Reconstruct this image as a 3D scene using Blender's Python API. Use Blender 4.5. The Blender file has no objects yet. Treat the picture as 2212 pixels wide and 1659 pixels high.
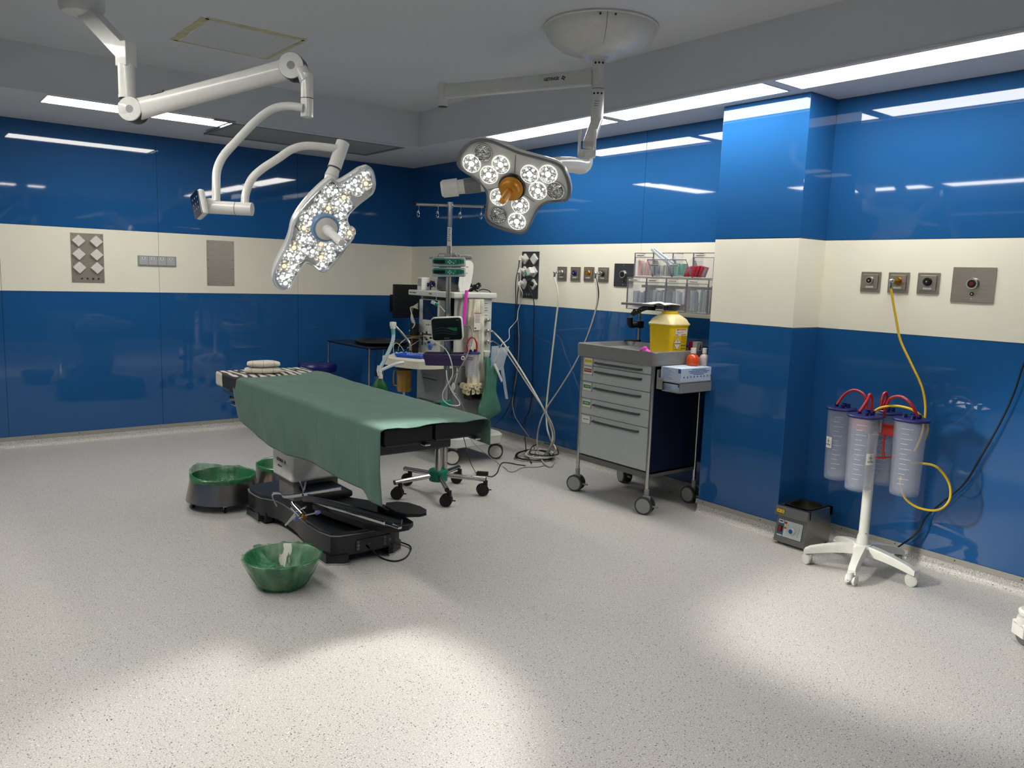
import bpy, bmesh, math, random
from mathutils import Matrix, Vector
from mathutils.geometry import tessellate_polygon
random.seed(7)
S = bpy.context.scene
C = S.collection
PI = math.pi
# ------------------------------------------------------------------ camera
W_, H_ = 2212, 1659
CAM = Vector((-4.5244, -7.5540, 1.545))
YAW, PITCH, ROLL, FPX = 0.6687007, -0.1356088, 0.0334846, 1716.604
FWD = Vector((math.sin(YAW)*math.cos(PITCH), math.cos(YAW)*math.cos(PITCH), math.sin(PITCH)))
_r = Vector((math.cos(YAW), -math.sin(YAW), 0)); _u = _r.cross(FWD)
RGT = _r*math.cos(ROLL)+_u*math.sin(ROLL); UPV = -_r*math.sin(ROLL)+_u*math.cos(ROLL)
cd = bpy.data.cameras.new('camera'); cam = bpy.data.objects.new('camera', cd); C.objects.link(cam)
cd.sensor_width = 36; cd.lens = 36*FPX/W_; cd.clip_start = .05
cam.matrix_world = Matrix.Translation(CAM) @ Matrix((RGT, UPV, -FWD)).transposed().to_4x4()
S.camera = cam
# ------------------------------------------------------------------ world, exposure, lamp powers
S.view_settings.view_transform = 'Standard'; S.view_settings.look = 'None'
S.view_settings.gamma = 1; S.view_settings.use_curve_mapping = False
S.view_settings.exposure = 0.0
w = bpy.data.worlds.new('world'); S.world = w; w.use_nodes = True
w.node_tree.nodes['Background'].inputs[0].default_value = (.05, .055, .06, 1)
w.node_tree.nodes['Background'].inputs[1].default_value = .3
PANEL_ON = 20.5      # radiance of the ceiling light panels
HEAD_A_W, HEAD_B_W = 200.0, 330.0
# ------------------------------------------------------------------ points measured in the photograph, put on a plane of the room
def _ray(px, py): return FWD + RGT*((px-W_/2)/FPX) - UPV*((py-H_/2)/FPX)
def onx(px, py, x): d = _ray(px, py); return CAM + d*((x-CAM.x)/d.x)
def ony(px, py, y): d = _ray(px, py); return CAM + d*((y-CAM.y)/d.y)
def onz(px, py, z=0.0): d = _ray(px, py); return CAM + d*((z-CAM.z)/d.z)
def ond(px, py, t): return CAM + _ray(px, py)*t
def onplane(px, py, o, n): d = _ray(px, py); return CAM + d*((o-CAM).dot(n)/d.dot(n))
# ------------------------------------------------------------------ materials
def lin(c): return tuple(((v/255+.055)/1.055)**2.4 if v > 10.3 else v/255/12.92 for v in c)
MATS = {}
def mat(name, rgb, rough=.5, metal=0, spec=.5, coat=0, trans=0, emis=None, es=0, alpha=1, var=.04, vs=30, bump=0, bs=200, ior=1.45, sheen=0, stretch=None, sub=0):
    if name in MATS: return MATS[name]
    m = bpy.data.materials.new(name); m.use_nodes = True; nt = m.node_tree; N = nt.nodes; L = nt.links
    b = N['Principled BSDF']; c = lin(rgb) if max(rgb) > 1.001 else rgb
    tc = N.new('ShaderNodeTexCoord'); src = tc.outputs['Object']
    if stretch:
        mp = N.new('ShaderNodeMapping'); mp.inputs['Scale'].default_value = stretch; L.new(src, mp.inputs[0]); src = mp.outputs[0]
    if var > 0:
        no = N.new('ShaderNodeTexNoise'); no.inputs['Scale'].default_value = vs; no.inputs['Detail'].default_value = 3; L.new(src, no.inputs[0])
        r = N.new('ShaderNodeValToRGB'); r.color_ramp.elements[0].position = .3; r.color_ramp.elements[1].position = .7
        r.color_ramp.elements[0].color = (*[v*(1-var) for v in c], 1); r.color_ramp.elements[1].color = (*[min(1, v*(1+var)) for v in c], 1)
        L.new(no.outputs[0], r.inputs[0]); L.new(r.outputs[0], b.inputs['Base Color'])
    else: b.inputs['Base Color'].default_value = (*c, 1)
    if bump:
        n2 = N.new('ShaderNodeTexNoise'); n2.inputs['Scale'].default_value = bs; L.new(src, n2.inputs[0])
        bu = N.new('ShaderNodeBump'); bu.inputs['Strength'].default_value = bump; bu.inputs['Distance'].default_value = .002
        L.new(n2.outputs[0], bu.inputs['Height']); L.new(bu.outputs[0], b.inputs['Normal'])
    b.inputs['Roughness'].default_value = rough; b.inputs['Metallic'].default_value = metal
    b.inputs['Specular IOR Level'].default_value = spec; b.inputs['Coat Weight'].default_value = coat; b.inputs['Coat Roughness'].default_value = .03
    b.inputs['Transmission Weight'].default_value = trans; b.inputs['IOR'].default_value = ior; b.inputs['Alpha'].default_value = alpha
    b.inputs['Sheen Weight'].default_value = sheen
    if emis: b.inputs['Emission Color'].default_value = (*lin(emis), 1); b.inputs['Emission Strength'].default_value = es
    MATS[name] = m; return m
def steel(name, rgb=(165, 162, 155), rough=.32, stretch=(1, 1, 60)):
    return mat(name, rgb, rough, metal=1, var=.12, vs=8, stretch=stretch, bump=.05, bs=30)
WHITE = mat('white_enamel', (214, 213, 207), .28, coat=.3)
ABS = mat('white_plastic', (208, 208, 200), .4)
GREYP = mat('grey_plastic', (140, 142, 142), .45)
DGREY = mat('dark_grey_plastic', (62, 64, 66), .45)
BLACK = mat('black_plastic', (14, 14, 15), .4)
RUB = mat('black_rubber', (20, 20, 21), .7)
BLK = mat('black_paint_satin', (24, 27, 32), .35, coat=.2)
SS = steel('stainless_steel')
SSP = steel('stainless_tube', (190, 187, 180), .18)
CHR = mat('chrome', (200, 200, 198), .12, metal=1)
TEAL = mat('teal_plastic', (0, 120, 98), .4)
PAPER = mat('label_paper', (212, 210, 200), .7)
CLEAR = mat('clear_plastic', (235, 240, 245), .12, trans=.92, ior=1.25, var=0)
SCREEN = mat('dark_screen', (22, 34, 58), .12, coat=.5)
GLOSSB = mat('black_glass', (6, 6, 8), .08, coat=.5)
PRINT = mat('printed_ink', (25, 25, 28), .6)
CABLEW = mat('pale_cable', (190, 188, 172), .5)
CABLEB = mat('black_cable', (13, 13, 14), .5)
# ------------------------------------------------------------------ mesh builder
def rotz(a): return Matrix.Rotation(a, 4, 'Z')
def frame(o, z, x=None):
    z = Vector(z).normalized(); x = Vector(x) if x is not None else (Vector((0, 0, 1)) if abs(z.z) < .9 else Vector((1, 0, 0)))
    y = z.cross(x).normalized(); x = y.cross(z).normalized()
    m = Matrix((x, y, z)).transposed().to_4x4(); m.translation = Vector(o); return m
class MB:
    def __init__(s): s.v = []; s.f = []; s.m = []; s.T = Matrix.Identity(4)
    def add(s, vs, fs, T=None, mi=0):
        M = s.T @ T if T is not None else s.T; n = len(s.v)
        s.v += [M @ Vector(p) for p in vs]; s.f += [tuple(i+n for i in f) for f in fs]; s.m += [mi]*len(fs); return s
    def bm(s, bm, T=None, mi=0):
        bm.verts.index_update(); s.add([v.co.copy() for v in bm.verts], [[v.index for v in f.verts] for f in bm.faces], T, mi); bm.free(); return s
    def box(s, a, b, bev=0, T=None, mi=0, seg=2):
        bm = bmesh.new(); bmesh.ops.create_cube(bm, size=1)
        a = Vector(a); b = Vector(b); c = (a+b)/2; d = b-a
        for v in bm.verts: v.co = Vector((v.co.x*d.x, v.co.y*d.y, v.co.z*d.z))+c
        if bev: bmesh.ops.bevel(bm, geom=bm.edges[:], offset=min(bev, .49*min(abs(d.x), abs(d.y), abs(d.z))), segments=seg, affect='EDGES', profile=.5)
        return s.bm(bm, T, mi)
    def cyl(s, p, q, r, r2=None, n=20, cap=True, mi=0, T=None):
        p = Vector(p); q = Vector(q); r2 = r if r2 is None else r2; F = frame(p, q-p); h = (q-p).length
        vs = []; fs = []
        for k in range(n):
            a = 2*PI*k/n; vs.append((r*math.cos(a), r*math.sin(a), 0)); vs.append((r2*math.cos(a), r2*math.sin(a), h))
        for k in range(n): fs.append((2*k, 2*((k+1) % n), 2*((k+1) % n)+1, 2*k+1))
        if cap: fs.append(tuple(2*k for k in range(n-1, -1, -1))); fs.append(tuple(2*k+1 for k in range(n)))
        return s.add(vs, fs, (T @ F) if T is not None else F, mi)
    def lathe(s, prof, T=None, n=32, mi=0, wob=None, a0=0, a1=2*PI):
        vs = []; fs = []; full = abs(a1-a0-2*PI) < 1e-6; nn = n if full else n+1
        for i, (r, z) in enumerate(prof):
            for k in range(nn):
                a = a0+(a1-a0)*k/n; rr, zz = (r, z) if not wob else wob(r, z, a, i)
                vs.append((rr*math.cos(a), rr*math.sin(a), zz))
        for i in range(len(prof)-1):
            for k in range(n):
                k2 = (k+1) % nn; fs.append((i*nn+k, i*nn+k2, (i+1)*nn+k2, (i+1)*nn+k))
        return s.add(vs, fs, T, mi)
    def sph(s, c, r, n=16, sc=(1, 1, 1), T=None, mi=0):
        bm = bmesh.new(); bmesh.ops.create_uvsphere(bm, u_segments=n, v_segments=max(6, n//2), radius=r)
        for v in bm.verts: v.co = Vector((v.co.x*sc[0], v.co.y*sc[1], v.co.z*sc[2]))+Vector(c)
        return s.bm(bm, T, mi)
    def tube(s, pts, r, n=8, sub=6, cap=True, mi=0, flat=1.0, smooth=True):
        P = [Vector(p) for p in pts]
        if smooth and len(P) > 2:
            Q = []
            for i in range(len(P)-1):
                p0 = P[max(i-1, 0)]; p1 = P[i]; p2 = P[i+1]; p3 = P[min(i+2, len(P)-1)]
                for k in range(sub):
                    t = k/sub; Q.append(.5*((2*p1)+(-p0+p2)*t+(2*p0-5*p1+4*p2-p3)*t*t+(-p0+3*p1-3*p2+p3)*t*t*t))
            Q.append(P[-1]); P = Q
        rr = r if isinstance(r, (list, tuple)) else None
        tg = [(P[min(i+1, len(P)-1)]-P[max(i-1, 0)]).normalized() for i in range(len(P))]
        u = tg[0].orthogonal().normalized()
        if abs(tg[0].z) < .9: u = (Vector((0, 0, 1))-tg[0]*tg[0].z).normalized()
        vs = []; fs = []
        for i, p in enumerate(P):
            u = (u-tg[i]*u.dot(tg[i])).normalized(); v = tg[i].cross(u)
            R = (rr[0]+(rr[1]-rr[0])*i/(len(P)-1)) if rr else r
            for k in range(n): a = 2*PI*k/n; vs.append(p+u*(R*math.cos(a))+v*(R*flat*math.sin(a)))
        for i in range(len(P)-1):
            for k in range(n): k2 = (k+1) % n; fs.append((i*n+k, i*n+k2, (i+1)*n+k2, (i+1)*n+k))
        if cap: fs.append(tuple(range(n-1, -1, -1))); fs.append(tuple((len(P)-1)*n+k for k in range(n)))
        return s.add(vs, fs, None, mi)
    def prism(s, poly, z0, z1, T=None, mi=0, bev=0):
        bm = bmesh.new(); vb = [bm.verts.new((x, y, z0)) for x, y in poly]; f = bm.faces.new(vb)
        r = bmesh.ops.extrude_face_region(bm, geom=[f]); ex = [g for g in r['geom'] if isinstance(g, bmesh.types.BMVert)]
        for v in ex: v.co.z = z1
        bmesh.ops.recalc_face_normals(bm, faces=bm.faces[:])
        if bev:
            es = [e for e in bm.edges if abs(e.verts[0].co.z-e.verts[1].co.z) < 1e-6 and abs(e.verts[0].co.z-max(z0, z1)) < 1e-6]
            bmesh.ops.bevel(bm, geom=es, offset=bev, segments=2, affect='EDGES', profile=.5)
        return s.bm(bm, T, mi)
    def grid(s, fn, nu, nv, T=None, mi=0, thick=0):
        vs = [fn(i/nu, j/nv) for j in range(nv+1) for i in range(nu+1)]
        fs = [(j*(nu+1)+i, j*(nu+1)+i+1, (j+1)*(nu+1)+i+1, (j+1)*(nu+1)+i) for j in range(nv) for i in range(nu)]
        return s.add(vs, fs, T, mi)
def out(name, mb, mats, parent=None, world=False, ang=38, solid=0, label=None, wn=True):
    if parent is not None and world:
        Mi = PM[parent.name].inverted(); mb.v = [Mi @ v for v in mb.v]
    me = bpy.data.meshes.new(name); me.from_pydata([tuple(v) for v in mb.v], [], mb.f)
    for m in (mats if isinstance(mats, (list, tuple)) else [mats]): me.materials.append(m)
    me.polygons.foreach_set('material_index', mb.m)
    bm = bmesh.new(); bm.from_mesh(me); bmesh.ops.recalc_face_normals(bm, faces=bm.faces[:]) if not solid else None; bm.to_mesh(me); bm.free()
    me.polygons.foreach_set('use_smooth', [True]*len(me.polygons)); me.set_sharp_from_angle(angle=math.radians(ang))
    o = bpy.data.objects.new(name, me); C.objects.link(o)
    if parent is not None: o.parent = parent; PM[o.name] = PM[parent.name]
    else: PM[o.name] = Matrix.Identity(4)
    if solid:
        md = o.modifiers.new('thickness', 'SOLIDIFY'); md.thickness = solid; md.offset = 0
    if wn and len(me.polygons) < 3000:
        md = o.modifiers.new('weighted_normal', 'WEIGHTED_NORMAL'); md.keep_sharp = True; md.weight = 90
    if label: o['label'] = label
    return o
PM = {}
def tag(o, label, cat, group=None):
    o['label'] = label; o['category'] = cat
    if group: o['group'] = group
    return o
def thing(name, label, cat, loc=(0, 0, 0), rz=0, group=None):
    o = bpy.data.objects.new(name, None); C.objects.link(o); o.location = loc; o.rotation_euler = (0, 0, rz)
    o.empty_display_size = .1
    PM[o.name] = Matrix.Translation(Vector(loc)) @ rotz(rz); return tag(o, label, cat, group)
def struct(o): o['kind'] = 'structure'; return o
def copy_tree(o, parent=None, loc=None, rz=None):
    c = o.copy(); C.objects.link(c)
    if parent is not None: c.parent = parent
    if loc is not None: c.location = loc
    if rz is not None: c.rotation_euler = (0, 0, rz)
    PM[c.name] = Matrix.Translation(Vector(c.location)) @ rotz(c.rotation_euler.z) if parent is None else PM[parent.name]
    for ch in [k for k in bpy.data.objects if k.parent == o]: copy_tree(ch, c)
    return c
def text(name, txt, size, T, m, parent, world=True, align='CENTER', ext=.0004, bold=0, sx=1.0):
    cu = bpy.data.curves.new(name, 'FONT'); cu.body = txt; cu.size = size; cu.align_x = align; cu.align_y = 'CENTER'; cu.extrude = ext; cu.offset = bold; cu.resolution_u = 2
    o = bpy.data.objects.new(name+'_tmp', cu); C.objects.link(o)
    me = bpy.data.meshes.new_from_object(o); bpy.data.objects.remove(o)
    mb = MB(); mb.add([v.co*1.0 for v in me.vertices], [tuple(p.vertices) for p in me.polygons], T @ Matrix.Diagonal((sx, 1, 1, 1)))
    return out(name, mb, m, parent, world)
def facing(o, n, up=(0, 0, 1)):
    """frame at o whose z is n and whose y is as near up as can be (x is to the reader's right)"""
    z = Vector(n).normalized(); y = Vector(up); y = (y-z*y.dot(z)).normalized(); x = y.cross(z)
    m = Matrix((x, y, z)).transposed().to_4x4(); m.translation = Vector(o); return m
# ------------------------------------------------------------------ the room
XL, YN = -6.10, -9.00            # left wall, near wall (both out of frame)
ZB0, ZB1, ZS, ZC = 1.289, 1.820, 2.645, 2.945
TR = .095                        # top of the metal strip above the coved skirting
def floor_mat():
    m = bpy.data.materials.new('speckled_vinyl_floor'); m.use_nodes = True; N = m.node_tree.nodes; L = m.node_tree.links; b = N['Principled BSDF']
    tc = N.new('ShaderNodeTexCoord'); P = tc.outputs['Object']
    def rampn(src, p0, p1, c0, c1):
        r = N.new('ShaderNodeValToRGB'); r.color_ramp.elements[0].position = p0; r.color_ramp.elements[1].position = p1
        r.color_ramp.elements[0].color = c0; r.color_ramp.elements[1].color = c1; L.new(src, r.inputs[0]); return r.outputs[0]
    def mix(f, a, c, bt='MIX'):
        x = N.new('ShaderNodeMix'); x.data_type = 'RGBA'; x.blend_type = bt; L.new(f, x.inputs[0]) if not isinstance(f, float) else setattr(x.inputs[0], 'default_value', f)
        for s, v in ((x.inputs[6], a), (x.inputs[7], c)):
            if isinstance(v, tuple): s.default_value = v
            else: L.new(v, s)
        return x.outputs[2]
    n1 = N.new('ShaderNodeTexNoise'); n1.inputs['Scale'].default_value = 190; n1.inputs['Detail'].default_value = 4; n1.inputs['Roughness'].default_value = .75; L.new(P, n1.inputs[0])
    base = rampn(n1.outputs[0], .34, .66, (*lin((149, 147, 142)), 1), (*lin((219, 217, 211)), 1))
    n0 = N.new('ShaderNodeTexNoise'); n0.inputs['Scale'].default_value = 1.3; L.new(P, n0.inputs[0])
    big = rampn(n0.outputs[0], .3, .7, (.95, .95, .96, 1), (1, .99, .985, 1)); base = mix(1.0, base, big, 'MULTIPLY')
    for sc, thr, col in ((80, .095, (40, 37, 39)), (60, .09, (122, 115, 112)), (115, .11, (70, 66, 68)), (65, .09, (226, 222, 218))):
        v = N.new('ShaderNodeTexVoronoi'); v.inputs['Scale'].default_value = sc; v.inputs['Randomness'].default_value = 1
        mp = N.new('ShaderNodeMapping'); mp.inputs['Location'].default_value = (sc*.37, sc*.11, sc*.73); L.new(P, mp.inputs[0]); L.new(mp.outputs[0], v.inputs[0])
        sp = N.new('ShaderNodeSeparateColor'); L.new(v.outputs['Color'], sp.inputs[0])
        rad = N.new('ShaderNodeMath'); rad.operation = 'MULTIPLY'; rad.inputs[1].default_value = thr*2.2; L.new(sp.outputs[0], rad.inputs[0])
        lt = N.new('ShaderNodeMath'); lt.operation = 'LESS_THAN'; L.new(v.outputs['Distance'], lt.inputs[0]); L.new(rad.outputs[0], lt.inputs[1])
        base = mix(lt.outputs[0], base, (*lin(col), 1))
    L.new(base, b.inputs['Base Color']); b.inputs['Roughness'].default_value = .42; b.inputs['Specular IOR Level'].default_value = .35
    bu = N.new('ShaderNodeBump'); bu.inputs['Strength'].default_value = .12; bu.inputs['Distance'].default_value = .001; L.new(n1.outputs[0], bu.inputs['Height']); L.new(bu.outputs[0], b.inputs['Normal'])
    return m
FLOOR = floor_mat()
def blue_glass():
    m = mat('blue_glass_panel', (31, 83, 137), .5, var=.03, vs=.8, spec=.0, coat=1.0)
    return m
BLUE = blue_glass()
CREAM = mat('cream_panel', (226, 223, 206), .55, var=.015, vs=5, spec=.3)
PAINT = mat('ceiling_paint', (210, 212, 216), .8, var=.02, vs=1.5, spec=.2, bump=.06, bs=90)
STRIP = mat('grey_aluminium_strip', (158, 156, 148), .5, metal=.35, var=.03)
SEAM = mat('dark_joint', (60, 62, 60), .7)
DRK = mat('dark_gap', (10, 11, 13), .8)
f = MB(); f.box((XL, YN, -.06), (.0, .0, 0)); struct(out('floor', f, FLOOR))
EP = .003
def wall(name, a, b, inn, seams=(), thick=.10, z1=ZS):
    """a->b along the floor; inn = unit vector into the room; three bands of panels"""
    a = Vector((*a, 0)); b = Vector((*b, 0)); d = (b-a); Ln = d.length; d.normalize(); inn = Vector((*inn, 0))
    T = Matrix((d, -inn, Vector((0, 0, 1)))).transposed().to_4x4(); T.translation = a
    m = MB(); st = sorted([0]+list(seams)+[Ln])
    m.box((0, .006, 0), (Ln, thick, ZC+.1), T=T, mi=2)
    for i in range(len(st)-1):
        x0, x1 = st[i]+(.0015 if i else 0), st[i+1]-(.0015 if i < len(st)-2 else 0)
        m.box((x0, 0, .06), (x1, .006, ZB0-.0015), T=T, mi=0, bev=.0)
        m.box((x0, 0, ZB0+.0015), (x1, .006, ZB1-.0015), T=T, mi=1)
        m.box((x0, 0, ZB1+.0015), (x1, .006, z1), T=T, mi=0)
    o = struct(out(name, m, [BLUE, CREAM, SEAM]))
    # coved skirting + strip
    R = .035; prof = [(-.004, TR), (-.004, R)]+[(-.004-R+R*math.cos(t), R-R*math.sin(t)) for t in [k*PI/12 for k in range(1, 7)]]+[(-.06, .0006), (-.06, -.002), (.02, -.002), (.02, TR)]
    k = MB(); vs = []; n = len(prof)
    for x in (0, Ln): vs += [(x, y, z) for y, z in prof]
    k.add(vs, [(i, (i+1) % n, n+(i+1) % n, n+i) for i in range(n)]+[tuple(range(n)), tuple(range(2*n-1, n-1, -1))], T)
    struct(out('baseboard_'+name[5:], k, FLOOR))
    s = MB(); s.box((0, -.007, TR-.032), (Ln, .001, TR), T=T, bev=.001)
    for j in range(int(Ln/.33)):
        s.cyl((.18+.33*j, -.0071, TR-.013), (.18+.33*j, -.0085, TR-.013), .0035, n=8, mi=1, T=T)
    return T, s
TA, sA = wall('wall_far', (XL, 0), (0, 0), (0, -1), seams=(XL*-1-3.79, XL*-1-2.595, XL*-1-1.30))
struct(out('trim_1', sA, [STRIP, DRK]))
TB, sB = wall('wall_right', (0, 0), (0, YN), (-1, 0), seams=(.72, 2.131, 3.35, 6.2))
struct(out('trim_2', sB, [STRIP, DRK]))
_, sC = wall('wall_left', (XL, YN), (XL, 0), (1, 0), seams=(1.4, 2.8, 4.2, 5.6, 7)); struct(out('trim_3', sC, [STRIP, DRK]))
_, sD = wall('wall_near', (0, YN), (XL, YN), (0, 1), seams=(1.3, 2.6, 3.9)); struct(out('trim_4', sD, [STRIP, DRK]))
# pillar standing out of the right wall
CX, CY0, CY1 = -.285, -4.255, -4.862
m = MB()
for z0, z1, mi in ((.06, ZB0-.0015, 0), (ZB0-.0015, ZB0+.0015, 2), (ZB0+.0015, ZB1-.0015, 1), (ZB1-.0015, ZB1+.0015, 2), (ZB1+.0015, ZS, 0)):
    m.box((CX+.004 if mi == 2 else CX, CY1+(.004 if mi == 2 else 0), z0), (.0, CY0-(.004 if mi == 2 else 0), z1), bev=.003 if mi != 2 else 0, mi=mi)
m.box((CX+.003, CY1+.003, -.0), (-.001, CY0-.003, ZS+.02), mi=2)
struct(out('wall_pillar', m, [BLUE, CREAM, SEAM]))
k = MB(); R = .035
for (a, b, inn) in (((CX, CY0+.0), (CX, CY1), (-1, 0)), ((CX, CY1), (0, CY1), (0, -1)), ((0, CY0), (CX, CY0), (0, 1))):
    a = Vector((*a, 0)); b = Vector((*b, 0)); d = b-a; Ln = d.length; d.normalize(); inv = Vector((*inn, 0))
    T = Matrix((d, -inv, Vector((0, 0, 1)))).transposed().to_4x4(); T.translation = a
    prof = [(-.004, TR), (-.004, R)]+[(-.004-R+R*math.cos(t), R-R*math.sin(t)) for t in [q*PI/12 for q in range(1, 7)]]+[(-.05, .0006), (-.05, -.002), (.02, -.002), (.02, TR)]
    n = len(prof); vs = []
    for x in (0, Ln): vs += [(x, y, z) for y, z in prof]
    k.add(vs, [(i, (i+1) % n, n+(i+1) % n, n+i) for i in range(n)]+[tuple(range(n)), tuple(range(2*n-1, n-1, -1))], T)
struct(out('baseboard_pillar', k, FLOOR))
s = MB(); s.box((CX-.007, CY1-.007, TR-.032), (CX+.001, CY0+.014, TR), bev=.001); s.box((CX, CY1-.007, TR-.032), (-.006, CY1+.001, TR), bev=.001)
for y in (-4.30, -4.75): s.cyl((CX-.0071, y, TR-.014), (CX-.0085, y, TR-.014), .0035, n=8, mi=1)
struct(out('trim_5', s, [STRIP, DRK]))
# ceiling: raised centre, lower border carrying the light panels
IX0, IX1, IY0, IY1 = -4.12, -.715, -6.42, -1.28
c = MB()
c.box((IX0-.02, IY0-.02, ZC), (IX1+.02, IY1+.02, ZC+.08))
c.box((XL, IY1, ZS), (0, 0, ZC+.08)); c.box((XL, YN, ZS), (0, IY0, ZC+.08))
c.box((IX1, IY0, ZS), (0, IY1, ZC+.08)); c.box((XL, IY0, ZS), (IX0, IY1, ZC+.08))
struct(out('ceiling', c, PAINT))
# slim lip under the edge of the raised part, along the rows of light panels
t = MB(); t.box((IX1-.004, -6.42, ZS-.014), (IX1+.035, -2.08, ZS+.0), bev=.002); struct(out('trim_6', t, PAINT))
t = MB(); t.box((-2.34, IY1-.004, ZS-.014), (-.80, IY1+.03, ZS+.0), bev=.002); struct(out('trim_7', t, PAINT))
# light panels
DIFF = bpy.data.materials.new('lit_diffuser'); DIFF.use_nodes = True
_b = DIFF.node_tree.nodes['Principled BSDF']; _b.inputs['Base Color'].default_value = (.8, .8, .78, 1); _b.inputs['Roughness'].default_value = .6
_b.inputs['Emission Color'].default_value = (1, .965, .90, 1); _b.inputs['Emission Strength'].default_value = PANEL_ON
def panel(x0, y0, x1, y1, label):
    t = thing('ceiling_light_panel', label, 'ceiling light', ((x0+x1)/2, (y0+y1)/2, ZS), group='recessed ceiling light panels')
    a, b = (x1-x0)/2, (y1-y0)/2
    m = MB(); wd = .012
    for q in ((-a-wd, -b-wd, a+wd, -b), (-a-wd, b, a+wd, b+wd), (-a-wd, -b, -a, b), (a, -b, a+wd, b)): m.box((q[0], q[1], -.003), (q[2], q[3], .001), bev=.001)
    out('frame', m, PAINT, t); m = MB(); m.box((-a, -b, -.0015), (a, b, .0015)); out('diffuser', m, DIFF, t)
panel(-3.585, -1.215, -2.33, -.92, 'lit white ceiling light panel above the far wall, left of the ceiling hatch')
for (ya, yb, lab) in ((-2.175, -3.42, 'lit ceiling light panel on the right, its end behind the centre lamp tube, farthest of its row'), (-3.505, -4.775, 'lit ceiling light panel running to the top of the blue pillar'),
                      (-4.865, -6.10, 'lit ceiling light panel at the top right corner, nearest of its row')):
    panel(-.66, yb, -.385, ya, lab)
for (q, lab) in (((-4.50, -3.40, -4.22, -2.15), 'lit ceiling light panel over the left wall, outside the picture, farthest of its row'),
                 ((-4.50, -4.85, -4.22, -3.60), 'lit ceiling light panel over the left wall, outside the picture, middle of its row'),
                 ((-4.50, -6.20, -4.22, -4.95), 'lit ceiling light panel over the left wall, outside the picture, nearest of its row'),
                 ((-3.12, -6.80, -2.90, -6.48), 'short lit ceiling light panel behind the camera on the left'),
                 ((-2.74, -6.80, -2.52, -6.48), 'short lit ceiling light panel behind the camera on the right')):
    panel(*q, lab)
# ventilation hatch in the far border and the taped-over square in the raised ceiling
t = thing('ceiling_hatch', 'grey framed ventilation hatch in the ceiling border above the far corner', 'vent', (-1.58, -.86, ZS))
m = MB(); a, b, wd = .76, .36, .03
for q in ((-a, -b, a, -b+wd), (-a, b-wd, a, b), (-a, -b, -a+wd, b), (a-wd, -b, a, b)): m.box((q[0], q[1], -.012), (q[2], q[3], .001), bev=.003)
out('frame', m, mat('hatch_frame_grey', (120, 124, 126), .6), t)
m = MB(); m.box((-a+wd, -b+wd, -.004), (a-wd, b-wd, .001)); out('panel', m, mat('hatch_panel', (150, 154, 154), .7), t)
t = thing('ceiling_clip', 'small grey metal clip at the left end of the ceiling hatch', 'clip', (-2.42, -1.25, ZS))
m = MB(); m.box((-.08, -.02, -.014), (.08, .02, 0), bev=.003); m.cyl((.04, -.0, -.014), (.04, 0, -.02), .01, mi=1); m.box((.05, .02, -.006), (.07, .6, 0), bev=.002); out('plate', m, [GREYP, BLACK], t)
t = thing('masking_tape_patch', 'square of yellowed masking tape stuck round a filled hatch on the raised ceiling', 'tape', (-2.69, -2.38, ZC))
TAPE = mat('yellowed_tape', (192, 188, 150), .8, var=.18, vs=14)
rnd = random.Random(3)
def strip_tape(x0, y0, x1, y1, wid):
    m = MB(); n = 14; p = Vector((x0, y0)); d = Vector((x1-x0, y1-y0)); nn = Vector((-d.y, d.x)).normalized(); vs = []
    for i in range(n+1):
        c = p+d*(i/n); w1 = wid*(.5+rnd.uniform(-.12, .12)); w2 = wid*(.5+rnd.uniform(-.12, .12))
        vs += [(*(c+nn*w1), -.0012), (*(c-nn*w2), -.0012), (*(c+nn*w1), -.0002), (*(c-nn*w2), -.0002)]
    fs = []
    for i in range(n): a = 4*i; fs += [(a, a+4, a+5, a+1), (a, a+2, a+6, a+4), (a+1, a+5, a+7, a+3), (a+2, a+3, a+7, a+6)]
    fs += [(0, 1, 3, 2), (4*n, 4*n+2, 4*n+3, 4*n+1)]
    m.add(vs, fs); return m
for q in ((-.30, -.30, .30, -.29, .055), (-.31, .31, .29, .33, .018), (-.30, -.30, -.31, .32, .05), (.30, -.29, .29, .33, .03)): out('tape_strip', strip_tape(*q), TAPE, t)
PATCH = mat('patch_board', (200, 202, 204), .8)
m = MB(); m.box((-.27, -.27, -.0008), (.27, .30, 0)); out('patch', m, PATCH, t)
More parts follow.
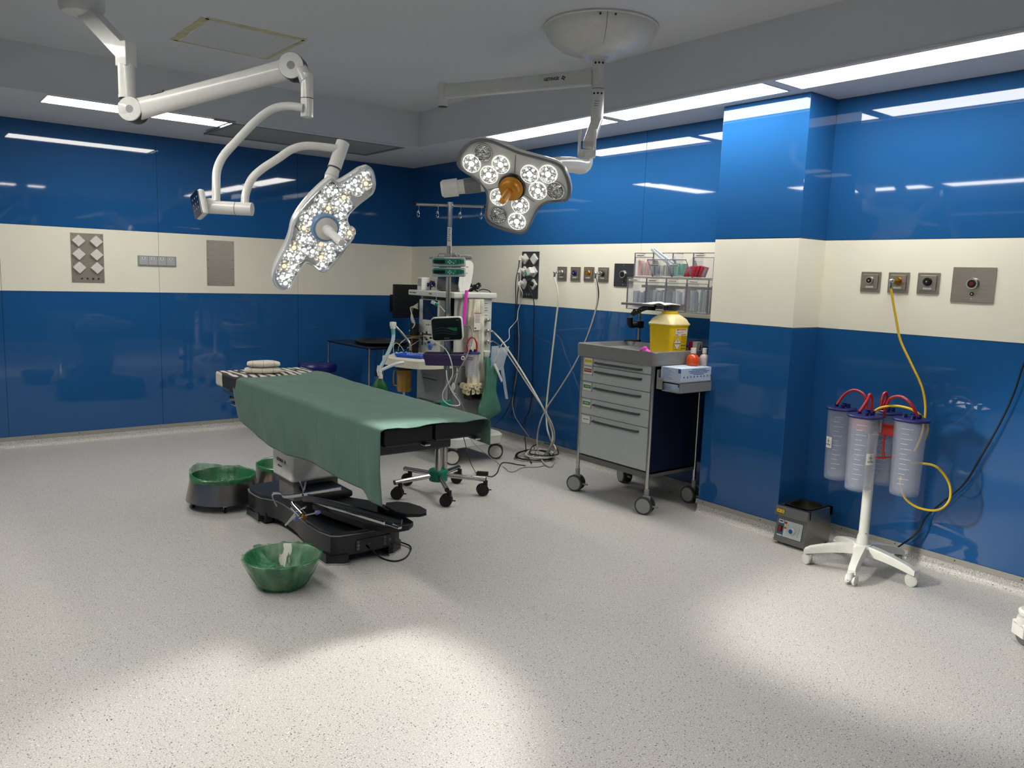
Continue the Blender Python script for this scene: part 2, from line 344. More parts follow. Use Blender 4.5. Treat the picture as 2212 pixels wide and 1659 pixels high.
# ------------------------------------------------------------------ wall fittings
STEELP = steel('brushed_plate', (168, 160, 148), .42)
STEELD = steel('dark_brushed_plate', (92, 94, 98), .45)
SOCK = mat('white_socket', (206, 204, 196), .45)
def wall_T(p, n): return facing(p, n)
def diamond(m, x, y, s, h, mi=0):
    T = Matrix.Translation((x, y, 0)) @ rotz(PI/4); m.box((-s, -s, 0), (s, s, h), bev=.004, T=T, mi=mi)
def socket_plate(p, n, w_, h_, plate, label, tilt=False, nscrew=True):
    T = wall_T(p, n); t = thing('socket_plate', label, 'socket plate', p); M = MB
    m = MB(); m.box((-w_/2, -h_/2, -.001), (w_/2, h_/2, .005), bev=.0015, T=T); out('plate', m, plate, t, True)
    for r in range(3):
        for cidx in range(2):
            m = MB(); x = (-.27+.54*cidx)*w_; y = h_*(.34-.27*r)
            T2 = T @ Matrix.Translation((x, y, .005)) @ rotz(PI/4)
            s = w_*.145
            if tilt:  # opened sprung lid standing off the plate
                m.box((-s, -s, 0), (s, s, .008), bev=.002, T=T2)
                m.box((-s, -s, .0), (s, s, .007), bev=.003, T=T2 @ Matrix.Translation((.0, .0, .012)) @ Matrix.Rotation(.0, 4, 'X'))
            else: m.box((-s, -s, 0), (s, s, .024), bev=.004, T=T2)
            out('socket_cover', m, SOCK, t, True)
    for k in range(4):
        m = MB(); x = (-.2+.17*k)*w_ if not tilt else (-.27+.15*k)*w_; y = -h_*.42
        m.cyl((x, y, .004), (x, y, .012), w_*.035, T=T, n=14); m.cyl((x, y, .012), (x, y, .0125), w_*.02, T=T, n=12, mi=1); out('earth_terminal', m, [CHR, BLACK], t, True)
    m = MB()
    for sx in (-1, 1):
        for y in (.46, .07, -.13, -.46): m.cyl((sx*w_*.44, y*h_, .004), (sx*w_*.44, y*h_, .0065), w_*.016, T=T, n=10)
    out('screws', m, STEELD, t, True); return t, T
socket_plate(Vector((-3.163, -.001, 1.573)), (0, -1, 0), .248, .411, STEELP, 'stainless plate with six white diamond socket covers on the left of the far wall')
t = thing('switch_strip', 'grey strip of four small data outlets over the panel joint on the far wall', 'socket strip', (-2.611, 0, 1.568))
T = wall_T((-2.611, -.001, 1.568), (0, -1, 0)); m = MB(); m.box((-.16, -.043, 0), (.16, .043, .012), bev=.002, T=T); out('frame', m, GREYP, t, True)
for k in range(4):
    m = MB(); x = -.1125+.075*k; m.box((x-.034, -.036, .012), (x+.034, .036, .016), bev=.002, T=T); m.box((x-.012, .012, .016), (x+.012, .03, .0166), T=T, mi=1); m.box((x-.01, -.015, .016), (x+.01, .004, .019), bev=.002, T=T, mi=0); m.box((x-.004, .016, .0166), (x+.004, .026, .017), T=T, mi=2)
    out('outlet', m, [mat('light_grey_plastic', (165, 166, 166), .45), PAPER, PRINT], t, True)
t = thing('blank_plate', 'plain stainless blanking plate on the far wall behind the left lamp', 'wall plate', (-2.055, 0, 1.568))
T = wall_T((-2.055, -.001, 1.568), (0, -1, 0)); m = MB(); m.box((-.125, -.207, 0), (.125, .207, .004), bev=.001, T=T); out('plate', m, STEELP, t, True)
m = MB()
for sx in (-1, 1):
    for y in (-.19, -.05, .03, .19): m.cyl((sx*.112, y, .004), (sx*.112, y, .006), .004, T=T, n=10)
out('screws', m, STEELD, t, True)
T6, TT6 = socket_plate(Vector((-.001, -2.037, 1.555)), (-1, 0, 0), .238, .411, STEELD, 'dark plate of six diamond sockets with plugs and cables on the right wall', tilt=True)
# plugs in the right-hand socket plate
def plug(x, y, mats, label, col):
    p = TT6 @ Vector((x, y, .02)); t = thing('power_plug', label, 'plug', p)
    T = TT6 @ Matrix.Translation((x, y, .024)) @ Matrix.Rotation(-.35, 4, 'X')
    m = MB(); m.cyl((0, 0, 0), (0, 0, .05), .021, r2=.017, T=T, n=16); m.box((-.012, -.035, .03), (.012, .0, .055), bev=.005, T=T); out('plug_body', m, mats, t, True); return T @ Vector((0, -.035, .045))
PL1 = plug(-.064, .14, SOCK, 'white plug in the top left socket of the dark plate', 0)
PL2 = plug(-.064, .03, SOCK, 'white plug in the middle left socket of the dark plate', 0)
PL4 = plug(-.064, -.08, SOCK, 'white plug in the bottom left socket of the dark plate', 0)
PL5 = plug(.064, -.08, BLACK, 'black plug in the bottom right socket of the dark plate', 0)
t = thing('power_plug', 'large white plug with a green side in the middle right socket of the dark plate', 'plug', TT6 @ Vector((.064, .03, .02)))
m = MB(); Tm = TT6 @ Matrix.Translation((.06, .03, .02)) @ Matrix.Rotation(.5, 4, 'Z'); m.box((-.03, -.03, 0), (.03, .03, .055), bev=.008, T=Tm); out('plug_body', m, SOCK, t, True)
m = MB(); m.box((-.040, -.03, .005), (-.030, .032, .06), bev=.004, T=Tm); out('green_side', m, TEAL, t, True)
# gas outlets
def outlet(p, ring, core, label, conn=None, gold=False):
    T = wall_T(p, (-1, 0, 0)); t = thing('gas_outlet', label, 'gas outlet', p, group=None)
    m = MB(); m.box((-.06, -.058, -.001), (.06, .058, .006), bev=.004, T=T); m.box((-.045, -.043, .006), (.045, .043, .014), bev=.004, T=T); out('plate', m, STEELP, t, True)
    m = MB(); m.cyl((0, .008, .013), (0, .008, .026), .024, r2=.021, T=T, n=24); out('ring', m, ring, t, True)
    m = MB(); m.cyl((0, .008, .026), (0, .008, .029), .015, T=T, n=20); m.cyl((0, .008, .029), (0, .008, .0295), .005, T=T, n=10, mi=1); out('valve', m, [core, CHR], t, True)
    m = MB(); m.box((-.022, -.034, .0141), (.022, -.024, .0148), T=T); out('name_label', m, PAPER, t, True)
    if conn:
        m = MB(); m.cyl((0, .008, .026), (0, .008, .05), .017, T=T, n=18, mi=1 if gold else 0); m.cyl((0, .008, .05), (0, .008, .085), .011, T=T, n=14); m.sph((0, .008, .085), .014, T=T); m.cyl((0, .008, .085), (0, -.03, .088), .009, T=T, n=12)
        out('connector', m, [CHR, GOLD], t, True)
    return T
GOLD = mat('brass', (196, 150, 62), .25, metal=1)
NAVY = mat('navy_plastic', (14, 24, 84), .4)
OUT1 = outlet(Vector((-.001, -2.466, 1.575)), CHR, CHR, 'steel gas outlet with a white hose plugged in, leftmost on the right wall', True)
outlet(Vector((-.001, -2.634, 1.575)), NAVY, NAVY, 'gas outlet with a dark blue ring on the right wall')
outlet(Vector((-.001, -2.795, 1.577)), GOLD, GOLD, 'gas outlet with an empty brass ring on the right wall')
OUT4 = outlet(Vector((-.001, -2.961, 1.576)), BLACK, BLACK, 'gas outlet with a black ring and plugged hose, beside the cart bins', True)
outlet(Vector((-.001, -5.168, 1.578)), CHR, BLACK, 'gas outlet with a chrome ring, leftmost of three beside the pillar')
OUT6 = outlet(Vector((-.001, -5.331, 1.578)), GOLD, GOLD, 'brass gas outlet with the yellow hose connected', True, True)
outlet(Vector((-.001, -5.496, 1.579)), BLACK, BLACK, 'gas outlet with a plain black ring, rightmost of three beside the pillar')
def button_plate(p, w_, h_, plate, label, red):
    T = wall_T(p, (-1, 0, 0)); t = thing('button_plate', label, 'wall button', p)
    m = MB(); m.box((-w_/2, -h_/2, -.001), (w_/2, h_/2, .006), bev=.003, T=T); out('plate', m, plate, t, True)
    m = MB(); m.cyl((0, .005, .006), (0, .005, .022), .033, r2=.028, T=T, n=28); out('bezel', m, CHR, t, True)
    m = MB(); m.cyl((0, .005, .022), (0, .005, .026), .021, T=T, n=24); m.cyl((0, .005, .026), (0, .005, .028), .010, T=T, n=16, mi=1); out('push_button', m, [BLACK, red], t, True)
    m = MB(); m.cyl((0, -.048, .006), (0, -.048, .010), .010, T=T, n=14); m.cyl((0, -.048, .010), (0, -.048, .011), .004, T=T, n=10, mi=1); m.cyl((0, .075, .006), (0, .075, .008), .004, T=T, n=10, mi=1); m.cyl((0, -.072, .006), (0, -.072, .008), .004, T=T, n=10, mi=1); out('keyhole', m, [BLACK, CHR], t, True)
button_plate(Vector((-.001, -3.185, 1.577)), .205, .178, STEELD, 'dark square button plate half hidden by the clear bins', BLACK)
button_plate(Vector((-.001, -5.727, 1.577)), .215, .185, STEELP, 'square stainless plate with a round alarm button, far right of the wall', mat('dark_red_button', (92, 22, 26), .4))
# ------------------------------------------------------------------ surgical lamps
def emit(name, rgb, es, base=(230, 230, 225)):
    m = bpy.data.materials.new(name); m.use_nodes = True; b = m.node_tree.nodes['Principled BSDF']; b.inputs['Base Color'].default_value = (*lin(base), 1)
    b.inputs['Emission Color'].default_value = (*lin(rgb), 1); b.inputs['Emission Strength'].default_value = es; b.inputs['Roughness'].default_value = .3; return m
LED = emit('lit_led', (255, 250, 238), 2.5); LEDW = emit('lit_led_warm', (255, 220, 165), .9); LEDS = emit('lit_small_led', (246, 250, 250), 1.3)
GLOW = emit('lit_reflector', (255, 252, 244), .9)
def facet(name, es=0, rgb=(240, 244, 244)):
    m = bpy.data.materials.new(name); m.use_nodes = True; N = m.node_tree.nodes; L = m.node_tree.links; b = N['Principled BSDF']
    b.inputs['Base Color'].default_value = (*lin((205, 206, 202)), 1); b.inputs['Metallic'].default_value = .85; b.inputs['Roughness'].default_value = .16
    tc = N.new('ShaderNodeTexCoord'); v = N.new('ShaderNodeTexVoronoi'); v.inputs['Scale'].default_value = 85; L.new(tc.outputs['Object'], v.inputs[0])
    bu = N.new('ShaderNodeBump'); bu.inputs['Strength'].default_value = .9; bu.inputs['Distance'].default_value = .006; L.new(v.outputs['Distance'], bu.inputs['Height']); L.new(bu.outputs[0], b.inputs['Normal'])
    if es:
        r = N.new('ShaderNodeValToRGB'); r.color_ramp.elements[0].position = .1; r.color_ramp.elements[1].position = .42; r.color_ramp.elements[0].color = (1, 1, .97, 1); r.color_ramp.elements[1].color = (.12, .125, .125, 1)
        L.new(v.outputs['Distance'], r.inputs[0]); L.new(r.outputs[0], b.inputs['Emission Color']); b.inputs['Emission Strength'].default_value = es
    return m
REFL_ON = facet('lit_faceted_reflector', .55); REFL_SOFT = facet('lit_small_reflector', .6); REFL_OFF = facet('unlit_faceted_reflector')
HOUS = mat('lamp_housing_grey', (212, 212, 208), .35, coat=.3); RIMG = mat('lamp_rim_grey', (110, 112, 114), .4)
GLASS = mat('lamp_cover_clear', (245, 248, 250), .04, trans=1.0, ior=1.12, var=0)
GOLDH = mat('ochre_handle', (214, 142, 34), .34, metal=.3, coat=.3)
def offset_poly(pts, k):
    c = Vector((sum(p[0] for p in pts)/len(pts), sum(p[1] for p in pts)/len(pts))); return [tuple(c+(Vector(p)-c)*k) for p in pts]
def smooth_poly(pts, it=2):
    for _ in range(it):
        q = []
        for i in range(len(pts)):
            a = Vector(pts[i]); b = Vector(pts[(i+1) % len(pts)]); q += [tuple(a*.75+b*.25), tuple(a*.25+b*.75)]
        pts = q
    return pts
def loft(m, loops, mi=0, capa=True, capb=True):
    n = len(loops[0]); vs = [p for l in loops for p in l]; fs = []
    for j in range(len(loops)-1):
        for i in range(n): k = (i+1) % n; fs.append((j*n+i, j*n+k, (j+1)*n+k, (j+1)*n+i))
    def cap(b, l):
        return [tuple(b+i for i in t) for t in tessellate_polygon([[Vector(p) for p in l]])]
    if capa: fs += cap(0, loops[0])
    if capb: fs += cap((len(loops)-1)*n, loops[-1])
    return fs, vs
def head(name, label, o, n, outline, cup_px, cup_r, lit, handle_mat, hlen, depth, root, led_all=False):
    """o = centre of the lit face, n = the way it faces. outline and cups: where they stand in the photograph, measured on the plane of the face."""
    T = frame(o, n, Vector((0, 0, 1))); Ti = T.inverted()
    P = [(Ti @ onplane(px, py, o, Vector(n).normalized())) for px, py in outline]; P = smooth_poly([(p.x, p.y) for p in P], 2)
    m = MB()
    loops = [[(x, y, z) for x, y in offset_poly(P, k)] for z, k in ((-depth*1.25, .55), (-depth*1.1, .84), (-depth*.75, .97), (-depth*.3, 1.03), (-.006, 1.03), (.0, 1.005))]
    fs, vs = loft(m, loops, capb=False); m.add(vs, fs, T); out('shell', m, WHITE, root, True, ang=50)
    m = MB(); fs, vs = loft(m, [[(x, y, -.004) for x, y in offset_poly(P, 1.0)], [(x, y, -.016) for x, y in offset_poly(P, .99)]]); m.add(vs, fs, T); out('face_plate', m, HOUS, root, True)
    m = MB(); loops = [[(x, y, z) for x, y in offset_poly(P, k)] for z, k in ((.001, 1.035), (.010, 1.03), (.014, 1.005), (.010, .975), (.001, .97))]
    fs, vs = loft(m, loops, capa=False, capb=False); m.add(vs, fs, T); out('rim', m, RIMG if not led_all else mat('clear_rim', (190, 196, 200), .1, coat=.6, metal=.3), root, True)
    cups = [Ti @ onplane(px, py, o, Vector(n).normalized()) for px, py in cup_px]
    for i, c in enumerate(cups):
        on = lit[i]; Tc = T @ Matrix.Translation((c.x, c.y, 0)); m = MB()
        pr = [(cup_r, .0), (cup_r*.97, .003), (cup_r*.8, -.004), (cup_r*.5, -.0), (cup_r*.3, .004)]
        m.lathe(pr, Tc, n=24, mi=0); (m.lathe([(cup_r*1.05, .0), (cup_r*1.03, .004), (cup_r*.97, .004), (cup_r*.97, .0)], Tc, n=24, mi=2) if not led_all else None)
        m.sph((0, 0, .004), cup_r*.32, n=12, sc=(1, 1, .6), T=Tc, mi=1)
        for q in range(5):
            a = q*2*PI/5+i; m.sph((cup_r*.62*math.cos(a), cup_r*.62*math.sin(a), .002), cup_r*.13, n=8, sc=(1, 1, .6), T=Tc, mi=1 if on else 0)
        warm = led_all and i % 4 == 2
        out('led_lens', m, [(REFL_SOFT if led_all else REFL_ON) if on else REFL_OFF, (LEDW if warm else (LEDS if led_all else LED)) if on else CHR, GLOW if on else CHR], root, True)
    return T
# --- centre lamp -----------------------------------------------------------
DM = Vector((-1.272, -4.135, ZC))
L1 = thing('surgical_lamp', 'centre ceiling surgical lamp with three-lobed lit head and ochre handle', 'surgical lamp', DM)
m = MB(); m.lathe([(.0, 0), (.318, -.0), (.322, -.010), (.312, -.014), (.310, -.035), (.288, -.075), (.235, -.115), (.165, -.136), (.12, -.142), (.108, -.15), (.085, -.166), (.0, -.167)], Matrix.Translation(DM), n=48); out('ceiling_dome', m, WHITE, L1, True, ang=30)
m = MB(); pr = [(.3145, -.014), (.3125, -.035), (.2905, -.075), (.2375, -.115), (.165, -.1385)]
ad = math.atan2(CAM.y-DM.y, CAM.x-DM.x)+.1
vs = []
for r, z in pr: vs += [(r*math.cos(ad-.004), r*math.sin(ad-.004), z), (r*math.cos(ad+.004), r*math.sin(ad+.004), z)]
m.add(vs, [(2*i, 2*i+2, 2*i+3, 2*i+1) for i in range(len(pr)-1)], Matrix.Translation(DM))
for da in (-.12, .14): m.cyl(DM+Vector((.31*math.cos(ad+da), .31*math.sin(ad+da), -.025)), DM+Vector((.316*math.cos(ad+da), .316*math.sin(ad+da), -.025)), .006, n=10)
out('dome_seam', m, SEAM, L1, True)
m = MB(); m.cyl(DM+Vector((0, 0, -.16)), DM+Vector((0, 0, -.18)), .058, r2=.05, n=28); m.cyl(DM+Vector((0, 0, -.18)), DM+Vector((0, 0, -.335)), .036, n=28); out('upper_tube', m, WHITE, L1, True)
m = MB(); m.cyl(DM+Vector((0, 0, -.338)), DM+Vector((0, 0, -.51)), .036, n=28); m.cyl(DM+Vector((0, 0, -.334)), DM+Vector((0, 0, -.340)), .0345, n=28, mi=1)
dv = (CAM-DM); dv.z = 0; dv.normalize(); sd = Vector((dv.y, -dv.x, 0))
for z in (-.20, -.365):
    for a in (-.6, 0, .6):
        q = dv*math.cos(a)+sd*math.sin(a); m.cyl(DM+q*.034+Vector((0, 0, z)), DM+q*.0385+Vector((0, 0, z)), .006, n=10, mi=1)
out('lower_tube', m, [WHITE, BLACK], L1, True)
m = MB()
for k in range(3): m.box(Vector((0, -.018, -.41-.012*k)), Vector((.001, .012-.004*k, -.408-.012*k)), T=Matrix.Translation(DM+dv*.0358) @ rotz(math.atan2(dv.y, dv.x)))
out('tube_lettering', m, PRINT, L1, True)
# unused horizontal arm
AE = onz(957, 200, 2.672); AS = Vector((DM.x, DM.y, 2.672)); ah = AE-AS; ah.z = 0; aL = ah.length; ah.normalize()
Ta = Matrix((ah, Vector((-ah.y, ah.x, 0)), Vector((0, 0, 1)))).transposed().to_4x4(); Ta.translation = AS
m = MB(); m.box((.03, -.026, -.042), (aL-.02, .026, .048), bev=.018, T=Ta); m.cyl(AE+Vector((0, 0, -.085)), AE+Vector((0, 0, .055)), .034, n=24); m.cyl(AE+Vector((0, 0, -.0855)), AE+Vector((0, 0, -.086)), .029, n=20, mi=1); m.cyl((aL+.034, 0, -.045), (aL+.0345, 0, -.045), .007, T=Ta, mi=1, n=10)
for i in range(len(m.v)): pass
out('spare_arm', m, [WHITE, BLACK], L1, True)
sn = 1 if (Ta.to_3x3() @ Vector((0, 1, 0))).dot(CAM-AS) > 0 else -1
FT = facing(Ta @ Vector((aL*.27, sn*.0268, .01)), Ta.to_3x3() @ Vector((0, sn, 0)))
text('brand_lettering', 'GETINGE', .024, FT, PRINT, L1, bold=.0006)
m = MB()
for k in range(4):
    a = k*PI/2+.3; m.sph((.078+.008*math.cos(a), .008*math.sin(a), 0), .005, n=8, sc=(1, 1, .15), T=FT)
out('brand_emblem', m, PRINT, L1, True)
# knuckle, spring arm and yoke down to the head
J0 = DM+Vector((0, 0, -.51)); J1 = ond(1269, 318, 4.30)
hC = ond(1107, 403, 4.05)
m = MB(); dj = (J1-J0).normalized(); m.box((-.030, -.022, -.04), (.030, .022, (J1-J0).length-.02), bev=.008, T=frame(J0, dj, sd)); out('knuckle', m, WHITE, L1, True)
m = MB(); Tk = Matrix.Translation(J1) @ rotz(math.atan2(dv.y, dv.x)); m.box((-.02, -.052, -.05), (.035, -.036, .09), bev=.006, T=Tk); m.box((-.02, .030, -.05), (.035, .046, .09), bev=.006, T=Tk); m.box((-.02, -.05, -.055), (.035, .046, -.015), bev=.006, T=Tk); out('fork', m, WHITE, L1, True)
E0 = J1+Vector((0, 0, -.075)); E1 = ond(1205, 356, 4.08)
m = MB(); m.tube([E0+Vector((0, 0, .045)), E0+Vector((0, 0, -.01)), E0*.85+E1*.15+Vector((0, 0, -.025)), E0*.5+E1*.5+Vector((0, 0, -.01)), E1, E1+(E1-E0)*.35], .042, n=16, flat=.75); out('yoke_arm', m, WHITE, L1, True)
nC = Vector((-.71, -.49, -.49)).normalized()
oc = [(285,1030),(275,1085),(300,1125),(370,1165),(430,1210),(465,1262),(474,1315),(464,1380),(458,1440),(484,1478),(560,1512),(650,1537),(712,1542),(742,1512),(772,1440),(803,1380),(852,1340),(920,1334),(985,1332),(1012,1300),(1014,1240),(1000,1180),(970,1110),(920,1080),(860,1062),(760,1035),(670,1010),(590,975),(500,935),(420,925),(360,945),(320,980)]
oc = [(900+x/3.071, y/3.071) for x, y in oc]
cp = [(900+x/3.071, y/3.071) for x, y in [(365,1085),(558,1092),(480,1160),(750,1155),(872,1155),(805,1265),(545,1308),(688,1360),(665,1468),(440,1012),(920,1265),(540,1425)]]
TH = head('head', '', hC, nC, oc, cp, .046, [1]*9+[0]*3, GOLDH, .15, .075, L1)
m = MB(); m.lathe([(0, .0), (.070, .0), (.072, .012), (.068, .02), (.0, .02)], TH @ Matrix.Translation((0, 0, .0)), n=32); out('handle_mount', m, BLACK, L1, True)
m = MB(); m.lathe([(0, .02), (.062, .02), (.062, .034), (.050, .040), (.046, .055), (.026, .066), (.0, .066)], TH, n=32)
m.lathe([(.024, .06), (.0185, .075), (.0185, .17), (.016, .178), (0, .179)], TH, n=24, wob=lambda r, z, a, i: (r*(1+.06*math.cos(8*a)), z)); out('handle', m, GOLDH, L1, True)
m = MB()
for (a_, b_) in (((655, 1030), (650, 1150)), ((475, 1262), (560, 1240)), ((705, 1290), (780, 1340))):
    p = [TH.inverted() @ onplane(900+q[0]/3.071, q[1]/3.071, hC, nC) for q in (a_, b_)]; d = p[1]-p[0]; nn = Vector((-d.y, d.x, 0)).normalized()*.0015
    vs = [p[0]+nn, p[0]-nn, p[1]-nn, p[1]+nn]; m.add([(v.x, v.y, -.003) for v in vs]+[(v.x, v.y, -.0045) for v in vs], [(0, 1, 2, 3), (4, 7, 6, 5), (0, 4, 5, 1), (2, 6, 7, 3)], TH)
out('face_seam', m, SEAM, L1, True)
# side grip behind the head
g0 = ond(1040, 398, 4.12); g1 = ond(958, 408, 4.12); gd = (g1-g0).normalized()
m = MB(); m.cyl(g0-gd*.1, g1-gd*.02, .040, r2=.036, n=24); m.cyl(g0+(g1-g0)*.03, g0+(g1-g0)*.45, .0415, r2=.040, n=24, mi=1); m.cyl(g1-gd*.075, g1, .046, r2=.045, n=24); m.cyl(g1, g1+gd*.012, .045, r2=.036, n=24); out('side_grip', m, [WHITE, RIMG], L1, True)
def spot(name, loc, aim, watts, ang, blend, size, parent, col=(1, .965, .9)):
    ld = bpy.data.lights.new(name, 'SPOT'); ld.energy = watts; ld.spot_size = math.radians(ang); ld.spot_blend = blend; ld.shadow_soft_size = size; ld.color = col
    o = bpy.data.objects.new(name, ld); C.objects.link(o); o.parent = parent; Mi = PM[parent.name].inverted()
    d = (Vector(aim)-Vector(loc)).normalized(); Tw = frame(loc, -d); o.matrix_local = Mi @ Tw; return o
spot('lamp_beam', hC+nC*.20, (-3.50, -5.20, 0), HEAD_A_W, 42, .55, .10, L1)
# --- left lamp ---------------------------------------------------------------
K0 = ond(176, 8, 3.62); KT = Vector((K0.x, K0.y, ZC))
L2 = thing('surgical_lamp', 'left surgical lamp on a long folded arm, head lit and tilted towards the door', 'surgical lamp', KT)
m = MB(); m.cyl(KT, Vector((K0.x, K0.y, K0.z+.03)), .055, n=28); out('ceiling_tube', m, WHITE, L2, True)
m = MB(); m.lathe([(0, .07), (.07, .07), (.094, .05), (.096, .02), (.096, -.02), (.085, -.045), (.05, -.06), (0, -.062)], Matrix.Translation(K0), n=36); out('swivel_cap', m, WHITE, L2, True)
K1 = ond(271, 118, 3.60); K1b = ond(275, 212, 3.58)
ha = Vector((K1b.x-K0.x, K1b.y-K0.y, 0)).normalized(); hs = Vector((-ha.y, ha.x, 0)); KE = Vector((K1b.x, K1b.y, ond(272, 118, 3.58).z)); m = MB(); A0 = K0+Vector((0, 0, -.02)); vs = []
for p, dz0, dz1 in ((A0, -.035, .05), (KE, -.045, .045)):
    for sgn in (-1, 1): vs += [p+hs*(.031*sgn)+Vector((0, 0, dz0)), p+hs*(.031*sgn)+Vector((0, 0, dz1))]
m.add(vs, [(0, 1, 3, 2), (4, 6, 7, 5), (0, 4, 5, 1), (2, 3, 7, 6), (1, 5, 7, 3), (0, 2, 6, 4)]); TKE = Matrix((ha, hs, Vector((0, 0, 1)))).transposed().to_4x4(); TKE.translation = KE
m.box((-.032, -.0315, -.06), (.032, .0315, .046), bev=.004, T=TKE); out('upper_arm', m, WHITE, L2, True, ang=25)
m = MB(); zt, zb = KE.z-.05, K1b.z; m.cyl((K1b.x, K1b.y, zt), (K1b.x, K1b.y, zb), .0355, n=28); m.cyl((K1b.x, K1b.y, zb+.012), (K1b.x, K1b.y, zb-.002), .037, n=28); m.cyl((K1b.x, K1b.y, zb-.002), (K1b.x, K1b.y, zb-.005), .033, n=28, mi=1); out('drop_tube', m, [WHITE, BLACK], L2, True)
Q0 = ond(289, 239, 3.55); Q1 = ond(634, 146, 3.40); vn = -FWD.copy(); vn.z = 0; vn.normalize()
m = MB(); m.box((-.058, -.034, -.05), (.0, .034, .045), bev=.02, T=facing(Q0, vn)); out('elbow_block', m, WHITE, L2, True)
def disc(c, r, h, nm):
    m = MB(); m.cyl(c-vn*h, c+vn*h, r, n=32); m.cyl(c+vn*h, c+vn*(h+.002), r*.96, n=32); m.cyl(c+vn*(h+.0021), c+vn*(h+.003), r*.32, n=20, mi=1); m.cyl(c-vn*(h*.9), c+vn*(h*.9), r*1.03, n=32, mi=2); out(nm, m, [WHITE, GREYP, DGREY], L2, True)
disc(Q0, .052, .040, 'pivot_disc'); disc(Q1, .053, .040, 'pivot_disc')
m = MB(); aq = (Q1-Q0); Lq = aq.length; Tq = frame(Q0, aq, vn)
secs = []
for i in range(13):
    t_ = i/12; hw = .036+.006*math.sin(t_*PI)+.012*(1-t_)**4+.012*t_**6; secs.append([(.034*math.cos(a)*(1 if abs(math.cos(a)) < .9 else .95), hw*math.sin(a), Lq*t_) for a in [k*2*PI/20 for k in range(20)]])
fs, vs = loft(m, secs); m.add(vs, fs, Tq); m.box((-.02, -.048, Lq*.14), (.02, -.036, Lq*.22), bev=.003, T=Tq, mi=1); out('spring_arm', m, [WHITE, DGREY], L2, True, ang=60)
R0 = ond(663, 165, 3.38); R1 = ond(664, 249, 3.36); R1.x, R1.y = R0.x, R0.y
m = MB(); m.tube([Q1, Q1*.4+R0*.6+Vector((0, 0, .01)), Vector((R0.x, R0.y, R0.z-.02))], .030, n=16); m.cyl((R0.x, R0.y, R0.z+.01), (R0.x, R0.y, R1.z), .0265, n=24); m.cyl((R0.x, R0.y, R1.z+.075), (R0.x, R0.y, R1.z+.078), .0275, n=24, mi=1); m.box((-.02, -.02, -.06), (.02, .02, -.04), bev=.003, T=Matrix.Translation(Q1+RGT*.025), mi=1); out('end_tube', m, [WHITE, DGREY], L2, True)
def dpts(l): return [ond(*p) for p in l]
m = MB(); m.tube(dpts([(655, 233, 3.37), (622, 229, 3.37), (588, 236, 3.36), (552, 262, 3.34), (510, 306, 3.31), (482, 338, 3.29), (469, 368, 3.27), (467, 400, 3.25), (467, 436, 3.24)]), .0168, n=16); out('curved_arm', m, WHITE, L2, True)
c0 = ond(446, 447, 3.24); c1 = ond(545, 452, 3.24); cdv = (c1-c0).normalized()
m = MB(); m.cyl(c0, c1, .0265, n=28); m.cyl(c0+(c1-c0)*.64, c0+(c1-c0)*.65, .0272, n=28, mi=1); m.tube([c0-cdv*.03, c0], .022, n=16); out('cross_tube', m, [WHITE, DGREY], L2, True)
m = MB(); m.tube(dpts([(529, 442, 3.24), (531, 418, 3.25), (543, 388, 3.27), (565, 366, 3.28), (600, 343, 3.30), (630, 323, 3.32), (660, 315, 3.34), (695, 317, 3.36), (728, 321, 3.38)]), .0165, n=16); out('curved_arm', m, WHITE, L2, True)
y0 = ond(741, 308, 3.40); y1 = ond(722, 364, 3.38); yd = (y1-y0).normalized()
hL = ond(700, 490, 3.36); nL = Vector((-.07, -.94, -.33)).normalized()
m = MB(); m.cyl(y0, y1, .0285, n=28); m.cyl(y0+(y1-y0)*.985, y1+yd*.003, .0295, n=28, mi=1); m.cyl(y1, y1+yd*.04, .024, r2=.03, n=24); m.cyl(y1+yd*.03-vn*.0, y1+yd*.03+(hL-y1).normalized()*.10-nL*.02, .028, n=20); out('yoke', m, [WHITE, DGREY], L2, True)
# tablet-like control panel
tb = ond(424, 442, 3.20); tn = (-FWD*.62-RGT*.75-UPV*.15).normalized(); TT = facing(tb, tn, UPV*.97-RGT*.22)
m = MB(); m.box((-.048, -.052, -.030), (.048, .052, .0), bev=.012, T=TT); m.cyl((.0, 0, -.03), (0, 0, -.075), .024, n=20, T=TT); out('control_panel', m, WHITE, L2, True)
m = MB(); m.box((-.045, -.049, .0), (.045, .049, .002), bev=.002, T=TT); out('control_screen', m, mat('navy_touch_glass', (14, 26, 48), .12, coat=.4), L2, True)
m = MB()
for r_ in range(3):
    for k in range(3): m.cyl((-.025+.025*k, .025-.022*r_, .002), (-.025+.025*k, .025-.022*r_, .0024), .004, n=10, T=TT)
for k in range(3): m.box((-.026+.025*k, -.04, .002), (-.024+.025*k, -.028, .0024), T=TT)
out('screen_icons', m, mat('grey_blue_print', (96, 116, 150), .5), L2, True)
ol = [(1310,752),(1400,700),(1480,650),(1545,603),(1585,630),(1606,690),(1612,760),(1600,815),(1560,850),(1500,893),(1440,945),(1395,995),(1388,1040),(1412,1090),(1447,1155),(1428,1195),(1380,1255),(1300,1360),(1240,1430),(1187,1456),(1140,1420),(1070,1372),(1030,1392),(1000,1440),(962,1510),(925,1570),(875,1592),(825,1568),(797,1510),(808,1440),(850,1350),(905,1250),(940,1160),(955,1065),(1000,980),(1060,900),(1130,820),(1200,752),(1262,703),(1290,725)]
ol = [(380+x/3.77, 200+y/3.77) for x, y in ol]
